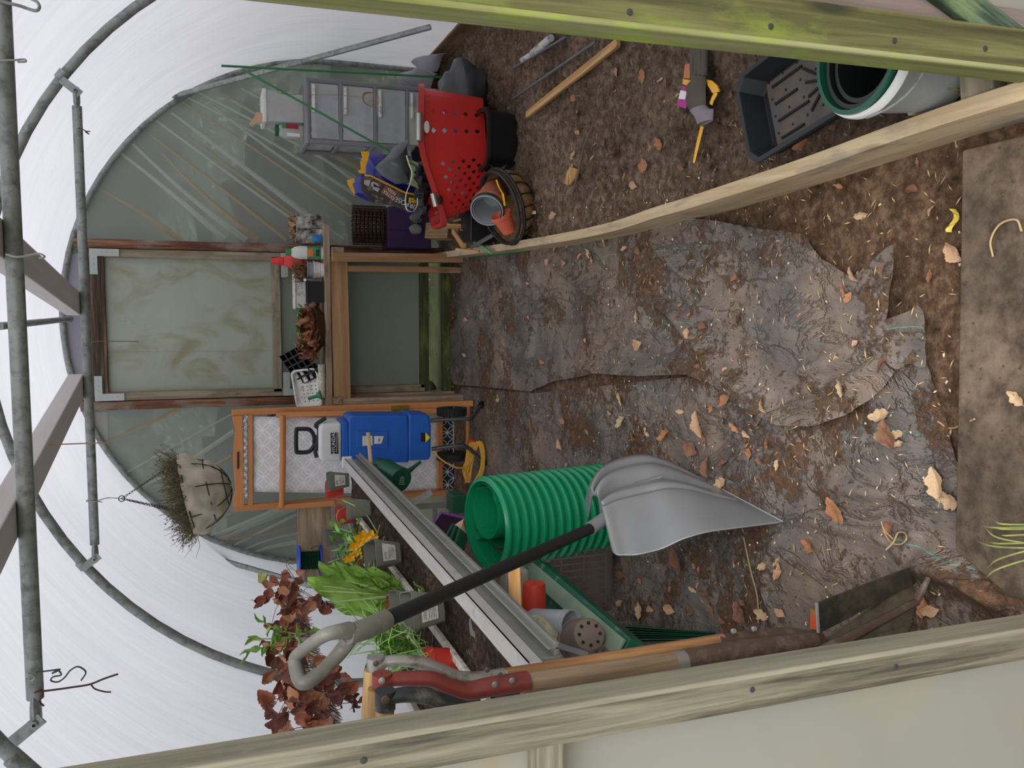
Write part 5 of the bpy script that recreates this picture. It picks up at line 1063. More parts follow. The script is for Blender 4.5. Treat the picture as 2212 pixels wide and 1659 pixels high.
for P, r in (([(405, 460), (400, 330), (405, 200), (400, 90)], .0125), ([(440, 460), (455, 330), (455, 200), (440, 60)], .0125), ([(500, 440), (500, 320), (495, 200), (490, 60)], .0125), ([(545, 440), (548, 330), (550, 220), (550, 90)], .0115)): digit(P, r).build('finger', M_GLV, gl, smooth=True)
digit([(385, 640), (350, 600), (380, 560), (420, 520)], .013).build('thumb', M_GLV, gl, smooth=True)
M_CUF = plain('grey_knit_cuff', '#8c8089', .9, var=.1); cuff([((375, 895), (560, 810)), ((420, 950), (600, 850)), ((450, 1010), (660, 860)), ((480, 1080), (650, 1000))], M_CUF, 'cuff', .035)
pk = thing('seed_packet', 'torn pink, white and yellow seed packet under the grey glove', 'packet', on(1480, 205, SOIL)); M_MAG = plain('magenta_print', '#b0308a', .5)
def flat(L, mat, nm, z=SOIL+.012, par=pk, th=.002): return MB().prism([g(x, y, z) for x, y in L], (0, 0, 1), th).build(nm, mat, par)
flat([(300, 290), (370, 280), (390, 420), (390, 500), (280, 480)], plain('orange_print_2', '#c87a4c', .5), 'orange_print'); flat([(275, 470), (395, 470), (390, 590), (270, 540)], M_YB, 'yellow_print'); flat([(270, 560), (360, 600), (310, 860), (190, 810)], M_MAG, 'pink_print'); flat([(245, 620), (320, 640), (300, 740), (215, 730)], M_WP, 'white_print', SOIL+.0145)
mb = MB(); mb.prism([g(x, y, SOIL+.02) for x, y in [(570, 480), (650, 500), (720, 560), (750, 640), (660, 660), (600, 560)]], (0, 0, 1), .004); mb.ring([g(700, 640, SOIL+.02), g(650, 730, SOIL+.02), g(625, 800, SOIL+.02)], .009, 8, flat=.3)
mb.ring([g(515, 1080, SOIL+.02), g(460, 1300, SOIL+.02), g(405, 1550, SOIL+.02)], [.009, .009, .006], 8, flat=.3); solo(mb, 'yellow_strap', M_YB, 'yellow plastic strip running out from under the glove cuff', 'strap')
# black seed tray with drainage ridges
def h_(x, y, z): return on(1500+x/3.107, y/3.107, z)
sdt = thing('seed_tray', 'large black plastic seed tray with drainage slots lying on the bed soil', 'seed tray', on(1700, 230, SOIL)); zr, zb0 = SOIL+.075, SOIL+.01
F1 = h_(270, 540, zr); F2 = h_(375, 1110, zr); F3 = h_(980, 740, zr)
eu = (F2-F1); ev = (F3-F2); eu.z = ev.z = 0; eu2 = ev.normalized(); 
# rectangular tray: long axis along ev, short along its normal
u1 = ev.normalized(); v1 = V((u1.y, -u1.x, 0)); v1 = v1 if v1.x > 0 else -v1; Lw, Ww = .52, .245; O_ = F2-u1*.0
def tp(a, b, z): return V((O_.x, O_.y, 0))+u1*a+v1*b+V((0, 0, z))
# foot of the short end runs F2 -> F1
v1 = (F1-F2); v1.z = 0; Ww = v1.length; v1 = v1.normalized()
mb = MB(); r_ = .028; rowsT = []
def trc(ins, z, k=5):
    P = []
    for (a, b) in ((ins, ins), (Lw-ins, ins), (Lw-ins, Ww-ins), (ins, Ww-ins)):
        sa, sb = (1 if a < Lw/2 else -1), (1 if b < Ww/2 else -1); c_ = r_
        P += [tp(a+sa*c_, b, z), tp(a, b+sb*c_, z)] if (sa, sb) in ((1, -1), (-1, 1)) else [tp(a, b+sb*c_, z), tp(a+sa*c_, b, z)]
    return P
RT_ = [trc(.02, zb0), trc(.004, zr-.012), trc(-.004, zr-.012), trc(-.004, zr), trc(.008, zr), trc(.024, zb0+.003)]
vs = [p for r in RT_ for p in r]; n8 = 8; fs = [tuple(range(7, -1, -1))]+[(i*8+j, i*8+(j+1) % 8, (i+1)*8+(j+1) % 8, (i+1)*8+j) for i in range(5) for j in range(8)]+[tuple(range(40, 48))]
mb.add(vs, fs); mb.build('tray', plain('black_tray_plastic', '#222528', .5, var=.15, bmp=.1), sdt, bevel=.002)
M_TRF = plain('dusty_tray_floor', '#55524f', .7, var=.2, dirt='#6d5c49', dirtamt=.5); mb = MB()
mb.prism([tp(.045, .03, zb0+.004), tp(Lw-.045, .03, zb0+.004), tp(Lw-.045, Ww-.03, zb0+.004), tp(.045, Ww-.03, zb0+.004)], (0, 0, 1), .005)
mb.build('floor_pad', M_TRF, sdt, bevel=.002); mb = MB(); mh = MB()
for i in range(4):
    for s, (a0, a1) in enumerate(((.07, Ww*.40), (Ww*.60, Ww-.04))):
        y = .045+i*(Ww-.09)/3
    b = .05+i*(Ww-.1)/3
    mb.beam(tp(.07, b, zb0+.0105), tp(.07+.085+.03*(i % 2), b, zb0+.0105), .006, .006); mb.beam(tp(Lw-.07, b, zb0+.0105), tp(Lw-.17, b, zb0+.0105), .006, .006); mb.beam(tp(Lw*.36, b*.8+.03, zb0+.0105), tp(Lw*.47, Ww/2+(b-Ww/2)*.15, zb0+.0105), .006, .006); mb.beam(tp(Lw*.64, b*.8+.03, zb0+.0105), tp(Lw*.53, Ww/2+(b-Ww/2)*.15, zb0+.0105), .006, .006)
    for k in range(8): mh.lathe([(.0035, 0), (.0035, .001)], tp(.06+k*.055, b+.018, zb0+.0092), (0, 0, 1), 8, cap=True)
mb.build('slots', plain('slot_black', '#151515', .8), sdt); mh.build('drain_holes', MATS['slot_black'], sdt)
# clear bucket with dark pots nested in it, standing on the soil
M_BKT = clear_mat('scratched_clear_plastic', '#a9adab', .6); rc_ = on(1868, 104, .26); back = V((rc_.x, rc_.y, SOIL)); ax = V((0, .03, 1)).normalized(); hb_ = .26-SOIL
bk = thing('bucket', 'scratched clear plastic bucket holding nested dark green pots on the bed soil', 'bucket', back)
MB().lathe([(.0001, 0), (.1, 0), (.104, .004), (.116, hb_-.02), (.124, hb_-.018), (.124, hb_), (.118, hb_), (.113, hb_-.025), (.1, .008), (.0001, .006)], back, ax, 56).build('bucket_body', M_BKT, bk, smooth=True, angle=35)
MB().lathe([(.121, hb_-.016), (.128, hb_-.012), (.128, hb_-.003), (.126, hb_+.003), (.119, hb_+.003), (.119, hb_-.014)], back, ax, 56, cap0=False).build('white_rim', M_WP, bk, smooth=True, angle=35)
for i, (r, d, o_) in enumerate(((.108, hb_+.012, (-.006, .006)), (.092, hb_+.004, (-.012, .002)), (.078, hb_-.004, (-.014, 0)))):
    MB().lathe([(r*.72, .03), (r, d-.012), (r+.006, d-.012), (r+.006, d), (r-.003, d), (r*.76, .05+.012*i), (.0001, .045+.012*i)], back+V((o_[0], o_[1], 0)), ax, 48).build('nested_pot', M_DG if i == 0 else plain('black_green_pot', '#141b19', .4), bk, smooth=True, angle=35)
P = [rc_+V((.131*math.cos(a), .131*math.sin(a), -.004-.03*math.sin(max(0, min(math.pi, (a-3.3)/1.9*math.pi))))) for a in [3.2+2.1*i/14 for i in range(15)]]
MB().ring(P, .0022, 6).build('wire_handle', M_GALV, bk, smooth=True)
# blocks of timber by the right doorpost
o = plank('timber_block', (.395, 1.33, SOIL+.03), (.60, 1.40, SOIL+.03), .10, .05, WG, None); tag(o, 'short grey timber block on the soil beside the right doorpost', 'timber block')
o = plank('timber_block', (.385, 1.225, SOIL+.02), (.62, 1.26, SOIL+.02), .07, .05, WG, None); tag(o, 'grey timber block nearest the camera at the foot of the right doorpost', 'timber block')
# ------------------------------------------------------------ staging on the left
M_ALU = plain('white_aluminium', '#c9c6c3', .4, .2, var=.05, dirt='#9a9388', dirtamt=.2); M_ALU2 = plain('dull_aluminium', '#8e8f8a', .5, .4, var=.1)
ZS = .81
sg = thing('staging', 'aluminium plant staging bench with white edge rails along the left side', 'staging', (-1.05, 2.9, 0)); XE = -.735
def rail(x0, x1, z0, z1, y0, y1, nm, mat=M_ALU): return MB().box(((x0+x1)/2, (y0+y1)/2, (z0+z1)/2), (x1-x0, y1-y0, z1-z0)).build(nm, mat, sg, bevel=.002)
rail(XE-.045, XE, ZS+.026, ZS+.034, 1.60, 4.12, 'top_rail'); rail(XE-.008, XE, ZS-.0, ZS+.034, 1.60, 4.12, 'top_rail'); rail(XE-.045, XE-.037, ZS+.0, ZS+.036, 1.60, 4.12, 'rail_lip')
rail(XE-.002, XE+.028, ZS-.045, ZS-.035, 1.62, 4.10, 'lower_rail', M_ALU2); rail(XE+.012, XE+.018, ZS-.045, ZS-.02, 1.62, 4.10, 'lower_rail', M_ALU2); rail(XE-.012, XE-.002, ZS-.05, ZS+.01, 1.62, 4.10, 'lower_rail', M_ALU2)
rail(-1.36, -1.33, ZS-.02, ZS+.03, 1.60, 4.12, 'back_rail')
for y in (4.06, 1.72):
    for x in (-.985, -1.34): MB().box((x, y, .38), (.025, .025, .80)).build('leg', M_ALU2, sg, bevel=.002)
    rail(-1.34, -.985, .40, .42, y-.012, y+.012, 'cross_rail', M_ALU2)
mb = MB(); mb.beam(at(869, 1100, 4.05), at(932, 1062, 4.05), .03, .004, (0, 1, 0)); mb.build('diagonal_strut', M_ALU, sg)
MB().box((XE-.02, 4.115, ZS+.02), (.06, .012, .05)).build('end_cap', M_WHITE, sg, bevel=.01)
MB().box(((XE-.05-1.33)/2, 2.86, ZS-.012), (.56, 2.5, .012)).build('tray_base', M_ALU2, sg)
m_soil3 = soil_mat('potting_soil', '#1f1813', '#453830', '#75614a', 1.3)
o = terrain('potting_soil', -1.33, XE-.046, 1.62, 4.10, .009, lambda X, Y: ZS+.004+fbm(X, Y, 14, 4, 21)*.035, m_soil3); tag(o, 'dark potting soil with leaf crumbs spread over the staging tray', 'soil', kind='stuff')
M_SLAT = plain('flaking_white_slat', '#cfc8bd', .7, var=.08, dirt='#5b4c3d', dirtamt=.4, vscale=20)
def slat(x, y0, y1, lab): o = plank('white_slat', (x, y0, ZS+.022), (x-.01, y1, ZS+.024), .022, .016, M_SLAT); tag(o, lab, 'slat')
slat(-.955, 1.9, 2.66, 'flaking white slat on the staging soil, the one nearest the tool handles'); slat(-.95, 2.72, 3.2, 'flaking white slat on the staging soil beside the long black shaft'); slat(-.94, 3.28, 4.0, 'flaking white slat on the staging soil at the far end')
slat(-1.1, 2.1, 2.9, 'flaking white slat under the leafy seedlings, nearer the doorway'); slat(-1.1, 3.1, 4.0, 'flaking white slat under the trailing yellow flowers at the far end')
M_GRP = plain('grey_green_pot', '#6f7165', .5, var=.08); M_RDP = plain('red_pot', '#c23a2c', .5, var=.1)
def pot_round(cx, cy, z, r, h, mat, name, label, cat='pot', tilt=(0, 0, 1), group=None, rim=None):
    t = thing(name, label, cat, (cx, cy, z), group)
    MB().lathe([(.0001, 0), (r*.74, 0), (r*.76, .003), (r*.95, h*.8), (r, h*.8), (r*1.02, h), (r*.96, h), (r*.92, h*.78), (r*.74, h*.5), (.0001, h*.5)], (cx, cy, z), tilt, 30).build('pot', mat, t, smooth=True, angle=35)
    if rim: MB().lathe([(r*1.0, h*.96), (r*1.05, h*.98), (r*1.05, h*1.03), (r*.98, h*1.03), (r*.95, h*.9)], (cx, cy, z), tilt, 30, cap0=False).build('grey_rim', rim, t, smooth=True, angle=35)
    MB().lathe([(.0001, 0), (r*.88, 0)], V((cx, cy, z))+V(tilt).normalized()*h*.72, tilt, 20).build('compost', m_soil3, t); return t
for i, (x, y, lab) in enumerate(((741, 1057, 'red round pot at the far end of the staging behind the labelled grey pot'), (765, 1112, 'red round pot beside the upright grey square pot'), (812, 1192, 'red round pot behind the tipped grey square pot'), (893, 1310, 'red round pot behind the black shaft, beside the labelled pot'), (985, 1428, 'red round pot beside the white slat near the tool handles'))):
    p = on(x, y, ZS+.01); pot_round(p.x, p.y, ZS+.012, .048, .082, M_RDP, 'plant_pot', lab, rim=M_GREYP if i in (2, 3) else None)
def pot_sq(x, y, rz_, tilt, lab, label=True, s=.088, h=.095, name='square_pot'):
    p = on(x, y, ZS+.01); p.z = ZS+.02+abs(math.sin(tilt))*s*.4; R_ = Matrix.Rotation(rz_, 3, 'Z') @ Matrix.Rotation(tilt, 3, 'X'); t = thing(name, lab, 'pot', p); mb = MB()
    rows = [(.72, 0, 0), (.97, 0, h-.018), (1.0, .0, h-.018), (1.04, 0, h), (.98, 0, h), (.94, 0, h-.02), (.7, 0, .02)]; P = rz(s, s, s*.14, 3); k = len(P); vs = []
    for f, _, z in rows: vs += [p+R_ @ V((a*f, b*f, z)) for a, b in P]
    fs = [tuple(range(k-1, -1, -1))]+[(i*k+j, i*k+(j+1) % k, (i+1)*k+(j+1) % k, (i+1)*k+j) for i in range(6) for j in range(k)]+[tuple(range(6*k, 7*k))]
    mb.add(vs, fs); pb = mb.build('pot', M_GRP, t, smooth=True, angle=35)
    if label:
        c = [p+R_ @ V((a*s*.5*f, -s*.5*f-.0012, z)) for a, f, z in ((-.62, .80, h*.22), (.62, .80, h*.22), (.66, .95, h*.74), (-.66, .95, h*.74))]
        lb = MB().prism(c, R_ @ V((0, -1, 0)), .0012).build('paper_label', plain('worn_paper_label', '#cfcdc4', .7, var=.06, dirt='#8d8878', dirtamt=.35, vscale=30), t); mb = MB(); n_ = R_ @ V((0, -1, .12))*.0016
        for q in range(9): a = c[0].lerp(c[1], .12+.05*q); b = c[3].lerp(c[2], .12+.05*q); mb.beam(a.lerp(b, .72)+n_, a.lerp(b, .9)+n_, .0006+.0006*(q % 2), .0006, n_)
        for q in range(5): a = c[0].lerp(c[3], .15+.1*q); b = c[1].lerp(c[2], .15+.1*q); mb.beam(a.lerp(b, .1)+n_, a.lerp(b, .82)+n_, .0008, .0006, n_)
        mb.build('label_print', MATS['black_print'], lb)
    return t
pot_sq(757, 1037, .25, .05, 'grey square pot with a barcoded paper label at the far end of the staging'); pot_sq(806, 1096, .2, -.1, 'plain grey square pot standing by the white edge rail', False)
pot_sq(868, 1196, .45, .25, 'grey square pot with blotched paper label tipped open towards the doorway', True, .1, .1); pot_sq(960, 1312, .35, .12, 'large grey pot with printed paper label under the long black shaft', True, .11, .1); pot_sq(918, 1300, .3, .1, 'second grey pot just behind the printed label pot', False, .09, .09); pot_sq(745, 1160, .3, .0, 'dark grey square pot among the trailing stems near the timber board', False, .09, .09)
# greenery
M_GR1 = plain('leaf_green', '#5f9a3a', .5, var=.25, vscale=18); M_GR2 = plain('leaf_pale_green', '#8fbb5f', .5, var=.2, vscale=18); M_GR3 = plain('lettuce_green', '#86b04c', .45, var=.3, vscale=10, bmp=.6, bscale=45); M_YF = plain('yellow_petal', '#f2b61f', .55, var=.1); M_STM = plain('green_stem', '#9ab26a', .6)
def lettuce_leaf(mb, base, dirn, L, W, seed, up=V((0, 0, 1))):
    r = random.Random(seed); d = V(dirn).normalized(); y = up.cross(d); y = y.normalized() if y.length > .01 else V((0, 1, 0)); z = d.cross(y); n, nv = 16, 12; o = len(mb.v)
    for i in range(n+1):
        t_ = i/n; w = W*(math.sin(math.pi*min(.98, .18+t_*.8))**.8)*(.45+.6*t_)
        for j in range(nv+1):
            s = j/nv*2-1; ruf = .10*L*abs(s)**2*math.sin(t_*21+s*3+seed)*.5; blis = .010*noise.noise(V((t_*9+seed, s*6, seed)))
            mb.v.append(tuple(V(base)+d*(L*t_)+y*(s*w/2)+z*(abs(s)**1.3*w*.28-L*.35*t_*t_+ruf+blis)))
    for i in range(n):
        for j in range(nv): a = o+i*(nv+1)+j; mb.f.append((a, a+nv+1, a+nv+2, a+1))
let = thing('lettuce', 'large bright green cos lettuce growing among the pots on the staging', 'lettuce', on(850, 1290, ZS+.02)); c = V((-1.03, 2.98, ZS+.03)); mb = MB(); mr_ = MB()
c = on(872, 1285, ZS+.02)
tips = [(708, 1258), (720, 1300), (735, 1330), (745, 1275), (790, 1258), (812, 1330), (850, 1320), (760, 1245), (700, 1270), (725, 1318), (775, 1310), (835, 1240)]
for k, (x, y) in enumerate(tips):
    T = at(x, y, c.y+random.uniform(-.12, .10)); L = (T-c).length; d = T-c+V((0, 0, L*.22)); side = V((random.uniform(-.5, .5), -1, .4)).normalized(); lettuce_leaf(mb, c, d, L*1.05, L*.52, k+3, up=side); mr_.ring([c, c+d*.5, c+d*.85], [.006, .004, .001], 6)
mb.build('leaves', M_GR3, let, smooth=True); mr_.build('midribs', plain('lettuce_rib', '#c3d79a', .5), let, smooth=True)
def sprig(mb_s, mb_l, P, nl, L, seed, serr=.05):
    r = random.Random(seed); C_ = curve(P, 6); mb_s.ring(C_, .0022, 5)
    for k in range(nl):
        p = C_[int((k+.5)/nl*(len(C_)-1))]; d = V((r.uniform(-1, 1), r.uniform(-1, .3), r.uniform(-.2, 1))); leafify(mb_l, p, d, L*r.uniform(.7, 1.2), L*.6, curl=.4, seed=seed*13+k, serr=serr)
def plantlet(name, label, cat, pts, nl, L, mat, seed, group=None):
    """stems given by points in front of the film; pts: list of stems"""
    root = pts[0][0]; t = thing(name, label, cat, root, group); ms, ml = MB(), MB()
    for i, P in enumerate(pts): sprig(ms, ml, P, nl, L, seed+i)
    ms.build('stems', M_STM, t, smooth=True); ml.build('leaves', mat, t, smooth=True); return t
def stem(a, b, Ya, Yb, bow=10): m_ = ((a[0]+b[0])/2+random.uniform(-bow, bow), (a[1]+b[1])/2+random.uniform(-bow, bow)); return [at(a[0], a[1], Ya), at(m_[0], m_[1], (Ya+Yb)/2), at(b[0], b[1], Yb)]
random.seed(21)
plantlet('seedling', 'clump of green seedlings in the grey pot below the shovel grip', 'seedling', [stem((905, 1400), (random.uniform(780, 860), random.uniform(1360, 1440)), 2.35, 2.3) for k in range(9)], 6, .038, M_GR1, 31)
plantlet('seedling', 'pale leafy weed at the tool handle end of the staging', 'seedling', [stem((880, 1370), (random.uniform(790, 850), random.uniform(1340, 1400)), 2.45, 2.4) for k in range(7)], 5, .04, M_GR2, 51)
plantlet('seedling', 'small leafy seedling on the slat just right of the black shaft', 'seedling', [stem((922, 1275), (895, 1262), 2.65, 2.65, 3), stem((922, 1275), (900, 1280), 2.65, 2.6, 3)], 4, .022, M_GR2, 61)
plantlet('seedling', 'green seedlings around the yellow flowers at the far end of the staging', 'seedling', [stem((800, 1180), (random.uniform(705, 760), random.uniform(1110, 1240)), 3.3, 3.4) for k in range(10)], 5, .04, M_GR1, 71)
plantlet('seedling', 'tall green sprig rising through the brown strawberry leaves', 'seedling', [[at(690, 1360, 2.75), at(620, 1378, 2.7), at(540, 1380, 2.7)], [at(620, 1378, 2.7), at(580, 1395, 2.7), at(532, 1410, 2.7)], [at(640, 1370, 2.7), at(600, 1360, 2.7), at(562, 1340, 2.7)]], 9, .042, M_GR2, 81)
fl = thing('nasturtium', 'trailing yellow flowered plant tangled over the staging pots', 'flowering plant', on(790, 1190, ZS+.02)); ms, ml, my = MB(), MB(), MB()
for P in ([(815, 1150), (790, 1110), (770, 1095), (740, 1080)], [(815, 1150), (800, 1170), (775, 1185), (760, 1200), (745, 1220)], [(830, 1160), (815, 1200), (800, 1215), (790, 1240)], [(790, 1240), (760, 1225), (735, 1215), (720, 1230)], [(930, 1210), (890, 1240), (860, 1262), (830, 1275)], [(820, 1135), (812, 1170), (808, 1220), (820, 1250), (870, 1262)], [(760, 1150), (735, 1140), (728, 1110), (745, 1095)], [(850, 1290), (870, 1330), (890, 1340), (905, 1375)], [(770, 1290), (810, 1330), (840, 1350), (880, 1395)]): ms.ring(curve([at(x, y, 3.05+.2*math.sin(i*2)) for i, (x, y) in enumerate(P)], 8), .002, 5)
for k, (x, y, s) in enumerate(((782, 1163, .05), (798, 1160, .045), (765, 1180, .035), (770, 1190, .03), (757, 1203, .028), (748, 1208, .022))):
    p = at(x, y, 3.0)
    for q in range(5): a = q*1.256+k; leafify(my, p, V((math.cos(a), -.35, math.sin(a))), s*.75, s*.62, up=V((0, -1, 0)), curl=.3, seed=k*5+q)
for k in range(26): leafify(ml, at(random.uniform(715, 820), random.uniform(1120, 1260), random.uniform(3.0, 3.4)), (random.uniform(-1, 1), -.6, random.uniform(-.3, 1)), random.uniform(.03, .055), .035, curl=.3, seed=k, serr=.03)
ms.build('stems', M_STM, fl, smooth=True); ml.build('leaves', M_GR2, fl, smooth=True); my.build('petals', M_YF, fl, smooth=True)
mb = MB()
for k in range(150):
    y = random.uniform(1340, 1470); x = 760+(y-1340)*.9+random.uniform(0, 140); p = at(x, y, 2.2+random.uniform(0, .4)); q = p+V((random.uniform(-.08, .08), random.uniform(-.05, .05), random.uniform(-.02, .1))); mb.ring([p, p.lerp(q, .5)+V((0, 0, .01)), q], [.0015, .0018, .0006], 4)
solo(mb, 'grass_blades', M_GR2, 'thin grassy stems and blades growing beside the tool handles', 'grass', kind='stuff', smooth=True)
# strawberry planter above the staging
sp_ = thing('strawberry_planter', 'white trough overflowing with rust brown strawberry leaves high on the left', 'planter', (-1.2, 3.0, 1.0))
def spt(x, y, d=0): p = onx(x, y, -1.2+d); return p
mb = MB(); mb.box((-1.24, 3.0, 1.115), (.06, 1.5, .006)); mb.box((-1.21, 3.0, 1.135), (.004, 1.5, .045)); mb.box((-1.27, 3.0, 1.135), (.004, 1.5, .045)); mb.box((-1.24, 2.25, 1.135), (.06, .004, .045)); mb.box((-1.24, 3.75, 1.135), (.06, .004, .045)); mb.build('trough', M_WHITE, sp_); MB().box((-1.24, 3.0, 1.13), (.054, 1.49, .03)).build('compost', m_soil3, sp_)
for y in (2.3, 3.7): MB().box((-1.30, y, .96), (.02, .02, .32)).build('bracket', M_ALU2, sp_)
M_ST = [plain('strawberry_rust', '#9c5a42', .6, var=.35, vscale=16, bmp=.4, bscale=40), plain('strawberry_brown', '#b98260', .6, var=.3, vscale=16), plain('strawberry_dark', '#77463a', .65, var=.3, vscale=16)]
mbs = [MB(), MB(), MB()]; st = MB(); random.seed(5)
ctr = [(600, 1258), (622, 1250), (598, 1285), (625, 1290), (585, 1300), (620, 1315), (612, 1335), (640, 1320), (598, 1350), (615, 1365), (630, 1350), (590, 1385), (610, 1400), (640, 1395), (612, 1430), (620, 1450), (640, 1470), (625, 1490), (655, 1500), (612, 1520), (640, 1530), (670, 1520), (700, 1505), (715, 1495), (730, 1480), (705, 1455), (690, 1530), (620, 1560), (650, 1560), (680, 1555), (700, 1565), (640, 1440), (660, 1420), (605, 1470), (740, 1465), (660, 1290), (670, 1310), (655, 1330)]
for k, (x, y) in enumerate(ctr*5):
    x += random.uniform(-22, 22); y += random.uniform(-20, 20); p = spt(x, y, random.uniform(-.08, .12)); L = random.uniform(.04, .07); d = V((random.uniform(-.6, 1), -random.uniform(.1, .9), random.uniform(-.9, .8)))
    leafify(mbs[k % 3], p, d, L, L*.85, up=V((random.uniform(-.3, .3), -1, random.uniform(0, .6))).normalized(), curl=.55, seed=k, serr=.07)
    b = V((-1.2+random.uniform(-.04, .04), p.y+.05, 1.11)); st.ring(curve([b, b.lerp(p, .5)+V((.02, 0, .03)), p], 4), .0012, 4)
for m_, nm, mt in zip(mbs, ('rust_leaves', 'brown_leaves', 'dark_leaves'), M_ST): m_.build(nm, mt, sp_, smooth=True)
for (x, y) in ((690, 1280), (700, 1500), (735, 1520)):
    p = spt(x, y); 
    for q in range(6): leafify(mbs[2], p, (random.uniform(-1, 1), -.5, random.uniform(-1, 1)), .03, .02, seed=q)
for P in ([(655, 1283), (662, 1270), (690, 1268)], [(560, 1305), (548, 1297), (542, 1296)], [(640, 1295), (665, 1290), (700, 1288), (725, 1286)], [(735, 1520), (755, 1518), (770, 1515)]): st.ring(curve([spt(x, y) for x, y in P], 5), .0012, 4)
st.build('stalks', plain('red_brown_stalk', '#5c3a30', .7), sp_)
mb = MB()
for P in ((724, 1283), (735, 1292), (695, 1290), (765, 1512), (775, 1518), (745, 1508), (700, 1300), (715, 1305)):
    for q in range(4): leafify(mb, spt(*P, d=random.uniform(-.02, .03)), (random.uniform(-1, 1), -.4, random.uniform(-1, 1)), .03, .024, curl=1, seed=q, serr=.08)
mb.build('hanging_leaves', M_ST[2], sp_, smooth=True)
o = solo(MB().prism([spt(x, y, .05) for x, y in [(557, 1240), (579, 1238), (577, 1248), (570, 1262), (557, 1258)]], (0, -1, 0), .002), 'plant_label', plain('yellow_tag', '#dfe08a', .5), 'pale yellow plant tag standing in the strawberry planter', 'label')
# things stored beneath the staging
M_PRT = plain('purple_tray', '#3c1c3c', .4, var=.1); P = [at(x, y, 3.45) for x, y in [(914, 1160), (953, 1107), (1003, 1119), (1010, 1150), (966, 1173)]]
t = thing('purple_tray', 'shiny dark purple tray standing on end beneath the staging', 'tray', P[4]); MB().prism(P, (0, 1, 0), .02).build('tray', M_PRT, t, bevel=.003); MB().ring([P[0], P[1], P[2]], .0055, 8).build('bright_edge', plain('violet_edge', '#8f4fae', .35), t, smooth=True)
for i, (a, b) in enumerate((((985, 1140), (932, 1228)), ((992, 1144), (946, 1236)), ((1001, 1150), (968, 1245)))):
    o = plank('slat_panel', at(a[0], a[1], 3.2-.04*i), at(b[0], b[1]+10, 3.0-.04*i), .05, .016, M_DG, None, (0, 1, 0), bevel=.006); tag(o, ('dark green plastic slat leaning beneath the staging, nearest the purple tray', 'dark green plastic slat in the middle of three leaning beneath the staging', 'dark green plastic slat nearest the ribbed green coil')[i], 'slat')
solo(crumple([(975, 1138), (1003, 1120), (1006, 1150), (985, 1158), (972, 1158)], 3.35, .05, 4), 'torn_packet', plain('orange_white_packet', '#e59a35', .5, dirt='#e8e2dc', dirtamt=.7, vscale=14), 'torn orange and white packet behind the dark green slats', 'packet', smooth=True)
c = at(990, 1095, 3.75); solo(MB().box(c+V((0, .1, -.02)), (.09, .12, .07)), 'green_box', M_DG, 'small green box behind the purple tray beneath the staging', 'box', bevel=.006)
mb = MB()
A_ = at(1005, 1185, 2.95); B_ = at(1085, 1330, 2.75)
for k in range(9): x_ = A_.x+(B_.x-A_.x)*k/8; mb.ring([V((x_, 2.72, .12)), V((x_, 2.72, .47))], .0025, 5)
for k in range(5): z_ = .12+.35*k/4; mb.ring([V((A_.x, 2.72, z_)), V((B_.x, 2.72, z_))], .0025, 5); mb.ring([V((A_.x, 2.72, z_)), V((A_.x, 3.0, z_))], .0025, 5)
for k in range(5): y_ = 2.72+.28*k/4; mb.ring([V((A_.x, y_, .12)), V((A_.x, y_, .47))], .0025, 5)
solo(mb, 'wire_crate', plain('brown_wire', '#6a5a50', .7, .3), 'brown wire crate in the shade beneath the staging', 'crate')
solo(MB().box(((A_.x+B_.x)/2-.03, 2.93, .17), (.26, .22, .26)), 'plastic_crate', clear_mat('smoky_plastic', '#6a5a58', .6), 'smoky clear plastic crate inside the wire crate', 'crate', bevel=.01)
# wooden stake poking out towards the path
WSK = wood('orange_stake', '#9a6428', '#cf9a5b', '#e8c187', .7, 1, contrast=1.1)
o = plank('wooden_stake', at(1112, 1232, 2.15), at(1117, 1450, 1.95), .034, .034, WSK, None, (0, .5, 1), bevel=.003); tag(o, 'square orange brown wooden stake poking out from the left over the pots', 'stake')
def zl(x, y): return (1060+x/5.925, 1180+y/5.925)
p = at(*zl(535, 640), 2.35); d = V((.02, 0, -1))
t = thing('pot_stack', 'stack of upturned red pots beside the wooden stake', 'pots', at(*zl(640, 640), 2.35))
for k in range(4):
    q = at(*zl(430-12*k, 650), 2.35)+V((0, 0, -.045-.018*k)); 
b0 = at(*zl(430, 545), 2.35); b1 = at(*zl(650, 560), 2.35); ax = (b1-b0).normalized(); Ls = (b1-b0).length
b0 = at(*zl(650, 650), 2.35)
# pot lies with its base towards the doorway's left; open end downwards in the photo
c0 = at(*zl(415, 640), 2.36); up_ = V((0, -.1, 1)).normalized(); c1 = at(*zl(535, 455), 2.36)
base = at(*zl(560, 470), 2.36); dirn = (at(*zl(545, 840), 2.36)-base).normalized(); r0 = .032
for k in range(3): MB().lathe([(.0001, 0), (r0, 0), (r0+.001, .004), (r0*1.22, .075), (r0*1.3, .077), (r0*1.32, .095), (r0*1.25, .095)], base+dirn*.014*k, dirn, 34).build('pot', M_RDP if k < 2 else plain('rust_orange_pot', '#b8492c', .5), t, smooth=True, angle=35)
t = thing('clear_cup', 'cloudy clear plastic cups nested and lying on their side under the stake', 'cup', at(*zl(850, 990), 2.25)); ca = at(*zl(540, 935), 2.28); cb2 = (at(*zl(1000, 1010), 2.15)-ca).normalized(); Lc = (at(*zl(1000, 1010), 2.15)-ca).length; M_CUP = clear_mat('frosted_cup', '#b7bcc2', .75)
for k in range(2): MB().lathe([(.0001, 0), (.03, 0), (.032, .004), (.041, Lc*.9), (.044, Lc*.9), (.044, Lc), (.041, Lc)], ca+cb2*.012*k, cb2, 34).build('cup', M_CUP, t, smooth=True, angle=35)
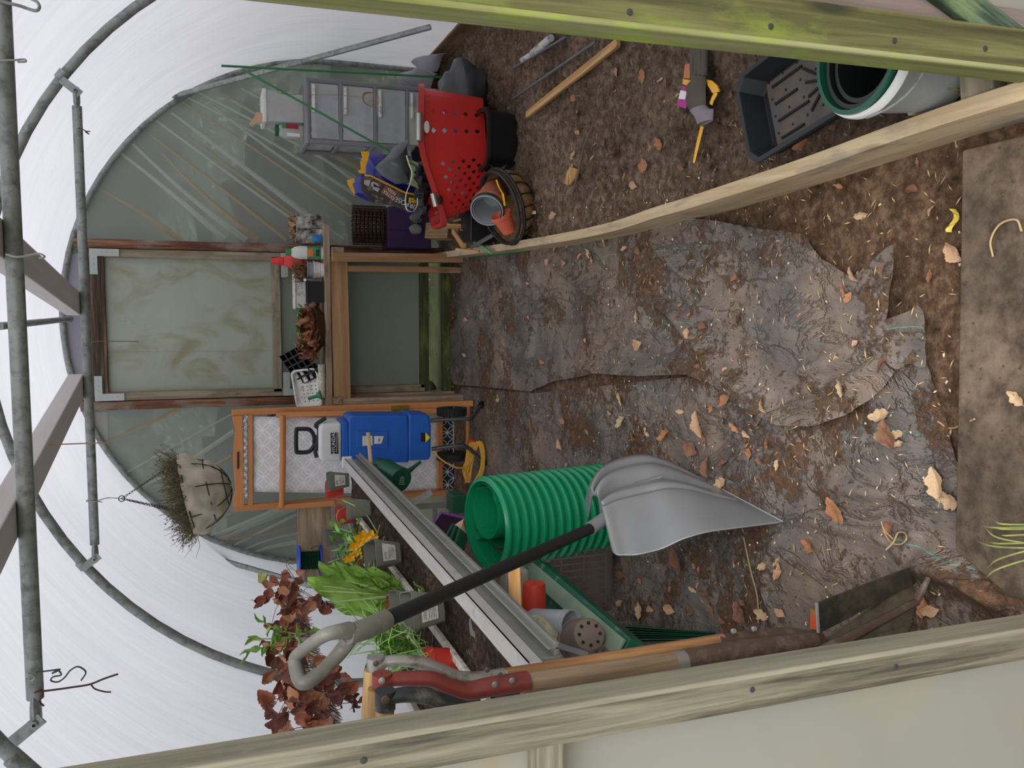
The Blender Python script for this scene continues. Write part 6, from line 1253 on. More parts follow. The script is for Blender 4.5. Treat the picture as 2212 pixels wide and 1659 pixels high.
t = thing('plant_pot', 'taupe plastic pot with drainage holes in its base turned towards the doorway', 'pot', at(*zl(1250, 1140), 2.05)); bb = at(*zl(1265, 1125), 2.02); aa = (at(*zl(1060, 1240), 2.16)-bb).normalized(); M_TAU = plain('taupe_plastic', '#7a6a62', .6, var=.1)
MB().lathe([(.0001, 0), (.036, 0), (.042, .003), (.044, .008), (.056, .10), (.06, .102), (.06, .12), (.055, .12)], bb, aa, 38).build('pot', M_TAU, t, smooth=True, angle=35); mb = MB(); e1 = aa.orthogonal().normalized(); e2 = aa.cross(e1)
for k in range(8): mb.lathe([(.0048, 0), (.0048, .001)], bb-aa*.0015+e1*.029*math.cos(k*.785)+e2*.029*math.sin(k*.785), -aa, 10, cap=True)
mb.build('drain_holes', MATS['slot_black'], t)
M_MSH = plain('cream_mesh', '#cbc6a8', .7, var=.1, dirt='#6d6a50', dirtamt=.4, bmp=.6, bscale=220); t = thing('mesh_tray', 'cream ribbed plastic tray with a hand slot standing among the pots', 'tray', at(*zl(800, 1400), 2.15))
pts = [(540, 900), (600, 885), (680, 920), (800, 1030), (880, 1120), (980, 1250), (1060, 1400), (1100, 1500), (620, 1500), (420, 1480), (450, 1280), (510, 1000)]
MB().prism([at(*zl(x, y), 2.16-.0001*(y-900)) for x, y in pts], (0, 1, 0), .012).build('tray', M_MSH, t, bevel=.002)
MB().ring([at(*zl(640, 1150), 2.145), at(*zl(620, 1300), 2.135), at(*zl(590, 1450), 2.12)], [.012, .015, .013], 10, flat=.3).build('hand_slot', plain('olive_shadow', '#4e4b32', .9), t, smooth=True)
mb = MB()
for k in range(34): a, b = zl(470+k*13, 1030+k*12), zl(430+k*19, 1480); mb.ring([at(*a, 2.146), at(*b, 2.12)], .0009, 4)
mb.build('ribs', plain('cream_rib', '#e0dcc0', .7), t)
solo(MB().beam(at(*zl(60, 1010), 2.1), at(*zl(1240, 1390), 1.98), .014, .004, (0, 1, 0)), 'grey_strip', M_GREYP, 'thin pale grey strip lying across the cream tray and the stake', 'strip')
c = at(*zl(440, 330), 2.5); solo(MB().prism([at(*zl(x, y), 2.5) for x, y in [(200, 330), (490, 300), (500, 450), (480, 700), (230, 830), (130, 800)]], (0, 1, 0), .05), 'grey_trim', plain('stone_grey_plastic', '#8a8a80', .6, var=.1), 'stone grey plastic housing standing behind the wooden stake', 'housing', bevel=.008)
t = thing('nursery_pot', 'black round pot with a torn white label lying behind the stake', 'pot', at(*zl(150, 1000), 2.3)); MB().lathe([(.0001, 0), (.05, 0), (.055, .1), (.06, .1), (.06, .115), (.054, .115)], at(*zl(120, 900), 2.4), (at(*zl(200, 1000), 2.2)-at(*zl(120, 900), 2.4)).normalized(), 34).build('pot', M_BLACKP, t, smooth=True, angle=35)
MB().prism([at(*zl(x, y), 2.24) for x, y in [(90, 920), (130, 930), (190, 1050), (180, 1090), (90, 1010)]], (0, -1, 0), .001).build('label', M_WHITE, t)
# green plastic channel and ribbed sheet on the ground
M_GCH = plain('green_channel', '#1d5f4c', .38, var=.15, dirt='#8ea18c', dirtamt=.25, vscale=5); M_GCL = plain('pale_green_face', '#7f917e', .6, var=.15)
ch = thing('green_channel', 'long dark green plastic channel slanting over the pots under the staging', 'channel', at(1300, 1330, 2.3)); A1, A2 = at(*zl(620, 250), 2.75), at(*zl(1860, 1330), 1.95); MB().beam(A1, A2, .045, .07, V((.4, -.6, .7))).build('channel', M_GCH, ch, bevel=.006)
B1, B2 = at(*zl(480, 270), 2.74), at(*zl(1660, 1300), 1.95); MB().beam(B1, B2, .012, .05, V((-.6, -.5, .4))).build('pale_edge', M_GCL, ch, bevel=.003)
o = plank('green_channel', at(*zl(650, 640), 2.6), at(*zl(1120, 1060), 2.3), .05, .03, M_GCH, None, V((.3, -.6, .7)), bevel=.005); tag(o, 'shorter dark green plastic channel lying beneath the long one', 'channel')
mb = MB(); mb.grid(lambda a, b: on(1345+200*a, 1350+(38+0*a)*b*(1-.55*a)+16*a, .03+.012*math.sin(b*40)), 8, 60); solo(mb, 'ribbed_sheet', M_DG, 'dark green ribbed plastic sheet lying behind the tool shafts', 'sheet', smooth=True, thick=.003)
# ribbed green coil of edging
M_GC = plain('bright_green_plastic', '#138a5c', .34, var=.08, bmp=.04); cl = thing('ribbed_coil', 'tall ribbed bright green plastic coil standing on the membrane beside the shovel', 'coil', (-.78, 2.93, 0)); bs_ = V((-.775, 2.95, .012)); tpx = V((-.775, 2.86, .535)); ax = (tpx-bs_).normalized(); Hc = (tpx-bs_).length; Rc = .163; prof = []
nr = 15
for k in range(nr):
    z0_ = Hc*k/nr; w = Hc/nr
    prof += [(Rc-.012, z0_), (Rc-.012, z0_+w*.22), (Rc-.002, z0_+w*.34), (Rc+.006, z0_+w*.48), (Rc+.007, z0_+w*.72), (Rc-.002, z0_+w*.94)]
prof += [(Rc-.003, Hc), (Rc-.010, Hc), (Rc-.014, .03)]
MB().lathe(prof, bs_, ax, 72).build('outer_wall', M_GC, cl, smooth=True, angle=50)
x_ = V((1, 0, 0)); y_ = ax.cross(x_).normalized(); ic = bs_+x_*.035+y_*.035
mb = MB(); sp2 = []
for i in range(60): a = i/59*6.28*1.12+.6; r_ = .092+.012*i/59; sp2.append((r_*math.cos(a), r_*math.sin(a)))
def wallstrip(mb, P2, org, h0, h1, th=.0025):
    n = len(P2); vs = []
    for i, (a, b) in enumerate(P2):
        c_ = org+x_*a+y_*b; rn = (x_*a+y_*b).normalized()*th; vs += [c_+ax*h0, c_+ax*h1, c_+rn+ax*h1, c_+rn+ax*h0]
    fs = [(i*4+k, i*4+(k+1) % 4, i*4+4+(k+1) % 4, i*4+4+k) for i in range(n-1) for k in range(4)]+[(3, 2, 1, 0), tuple((n-1)*4+k for k in range(4))]; mb.add(vs, fs)
wallstrip(mb, sp2, ic, .02, Hc-.02); mb.build('inner_roll', M_GC, cl, smooth=True, angle=40)
for a in (2.6, 5.4):
    q = ic+x_*(.112*math.cos(a))+y_*(.112*math.sin(a)); mb = MB(); wallstrip(mb, [(.02*math.cos(t_), .02*math.sin(t_)) for t_ in [6.28*i/20 for i in range(21)]], q, .02, Hc-.02); mb.build('edge_tube', M_GC, cl, smooth=True, angle=40)
# grey scoop shovel with long black shaft
M_SHV = plain('grey_shovel_plastic', '#7f8184', .28, .12, var=.06, bmp=.03, bscale=30, spec=.6); sv = thing('scoop_shovel', 'large grey plastic scoop shovel with long black shaft and grey D grip', 'shovel', (-.56, 2.1, 0))
def zv(x, y): return (900+x/2.602, 950+y/2.602)
sock = at(1320, 1108, 2.2); E1 = on(1690, 1128, .006); E2 = on(1480, 1016, .006); 
low = [(1085, 545), (1110, 640), (1180, 652), (1250, 648), (1380, 615), (1500, 560), (1640, 520), (1800, 497), (2055, 460)]
upp = [(965, 440), (950, 340), (985, 230), (1050, 160), (1140, 110), (1240, 92), (1330, 108), (1420, 130), (1500, 170)]
Ylow = [2.10, 2.04, 2.02, 2.0, 1.98, 1.955, 1.935, 1.915, E1.y]; Yup = [2.28, 2.33, 2.38, 2.42, 2.44, 2.45, 2.45, 2.44, E2.y]
LP = curve([at(*zv(x, y), Y) for (x, y), Y in zip(low[:-1], Ylow)]+[E1], 5); UP = curve([at(*zv(x, y), Y) for (x, y), Y in zip(upp[:-1], Yup)]+[E2], 5); nrm = ((E2-E1).cross(sock-E1)).normalized(); nrm = nrm if nrm.y < 0 else -nrm; nn_ = len(LP)-1
def blade(a, b):
    f = a*nn_; i = min(int(f), nn_-1); l = LP[i].lerp(LP[i+1], f-i); u = UP[i].lerp(UP[i+1], f-i); s = 2*b-1; p = l.lerp(u, b)
    crown = ((1-s*s)*.075+.03*math.exp(-((s+.38)/.26)**2)+.03*math.exp(-((s-.40)/.26)**2))*(1-a**3.0)                       # convex back towards the doorway
    ribs = 0
    for c_, w_ in ((-.36, .032), (.30, .035)):
        ribs -= .050*math.exp(-((s-c_)/w_)**2)*(1/(1+math.exp(-(a-.12)*30)))*(1-a**2)
    ridge_ = .018*math.exp(-((s-.12)/.06)**4)*(1-a)**.7
    ribs -= .100*math.exp(-((s+.04)/.055)**2)*(1-a)**.9+.02*math.exp(-((s+.17)/.03)**2)*(1-a)**.6
    notch = V((0, 0, 0)); p = p+nrm*(crown+ribs+ridge_)
    k = math.exp(-(s/.33)**2)*(1-a)**8; return p.lerp(sock+nrm*.03, k*.55)
mb = MB(); mb.grid(blade, 90, 130); mb.build('blade', M_SHV, sv, smooth=True, thick=.0035, angle=70)
MB().ring([E1+nrm*.002, E2+nrm*.002], .0028, 6).build('worn_edge', plain('worn_grey_edge', '#9b9da0', .5), sv)
g0 = at(820, 1345, 1.56); so1 = at(1275, 1142, 2.10); so0 = at(1385, 1085, 2.20)+nrm*.03
MB().ring([so1, so1.lerp(so0, .4), so0+nrm*.02, so0.lerp(E1.lerp(E2, .5), .25)+nrm*.05], [.019, .018, .016, .004], 18).build('socket', M_SHV, sv, smooth=True)
MB().ring([so1.lerp(g0, -.02), g0], [.0155, .0155], 20).build('shaft', plain('black_foam_shaft', '#1b1c1e', .55, bmp=.5, bscale=260, var=.1), sv, smooth=True)
M_GRIP = plain('grey_grip_plastic', '#77756f', .5, var=.08, dirt='#9c9384', dirtamt=.25); ga = at(795, 1357, 1.53)
MB().ring([g0+(so1-g0)*.02, ga, at(768, 1366, 1.51), at(750, 1371, 1.50)], [.0195, .0195, .019, .018], 20).build('grip_collar', M_GRIP, sv, smooth=True)
gp = [(755, 1362), (728, 1365), (702, 1372), (670, 1392), (645, 1412), (637, 1425), (640, 1448), (648, 1470), (662, 1474), (690, 1455), (718, 1428), (742, 1400), (755, 1378)]
rr_ = [.016, .013, .012, .011, .011, .012, .0125, .013, .013, .0125, .013, .014, .016]; C_ = curve([at(x, y, 1.5-.02*math.sin(i)) for i, (x, y) in enumerate(gp)], 5); R_ = list(np.interp(np.linspace(0, 12, len(C_)), range(13), rr_)); MB().ring(C_, R_, 16, flat=.9).build('d_grip', M_GRIP, sv, smooth=True)
# three old digging tools leaning behind the left doorpost
M_SIL = plain('worn_silver_metal', '#a8a6a2', .38, .6, var=.15, dirt='#6d5b48', dirtamt=.3); M_REDM = plain('worn_red_paint', '#7c3530', .5, .1, var=.12, dirt='#4a3028', dirtamt=.25); M_BLKM = plain('worn_black_paint', '#2f3134', .5, .2, var=.15, dirt='#6d675c', dirtamt=.3); M_BRM = plain('brown_patina_metal', '#5d4a40', .5, .3, var=.2, dirt='#857769', dirtamt=.3)
WSH = wood('oiled_ash_shaft', '#43291a', '#805638', '#a97e55', .5, 1.2, contrast=1.3); WSH2 = wood('grey_ash_shaft', '#5b4838', '#86705a', '#a38d74', .6, 1.2); WGR = wood('worn_grip_wood', '#6b4a2a', '#a5814f', '#c9a874', .55, 1)
def zt2(x, y): return (500+x/2.968, 1100+y/2.968)
def strap(P, Y, w0, w1, mat, nm, par, flat_=.55): C_ = curve([at(*zt2(x, y), Y) for x, y in P], 6); return MB().ring(C_, list(np.interp(np.linspace(0, 1, len(C_)), [0, .12, .5, 1], [w0*1.5, w0, (w0+w1)/2, w1])), 14, flat=flat_).build(nm, mat, par, smooth=True)
YT1, YT2, YT3 = 1.43, 1.37, 1.30
t1 = thing('digging_spade', 'old spade with silver metal yoke and oiled ash shaft, furthest of the three', 'spade', on(1975, 1300, 0))
strap([(925, 1000), (1000, 975), (1100, 970), (1220, 985), (1330, 1030), (1450, 1080), (1600, 1090), (1760, 1070)], YT1, .0125, .019, M_SIL, 'yoke', t1, .75)
MB().ring([at(*zt2(925, 990), YT1)+V((.012, 0, 0)), at(*zt2(925, 1060), YT1)], [.0155, .0155], 20).build('grip_end', M_SIL, t1, smooth=True); MB().ring([at(*zt2(900, 1030), YT1), at(*zt2(880, 1350), YT1)], .0135, 18).build('grip', WGR, t1, smooth=True)
for x, y in ((925, 990), (1640, 1030), (1720, 1060)): MB().lathe([(.005, 0), (.0045, .002), (.0001, .003)], at(*zt2(x, y), YT1-.016), (0, -1, 0), 12).build('rivet', M_BRM, t1, smooth=True)
a, b = at(1090, 1462, YT1), at(1562, 1385, YT1); x = (b-a).normalized(); Mx = frameX(a, b); LL = (b-a).length; MB().ring([V((-LL/2, 0, 0)), V((0, 0, 0)), V((LL/2, 0, 0))], .0155, 20).build('shaft', WSH, t1, smooth=True, M=Mx)
MB().ring(curve([at(1550, 1387, YT1), at(1640, 1376, YT1), at(1700, 1372, YT1), at(1770, 1384, YT1)], 6), [.017]*12+[.018]*4+[.02]*3, 18, flat=.9).build('socket', M_BRM, t1, smooth=True)
for xx, yy in ((1583, 1370), (1627, 1365)): MB().lathe([(.006, 0), (.006, .004), (.0045, .007)], at(xx, yy, YT1-.012)+V((.006, 0, 0)), (.5, -1, 0), 6, cap=True).build('bolt', M_SIL, t1)
M_BLD = plain('muddy_blade', '#6b6350', .6, .25, var=.3, vscale=6, dirt='#3e2f22', dirtamt=.5, bmp=.4); M_BLD2 = plain('dark_muddy_blade', '#3a3630', .55, .3, var=.3, vscale=6, dirt='#5f5340', dirtamt=.4, bmp=.4)
def bladep(L, par, mat): return MB().prism([at(x, y, Y) for x, y, Y in L], (0, 1, .2), .004).build('blade', mat, par, bevel=.001)
bladep([(1768, 1412, 1.43), (1771, 1390, 1.43), (1870, 1320, 1.435), (1974, 1254, 1.44), (1982, 1290, 1.43), (1968, 1350, 1.415), (1940, 1420, 1.40)], t1, M_BLD)
MB().ring([at(1772, 1388, 1.43), at(1774, 1412, 1.42)], .007, 8).build('tread', M_SIL, t1, smooth=True)
t2 = thing('digging_spade', 'old spade with worn red metal yoke, middle of the three beside the doorpost', 'spade', on(1985, 1240, 0))
strap([(965, 1110), (1040, 1090), (1150, 1085), (1280, 1090), (1400, 1140), (1520, 1165), (1650, 1140), (1900, 1100)], YT2, .0145, .022, M_REDM, 'yoke', t2, .75)
MB().ring([at(*zt2(965, 1105), YT2)+V((.014, 0, 0)), at(*zt2(965, 1160), YT2)], [.0165, .0165], 20).build('grip_end', M_REDM, t2, smooth=True); MB().ring([at(*zt2(930, 1150), YT2), at(*zt2(920, 1400), YT2)], .0145, 18).build('grip', WGR, t2, smooth=True)
for x, y in ((965, 1100), (1690, 1125), (1800, 1100)): MB().lathe([(.006, 0), (.005, .002), (.0001, .0035)], at(*zt2(x, y), YT2-.019), (0, -1, 0), 12).build('rivet', M_SIL, t2, smooth=True)
a, b = at(1125, 1478, YT2), at(1470, 1428, YT2); LL = (b-a).length; MB().ring([V((-LL/2, 0, 0)), V((0, 0, 0)), V((LL/2, 0, 0))], .0185, 20).build('shaft', WSH2, t2, smooth=True, M=frameX(a, b))
MB().ring([at(1455, 1430, YT2), at(1482, 1427, YT2)], .0195, 20).build('silver_band', M_SIL, t2, smooth=True); MB().ring([at(1480, 1427, YT2), at(1560, 1412, YT2), at(1640, 1400, YT2), at(1760, 1385, YT2)], [.021, .021, .020, .018], 18).build('socket', M_BRM, t2, smooth=True)
bladep([(1772, 1368, 1.40), (1765, 1303, 1.40), (1880, 1258, 1.41), (1992, 1216, 1.42), (1994, 1235, 1.42), (1976, 1262, 1.42)], t2, M_BLD2); MB().ring([at(1764, 1302, 1.395), at(1768, 1366, 1.395)], .004, 8).build('tread', M_SIL, t2, smooth=True)
t3 = thing('digging_fork', 'old digging tool with black metal yoke, nearest the left doorpost', 'fork', on(2000, 1330, 0))
strap([(985, 1225), (1060, 1195), (1180, 1190), (1300, 1215), (1420, 1260), (1560, 1300), (1700, 1300)], YT3, .0145, .02, M_BLKM, 'yoke', t3, .75)
MB().ring([at(*zt2(985, 1215), YT3)+V((.014, 0, 0)), at(*zt2(985, 1280), YT3)], [.0165, .0165], 20).build('grip_end', M_BLKM, t3, smooth=True); MB().lathe([(.007, 0), (.006, .003), (.0001, .004)], at(*zt2(988, 1220), YT3-.018), (0, -1, 0), 14).build('rivet', M_BRM, t3, smooth=True)
MB().ring([at(*zt2(985, 1270), YT3), at(*zt2(980, 1420), YT3)], .0145, 18).build('grip', WGR, t3, smooth=True); MB().ring([at(1050, 1540, YT3), at(1700, 1450, YT3)], .017, 16).build('shaft', WSH2, t3, smooth=True)
MB().ring([at(1700, 1450, YT3), at(1980, 1300, 1.36), on(2025, 1210, .02)], [.014, .008, .004], 8).build('tine', M_BRM, t3, smooth=True)
solo(MB().prism([on(x, y, .06) for x, y in [(1752, 1315), (1765, 1320), (1765, 1360), (1751, 1358)]], (0, 0, 1), .002), 'seed_packet', plain('red_green_packet', '#d8502c', .5, dirt='#3f8a3c', dirtamt=.5, vscale=8), 'scrap of red and green packet behind the spade blades', 'packet')
# ------------------------------------------------------------ overhead
M_PW = wood('planed_white_timber', '#b3aaa4', '#c9c1bd', '#d6d0cd', .55, .8, contrast=.6, bmp=.08, knots=False)
def timber(nm, b2p, b1p, back, fwd, lab):
    A_, B_ = at(b2p[0], b2p[1], 3.5), at(b1p[0], b1p[1], 2.1); A_.z = b2z+.0165+.026; B_.z = b1z+.018+.026; d = (A_-B_).normalized()
    o = plank(nm, A_+d*fwd, B_-d*back, .085, .052, M_PW, None, (0, 0, 1), bevel=.004); return tag(o, lab, 'timber')
timber('planed_timber', (186, 655), (28, 517), .9, .03, 'pale planed timber resting on both cross bars towards the upper right, end above the door')
timber('planed_timber', (190, 835), (55, 1120), 1.0, .03, 'pale planed timber with a broken end resting on both cross bars at the left')
def wire(L, r_, mat, nm, lab, cat, Y): return solo(MB().ring(curve([at(x, y, Y+(p[0] if p else 0)) for x, y, *p in L], 6), r_, 6), nm, mat, lab, cat, smooth=True)
M_RW = plain('rusty_thin_wire', '#5a4038', .7, .3); M_BW = plain('bare_wire', '#a9a9a6', .35, .7)
wire([(-4, 2), (40, 12), (75, 23), (85, 16), (80, 4), (60, -6)], .0035, M_GALV, 'wire_hook', 'wire loop hook hanging from the nearest cross bar at its right end', 'hook', 2.08)
wire([(0, 131), (30, 130), (52, 128), (55, 133), (38, 134)], .0022, M_BW, 'wire_hook', 'bare wire hook on the nearest cross bar beside the right hoop', 'hook', 2.07)
wire([(12, 549), (40, 555), (80, 548), (94, 552), (95, 556), (84, 558)], .0024, M_BW, 'wire_hook', 'bare wire hook on the nearest cross bar in front of the pale timber', 'hook', 2.06)
wire([(186, 742), (205, 738), (240, 737), (300, 738)], .0016, plain('grey_twine', '#6d6257', .9), 'twine_end', 'dark twine tied round the middle cross bar and hanging over the door', 'twine', 3.46)
wire([(82, 969), (95, 962), (150, 959), (245, 956)], .0018, M_TW, 'twine_end', 'tan twine tied round the left timber', 'twine', 2.6)
wire([(168, 277), (180, 280), (193, 290), (184, 284), (195, 284)], .0020, M_RW, 'wire_tie', 'rusty wire tie twisted round the right end of the middle cross bar', 'wire', 3.47)
wire([(55, 1467), (70, 1469), (75, 1462), (60, 1454)], .002, M_BW, 'wire_tie', 'bare wire wound on the nearest cross bar near its left end', 'wire', 2.075)
wire([(78, 1452), (105, 1449), (130, 1446), (112, 1455), (125, 1448), (132, 1458), (115, 1462), (110, 1470), (125, 1473), (140, 1463), (152, 1448), (168, 1440), (182, 1447), (185, 1455), (175, 1470)], .0018, plain('dark_wire', '#4a4a56', .5, .4), 'wire_hook', 'S shaped dark wire hook hanging from the left end of the nearest bar', 'hook', 2.06)
mb = MB(); mb.ring(curve([at(x, y, 2.06) for x, y in [(80, 1494), (110, 1491), (160, 1484), (195, 1478), (225, 1466), (255, 1456)]], 5), .0022, 6); mb.ring(curve([at(x, y, 2.06) for x, y in [(197, 1479), (205, 1488), (225, 1494), (240, 1495)]], 5), .0018, 6); mb.ring(curve([at(x, y, 2.06) for x, y in [(75, 1497), (88, 1490), (92, 1500), (85, 1515), (95, 1525)]], 5), .0022, 6)
solo(mb, 'twig', M_RW, 'forked dry twig hooked over the left end of the nearest cross bar', 'twig', smooth=True)
# ------------------------------------------------------------ near end wall either side of the doorway
M_NW = film_mat('near_wall_film', '#b4b3ab', .5, 0, .04, (1, 1, 1.5), .05, streak=('#b9ae92', (1.2, 1.2, 1.6)))
yN = DYB-.005; mb = MB(); P = []
xo = la.x-.02
n = 40; R = RT+.02
P = [(xo, .0), (xo, ZC+math.sqrt(R*R-(xo-AX)**2))]+[(AX+R*math.cos(a), ZC+R*math.sin(a)) for a in np.linspace(math.acos((xo-AX)/R), math.pi, n)]+[(AX-R, -.05), (xo, -.05)]
mb.prism([V((x, yN, z)) for x, z in P[1:]], (0, 1, 0), .004); struct(mb, 'wall_near', M_NW)
xo2 = ra.x+.025; P = [(xo2, ZC+math.sqrt(R*R-(xo2-AX)**2))]+[(AX+R*math.cos(a), ZC+R*math.sin(a)) for a in np.linspace(math.acos((xo2-AX)/R), 0, n)]+[(AX+R, -.05), (xo2, -.05)]
mb = MB(); mb.prism([V((x, yN, z)) for x, z in P], (0, 1, 0), .004); struct(mb, 'wall_near.001', M_NW)
o = plank('wall_batten', (la.x-.03, DYF+.02, at(1190, 1620, DYF).z), (-1.3, DYF+.02, at(1190, 1640, DYF).z), .04, .042, WN, None, (0, 0, 1)); tag(o, 'grey batten running sideways across the near wall film at the left', 'batten')
for par, pts in ((tl, ((785, 1643, .0), (1625, 1490, 0), (1935, 1440, 0))), (tr_, ((1360, 26, 0), (1665, 57, 0), (1932, 88, 0), (2128, 105, 0)))):
    for x, y, _ in pts:
        MB().lathe([(.0046, 0), (.0042, .0012), (.0001, .0016)], at(x, y, DYF-.0005), (0, -1, 0), 14).build('nail_head', plain('dark_nail', '#3c3d3c', .6, .4), par, smooth=True)
WDK = wood('mauve_brown_board', '#4a3f3c', '#6e605c', '#83756f', .8, .8, stain='#5f5a4c', stainamt=.3)
u_ = (rb-ra).normalized(); so_ = V((.056, .02, 0)); o = plank('outer_board', ra+so_-u_*.4, rb+so_, .045, .03, WDK, None, (0, 1, 0)); tag(o, 'dark mauve brown board fixed outside the mossy right doorpost', 'board')
a, b = at(1985, -60, 1.10), at(2215, 110, 1.10); o = plank('mossy_batten', a, b, .05, .02, wood('mossy_dark_batten', '#1c2a1c', '#2e4030', '#7d8672', .9, 1, stain='#6f7f55', stainamt=.4), None, (0, 1, 0)); tag(o, 'dark green mossy batten slanting past the foot of the right doorpost', 'batten')
o = plank('timber_peg', at(2190, 185, 1.16), at(2225, 185, 1.16), .03, .03, WN, None, (0, 1, 0)); tag(o, 'small mossy timber peg at the foot of the right doorpost', 'peg')
# ------------------------------------------------------------ litter
_hs = .01; _hx = np.arange(-1.6, 1.62, _hs); _hy = np.arange(.6, 5.5, _hs); _HX, _HY = np.meshgrid(_hx, _hy, indexing='ij')
_HZ = floor_h(_HX, _HY); _HZ = np.where(inside(_HX, _HY, A_POLY), np.maximum(_HZ, a_h(_HX, _HY)), _HZ); _HZ = np.where(inside(_HX, _HY, B_POLY), np.maximum(_HZ, b_h(_HX, _HY)), _HZ)
_HZ = np.where(_HX > board_x(_HY)+.012, bed_h(_HX, _HY), _HZ)
_slabq = [(p.x, p.y) for p in SLAB]; _HZ = np.where(inside(_HX, _HY, _slabq), .036, _HZ)
def gz_at(x, y):
    i = min(max(int(round((x+1.6)/_hs)), 0), len(_hx)-1); j = min(max(int(round((y-.6)/_hs)), 0), len(_hy)-1); return float(_HZ[i, j])
def ground(x, y):
    z = .02
    for _ in range(3): p = on(x, y, z); z = gz_at(p.x, p.y)
    p = on(x, y, z); return p
LM = [plain('leaf_tan', '#b58f70', .7, var=.3, vscale=25, bmp=.3, bscale=120), plain('leaf_orange_brown', '#a4714e', .7, var=.3, vscale=25, bmp=.3, bscale=120), plain('leaf_dark_brown', '#7a5540', .7, var=.35, vscale=25, bmp=.3, bscale=120), plain('leaf_buff', '#b89c7b', .75, var=.25, vscale=25, bmp=.3, bscale=120)]
protos = []
for k in range(8):
    r = random.Random(k); L = 1.0; mb = leaf_mesh('dry', 1.0, .62+.2*r.random(), curl=.25+.35*r.random() if k != 5 else .1, lobes=2.5 if k % 2 else 1.5, seed=k+1, fold_=.15+.3*r.random() if k != 5 else .08, serr=.05); mb.v = [(x-.5, y, z) for x, y, z in mb.v]
    for j in range(1): mb.ring([V((-.5, 0, .0)), V((-.62, .02, .02)), V((-.75, .05, .05))], [.012, .01, .008], 4)
    o = mb.build('dry_leaf', LM[k % 4], smooth=True, angle=80); protos.append(o)
used = [False]*8
def dry_leaf(x, y, size, k, rz_, label, group, mat=None, tilt=.3):
    p = ground(x, y); src = protos[k % 8]
    if not used[k % 8]: o = src; used[k % 8] = True
    else: o = src.copy(); SC.collection.objects.link(o)
    if mat is not None and o is not src: o.data = src.data.copy(); o.data.materials[0] = mat
    rr_ = random.Random(x*7+y); o.location = p+V((0, 0, size*.10+.004)); o.rotation_euler = (rr_.uniform(-tilt, tilt), rr_.uniform(-tilt, tilt), rz_); o.scale = (size,)*3
    return tag(o, label, 'leaf', group)
BIG = [(1812, 1108, .085, 5, .4, 'largest flat orange tan leaf on the black membrane, left of the slab edge'), (1752, 1178, .06, 1, 1.4, 'orange brown leaf on the membrane just left of the largest flat leaf'), (1930, 935, .07, 2, .2, 'crinkled dark reddish leaf on the membrane near the folded flap'), (1905, 897, .055, 3, 1.9, 'narrow buff curled leaf just below the folded membrane flap'),
       (2070, 545, .06, 4, .9, 'flat salmon tan leaf on bare soil at the slab edge'), (1440, 940, .07, 1, 2.2, 'curled orange leaf in the middle of the path beside the rolled fold'), (1520, 915, .09, 4, .1, 'long curled orange leaf between the membrane fold and the shovel'), (1500, 968, .065, 2, 1.1, 'rust curled leaf on the membrane just above the shovel ribs'), (1570, 862, .06, 5, 2.6, 'flat tan leaf tucked against the crumpled fold edge'),
       (1385, 745, .06, 0, 2.0, 'crumpled buff leaf on the upper membrane in the middle of the path'), (1380, 685, .045, 7, .3, 'curled leaf with a stalk on the upper membrane, above the crumpled buff leaf'), (1275, 548, .045, 3, .6, 'rounded pale leaf against the foot of the bed board'), (1187, 567, .04, 0, 2.4, 'orange tan leaf against the bed board at the far end of the path'), (1395, 358, .07, 5, 1.5, 'lobed orange leaf lying flat in the middle of the bed soil'),
       (1428, 311, .05, 1, .5, 'curled orange leaf on the bed soil above the lobed leaf'), (1392, 166, .05, 5, 2.9, 'pinkish brown triangular leaf on the bed soil near the glove'), (1200, 468, .06, 4, 1.8, 'large curled orange leaf on the bed soil beside the coir basket'), (1374, 400, .04, 0, 1.2, 'small curled orange leaf on the bed soil near the board'), (1735, 312, .045, 1, 2.0, 'orange brown leaf beside the corner of the black seed tray'),
       (1343, 860, .06, 3, .2, 'long buff leaf at the rolled edge of the membrane fold'), (1345, 912, .06, 7, 2.4, 'pale yellowish torn leaf below the rolled membrane edge'), (1610, 1322, .07, 2, .8, 'round rust brown leaf on the membrane behind the spade blades'), (1650, 1327, .05, 3, 1.4, 'narrow buff leaf beside the round rust brown leaf'), (1472, 1205, .08, 2, .5, 'curled brown leaf in the shade under the shovel blade'),
       (1312, 1300, .08, 1, .9, 'orange brown leaf standing on edge beside the green channel'), (1345, 1245, .05, 6, 2.0, 'dark curled leaf between the channel and the shovel'), (1385, 1318, .06, 3, .2, 'pale buff leaf on the membrane right of the channel'), (1452, 1315, .05, 0, 1.5, 'tan leaf on the membrane between the green sheet and the shovel'), (1925, 1140, .045, 1, 2.3, 'small orange leaf on the dark membrane near the slab'), (2030, 1042, .07, 7, .4, 'long buff leaf curled against the slab'), (2055, 1080, .07, 3, 1.6, 'pale pointed leaf lying along the slab edge'),
       (2000, 1310, .05, 1, .2, 'tan leaf on the soil between the spade blades and the slab'), (2015, 1318, .045, 4, 2.0, 'orange leaf beside the spade blade tips'), (2200, 860, .04, 3, 1.0, 'small buff leaf lying on the paving slab'), (1820, 838, .045, 3, .1, 'cream curled leaf on the crumpled membrane flap'), (1100, 560, .05, 2, 1.0, 'brown leaf beside the green cane pieces at the far end of the bed board'), (1540, 1010, .07, 6, .3, 'curled brown leaf touching the top of the shovel blade'), (1560, 1045, .06, 3, 2.2, 'greenish buff leaf beside the upper shovel edge'), (1215, 960, .05, 0, .5, 'dark tan leaf halfway between the shredder and the shovel')]
for b in BIG: dry_leaf(*b[:5], b[5], 'dry leaves on the ground')
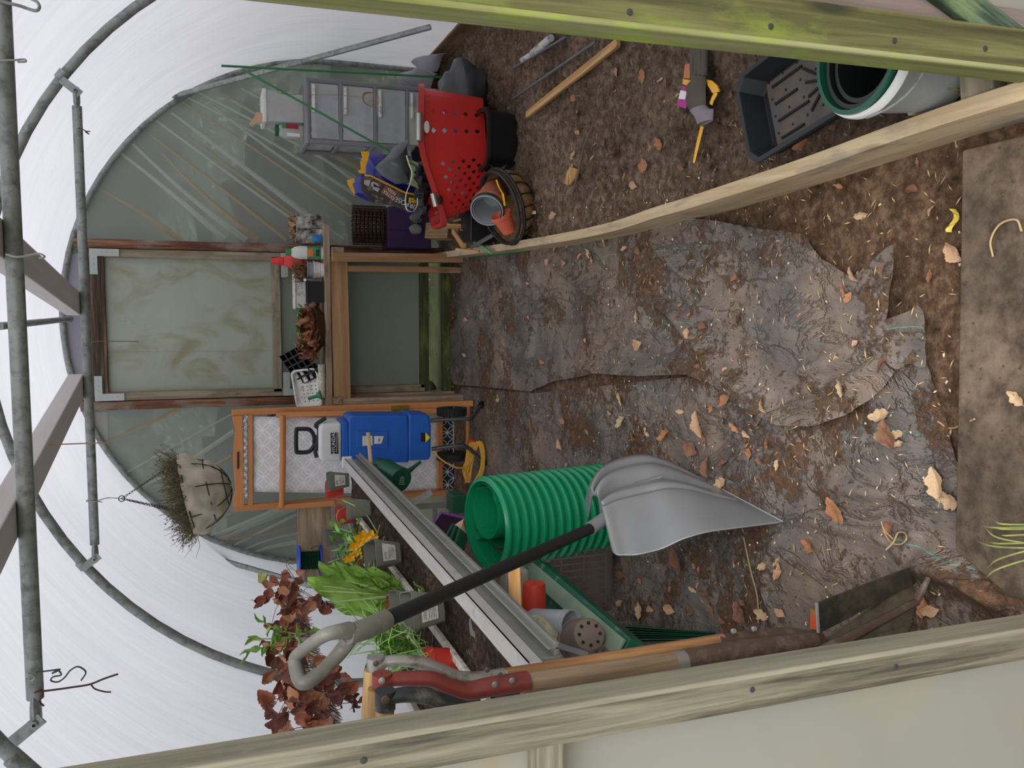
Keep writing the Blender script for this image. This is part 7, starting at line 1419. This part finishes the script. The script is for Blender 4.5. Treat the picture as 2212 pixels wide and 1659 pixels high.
yl = solo(MB().grid(lambda a, b: ground(2062+12*a+8*math.sin(b*5), 452+50*b)+V((0, 0, .012+.01*math.sin(a*3.1)*math.cos(b*7))), 8, 20), 'dry_leaf', plain('yellow_leaf', '#c9b44a', .6, var=.2, vscale=30), 'crumpled bright yellow leaf on the soil near the slab', 'leaf', 'dry leaves on the ground', smooth=True)
random.seed(77)
ZON = [('small dry leaf scattered on the upper membrane of the path', 'small leaves on the upper membrane', 34, lambda: (random.uniform(970, 1600), random.uniform(590, 800))), ('small dry leaf on the dusty membrane between shredder, fold and shovel', 'small leaves on the left membrane', 40, lambda: (random.uniform(1060, 1700), random.uniform(860, 1010))),
       ('small dry leaf on the dark membrane behind the tool shafts', 'small leaves behind the tools', 22, lambda: (random.uniform(1340, 1720), random.uniform(1210, 1350))), ('small dry leaf on the bed soil', 'small leaves on the bed soil', 30, lambda: (random.uniform(1180, 1720), random.uniform(150, 400))), ('small dry leaf on the bare soil beside the slab', 'small leaves near the slab', 18, lambda: (random.uniform(1750, 2060), random.uniform(350, 1000))),
       ('small dry leaf in the drift by the far door sill', 'small leaves by the far door', 26, lambda: (random.uniform(925, 990), random.uniform(600, 850))), ('small dry leaf lodged along the foot of the bed board', 'small leaves along the bed board', 20, lambda: (random.uniform(1040, 1400), random.uniform(520, 570)))]
for lab, grp, n_, fn in ZON:
    for k in range(n_):
        x, y = fn(); dry_leaf(x, y, random.uniform(.018, .042), random.randrange(8), random.uniform(0, 6.28), lab, grp, tilt=.6)
def litter(name, mat, label, n_, zones, lmin, lmax, w_, seed, flatz=.003, crumb=False):
    r = random.Random(seed); mb = MB()
    for k in range(n_):
        x0_, x1_, y0_, y1_ = r.choices(zones, [z[4] for z in zones])[0][:4] if len(zones[0]) > 4 else zones[0][:4]
        x, y = r.uniform(x0_, x1_), r.uniform(y0_, y1_); p = V((x, y, gz_at(x, y)+flatz)); L = r.uniform(lmin, lmax); a = r.uniform(0, 6.28); d = V((math.cos(a), math.sin(a), r.uniform(-.2, .25)))*L/2; s = V((-math.sin(a), math.cos(a), 0))*w_*r.uniform(.5, 1.3)
        if crumb: q = L*.5; o_ = [p+V((r.uniform(-q, q), r.uniform(-q, q), -q*.3)) for _ in range(3)]+[p+V((r.uniform(-q, q)*.5, r.uniform(-q, q)*.5, q*r.uniform(.5, 1)))]; mb.add([p+V((-q, -q*.5, -.3*q)), p+V((q, -q*.6, -.3*q)), p+V((r.uniform(-.4, .4)*q, q, -.3*q)), o_[3]], [(0, 2, 1), (0, 1, 3), (1, 2, 3), (2, 0, 3)])
        else: mb.add([p-d-s*.3, p-d*.2-s, p+d, p+d*.1+s+V((0, 0, w_*.6))], [(0, 1, 2, 3)])
    o = mb.build(name, mat); return tag(o, label, 'litter', kind='stuff')
PZ = [(-1.2, .45, 1.35, 5.2, 5), (-.9, .4, 1.35, 3.0, 5)]; BZN = [(.35, 1.4, 1.3, 5.1, 1)]
litter('straw_litter', plain('straw_bit', '#c2a273', .8, var=.3, vscale=60), 'fine straw and chaff sprinkled over the path membrane', 1500, PZ, .006, .028, .0016, 1)
litter('straw_litter', plain('pale_straw_bit', '#b59a72', .8, var=.3, vscale=60), 'pale straw and root bits sprinkled on the bed soil', 1300, BZN, .006, .035, .0014, 2)
litter('soil_crumbs', plain('soil_crumb', '#523a27', .95, var=.35, vscale=60), 'dark crumbs of soil scattered over the membrane and slab', 3800, PZ+[(-.5, .33, .85, 1.35, 1.2)], .002, .009, .004, 3, .001, True)
litter('soil_crumbs', plain('bed_crumb', '#6b513c', .95, var=.35, vscale=60), 'loose clods of brown soil on the raised bed', 3800, BZN, .004, .018, .006, 4, .002, True)
litter('pale_chips', plain('pale_chip', '#d9c9a8', .8, var=.2), 'tiny pale chips and shell bits on the ground', 260, PZ+BZN, .005, .012, .004, 5, .004)
for L, lab in (([(1935, 1165), (1915, 1145), (1908, 1125), (1915, 1150), (1930, 1172), (1950, 1175), (1962, 1165), (1960, 1152), (1945, 1150), (1935, 1170), (1918, 1188)], 'looped pale bindweed stem on the dark membrane near the slab'), ([(1610, 1160), (1625, 1230), (1640, 1290), (1642, 1345)], 'long thin dead stem lying across the dark membrane behind the shovel'), ([(2150, 555), (2145, 520), (2165, 485), (2200, 475), (2212, 500)], 'looped dry root lying on the paving slab'), ([(2030, 1430-520), (2060, 925), (2110, 905)], 'thin dry stem at the edge of the slab')):
    solo(MB().ring(curve([ground(x, y)+V((0, 0, .006)) for x, y in L], 6), .002, 5), 'bindweed', plain('pale_dry_stem', '#a78f68', .8), lab, 'stem', smooth=True)
mb = MB()
for k in range(9): x, y = 2120+k*5, 1215-k*4; a = at(2212+30, 1160+random.uniform(-25, 50), 1.12); b = on(2095+random.uniform(0, 90), 1140+random.uniform(-20, 110), .05); mb.ring(curve([a+V((0, 0, -.02)), a.lerp(b, .5)+V((0, 0, .03)), b], 5), [.0016]*9+[.0006]*2, 4)
solo(mb, 'grass_tuft', plain('grass_green', '#86904f', .6, var=.3, vscale=20), 'tuft of green and straw grass hanging over the near left corner of the slab', 'grass', kind='stuff', smooth=True)
c = on(935, 855, .0); solo(MB().ball((c.x, c.y+.05, .05), (.11, .10, .085), 18, 12, .35), 'field_stone', plain('mossy_stone', '#5e5a48', .9, var=.25, vscale=12, bmp=.5, bscale=30), 'mossy stone block wedged at the left foot of the far door', 'stone', smooth=True)
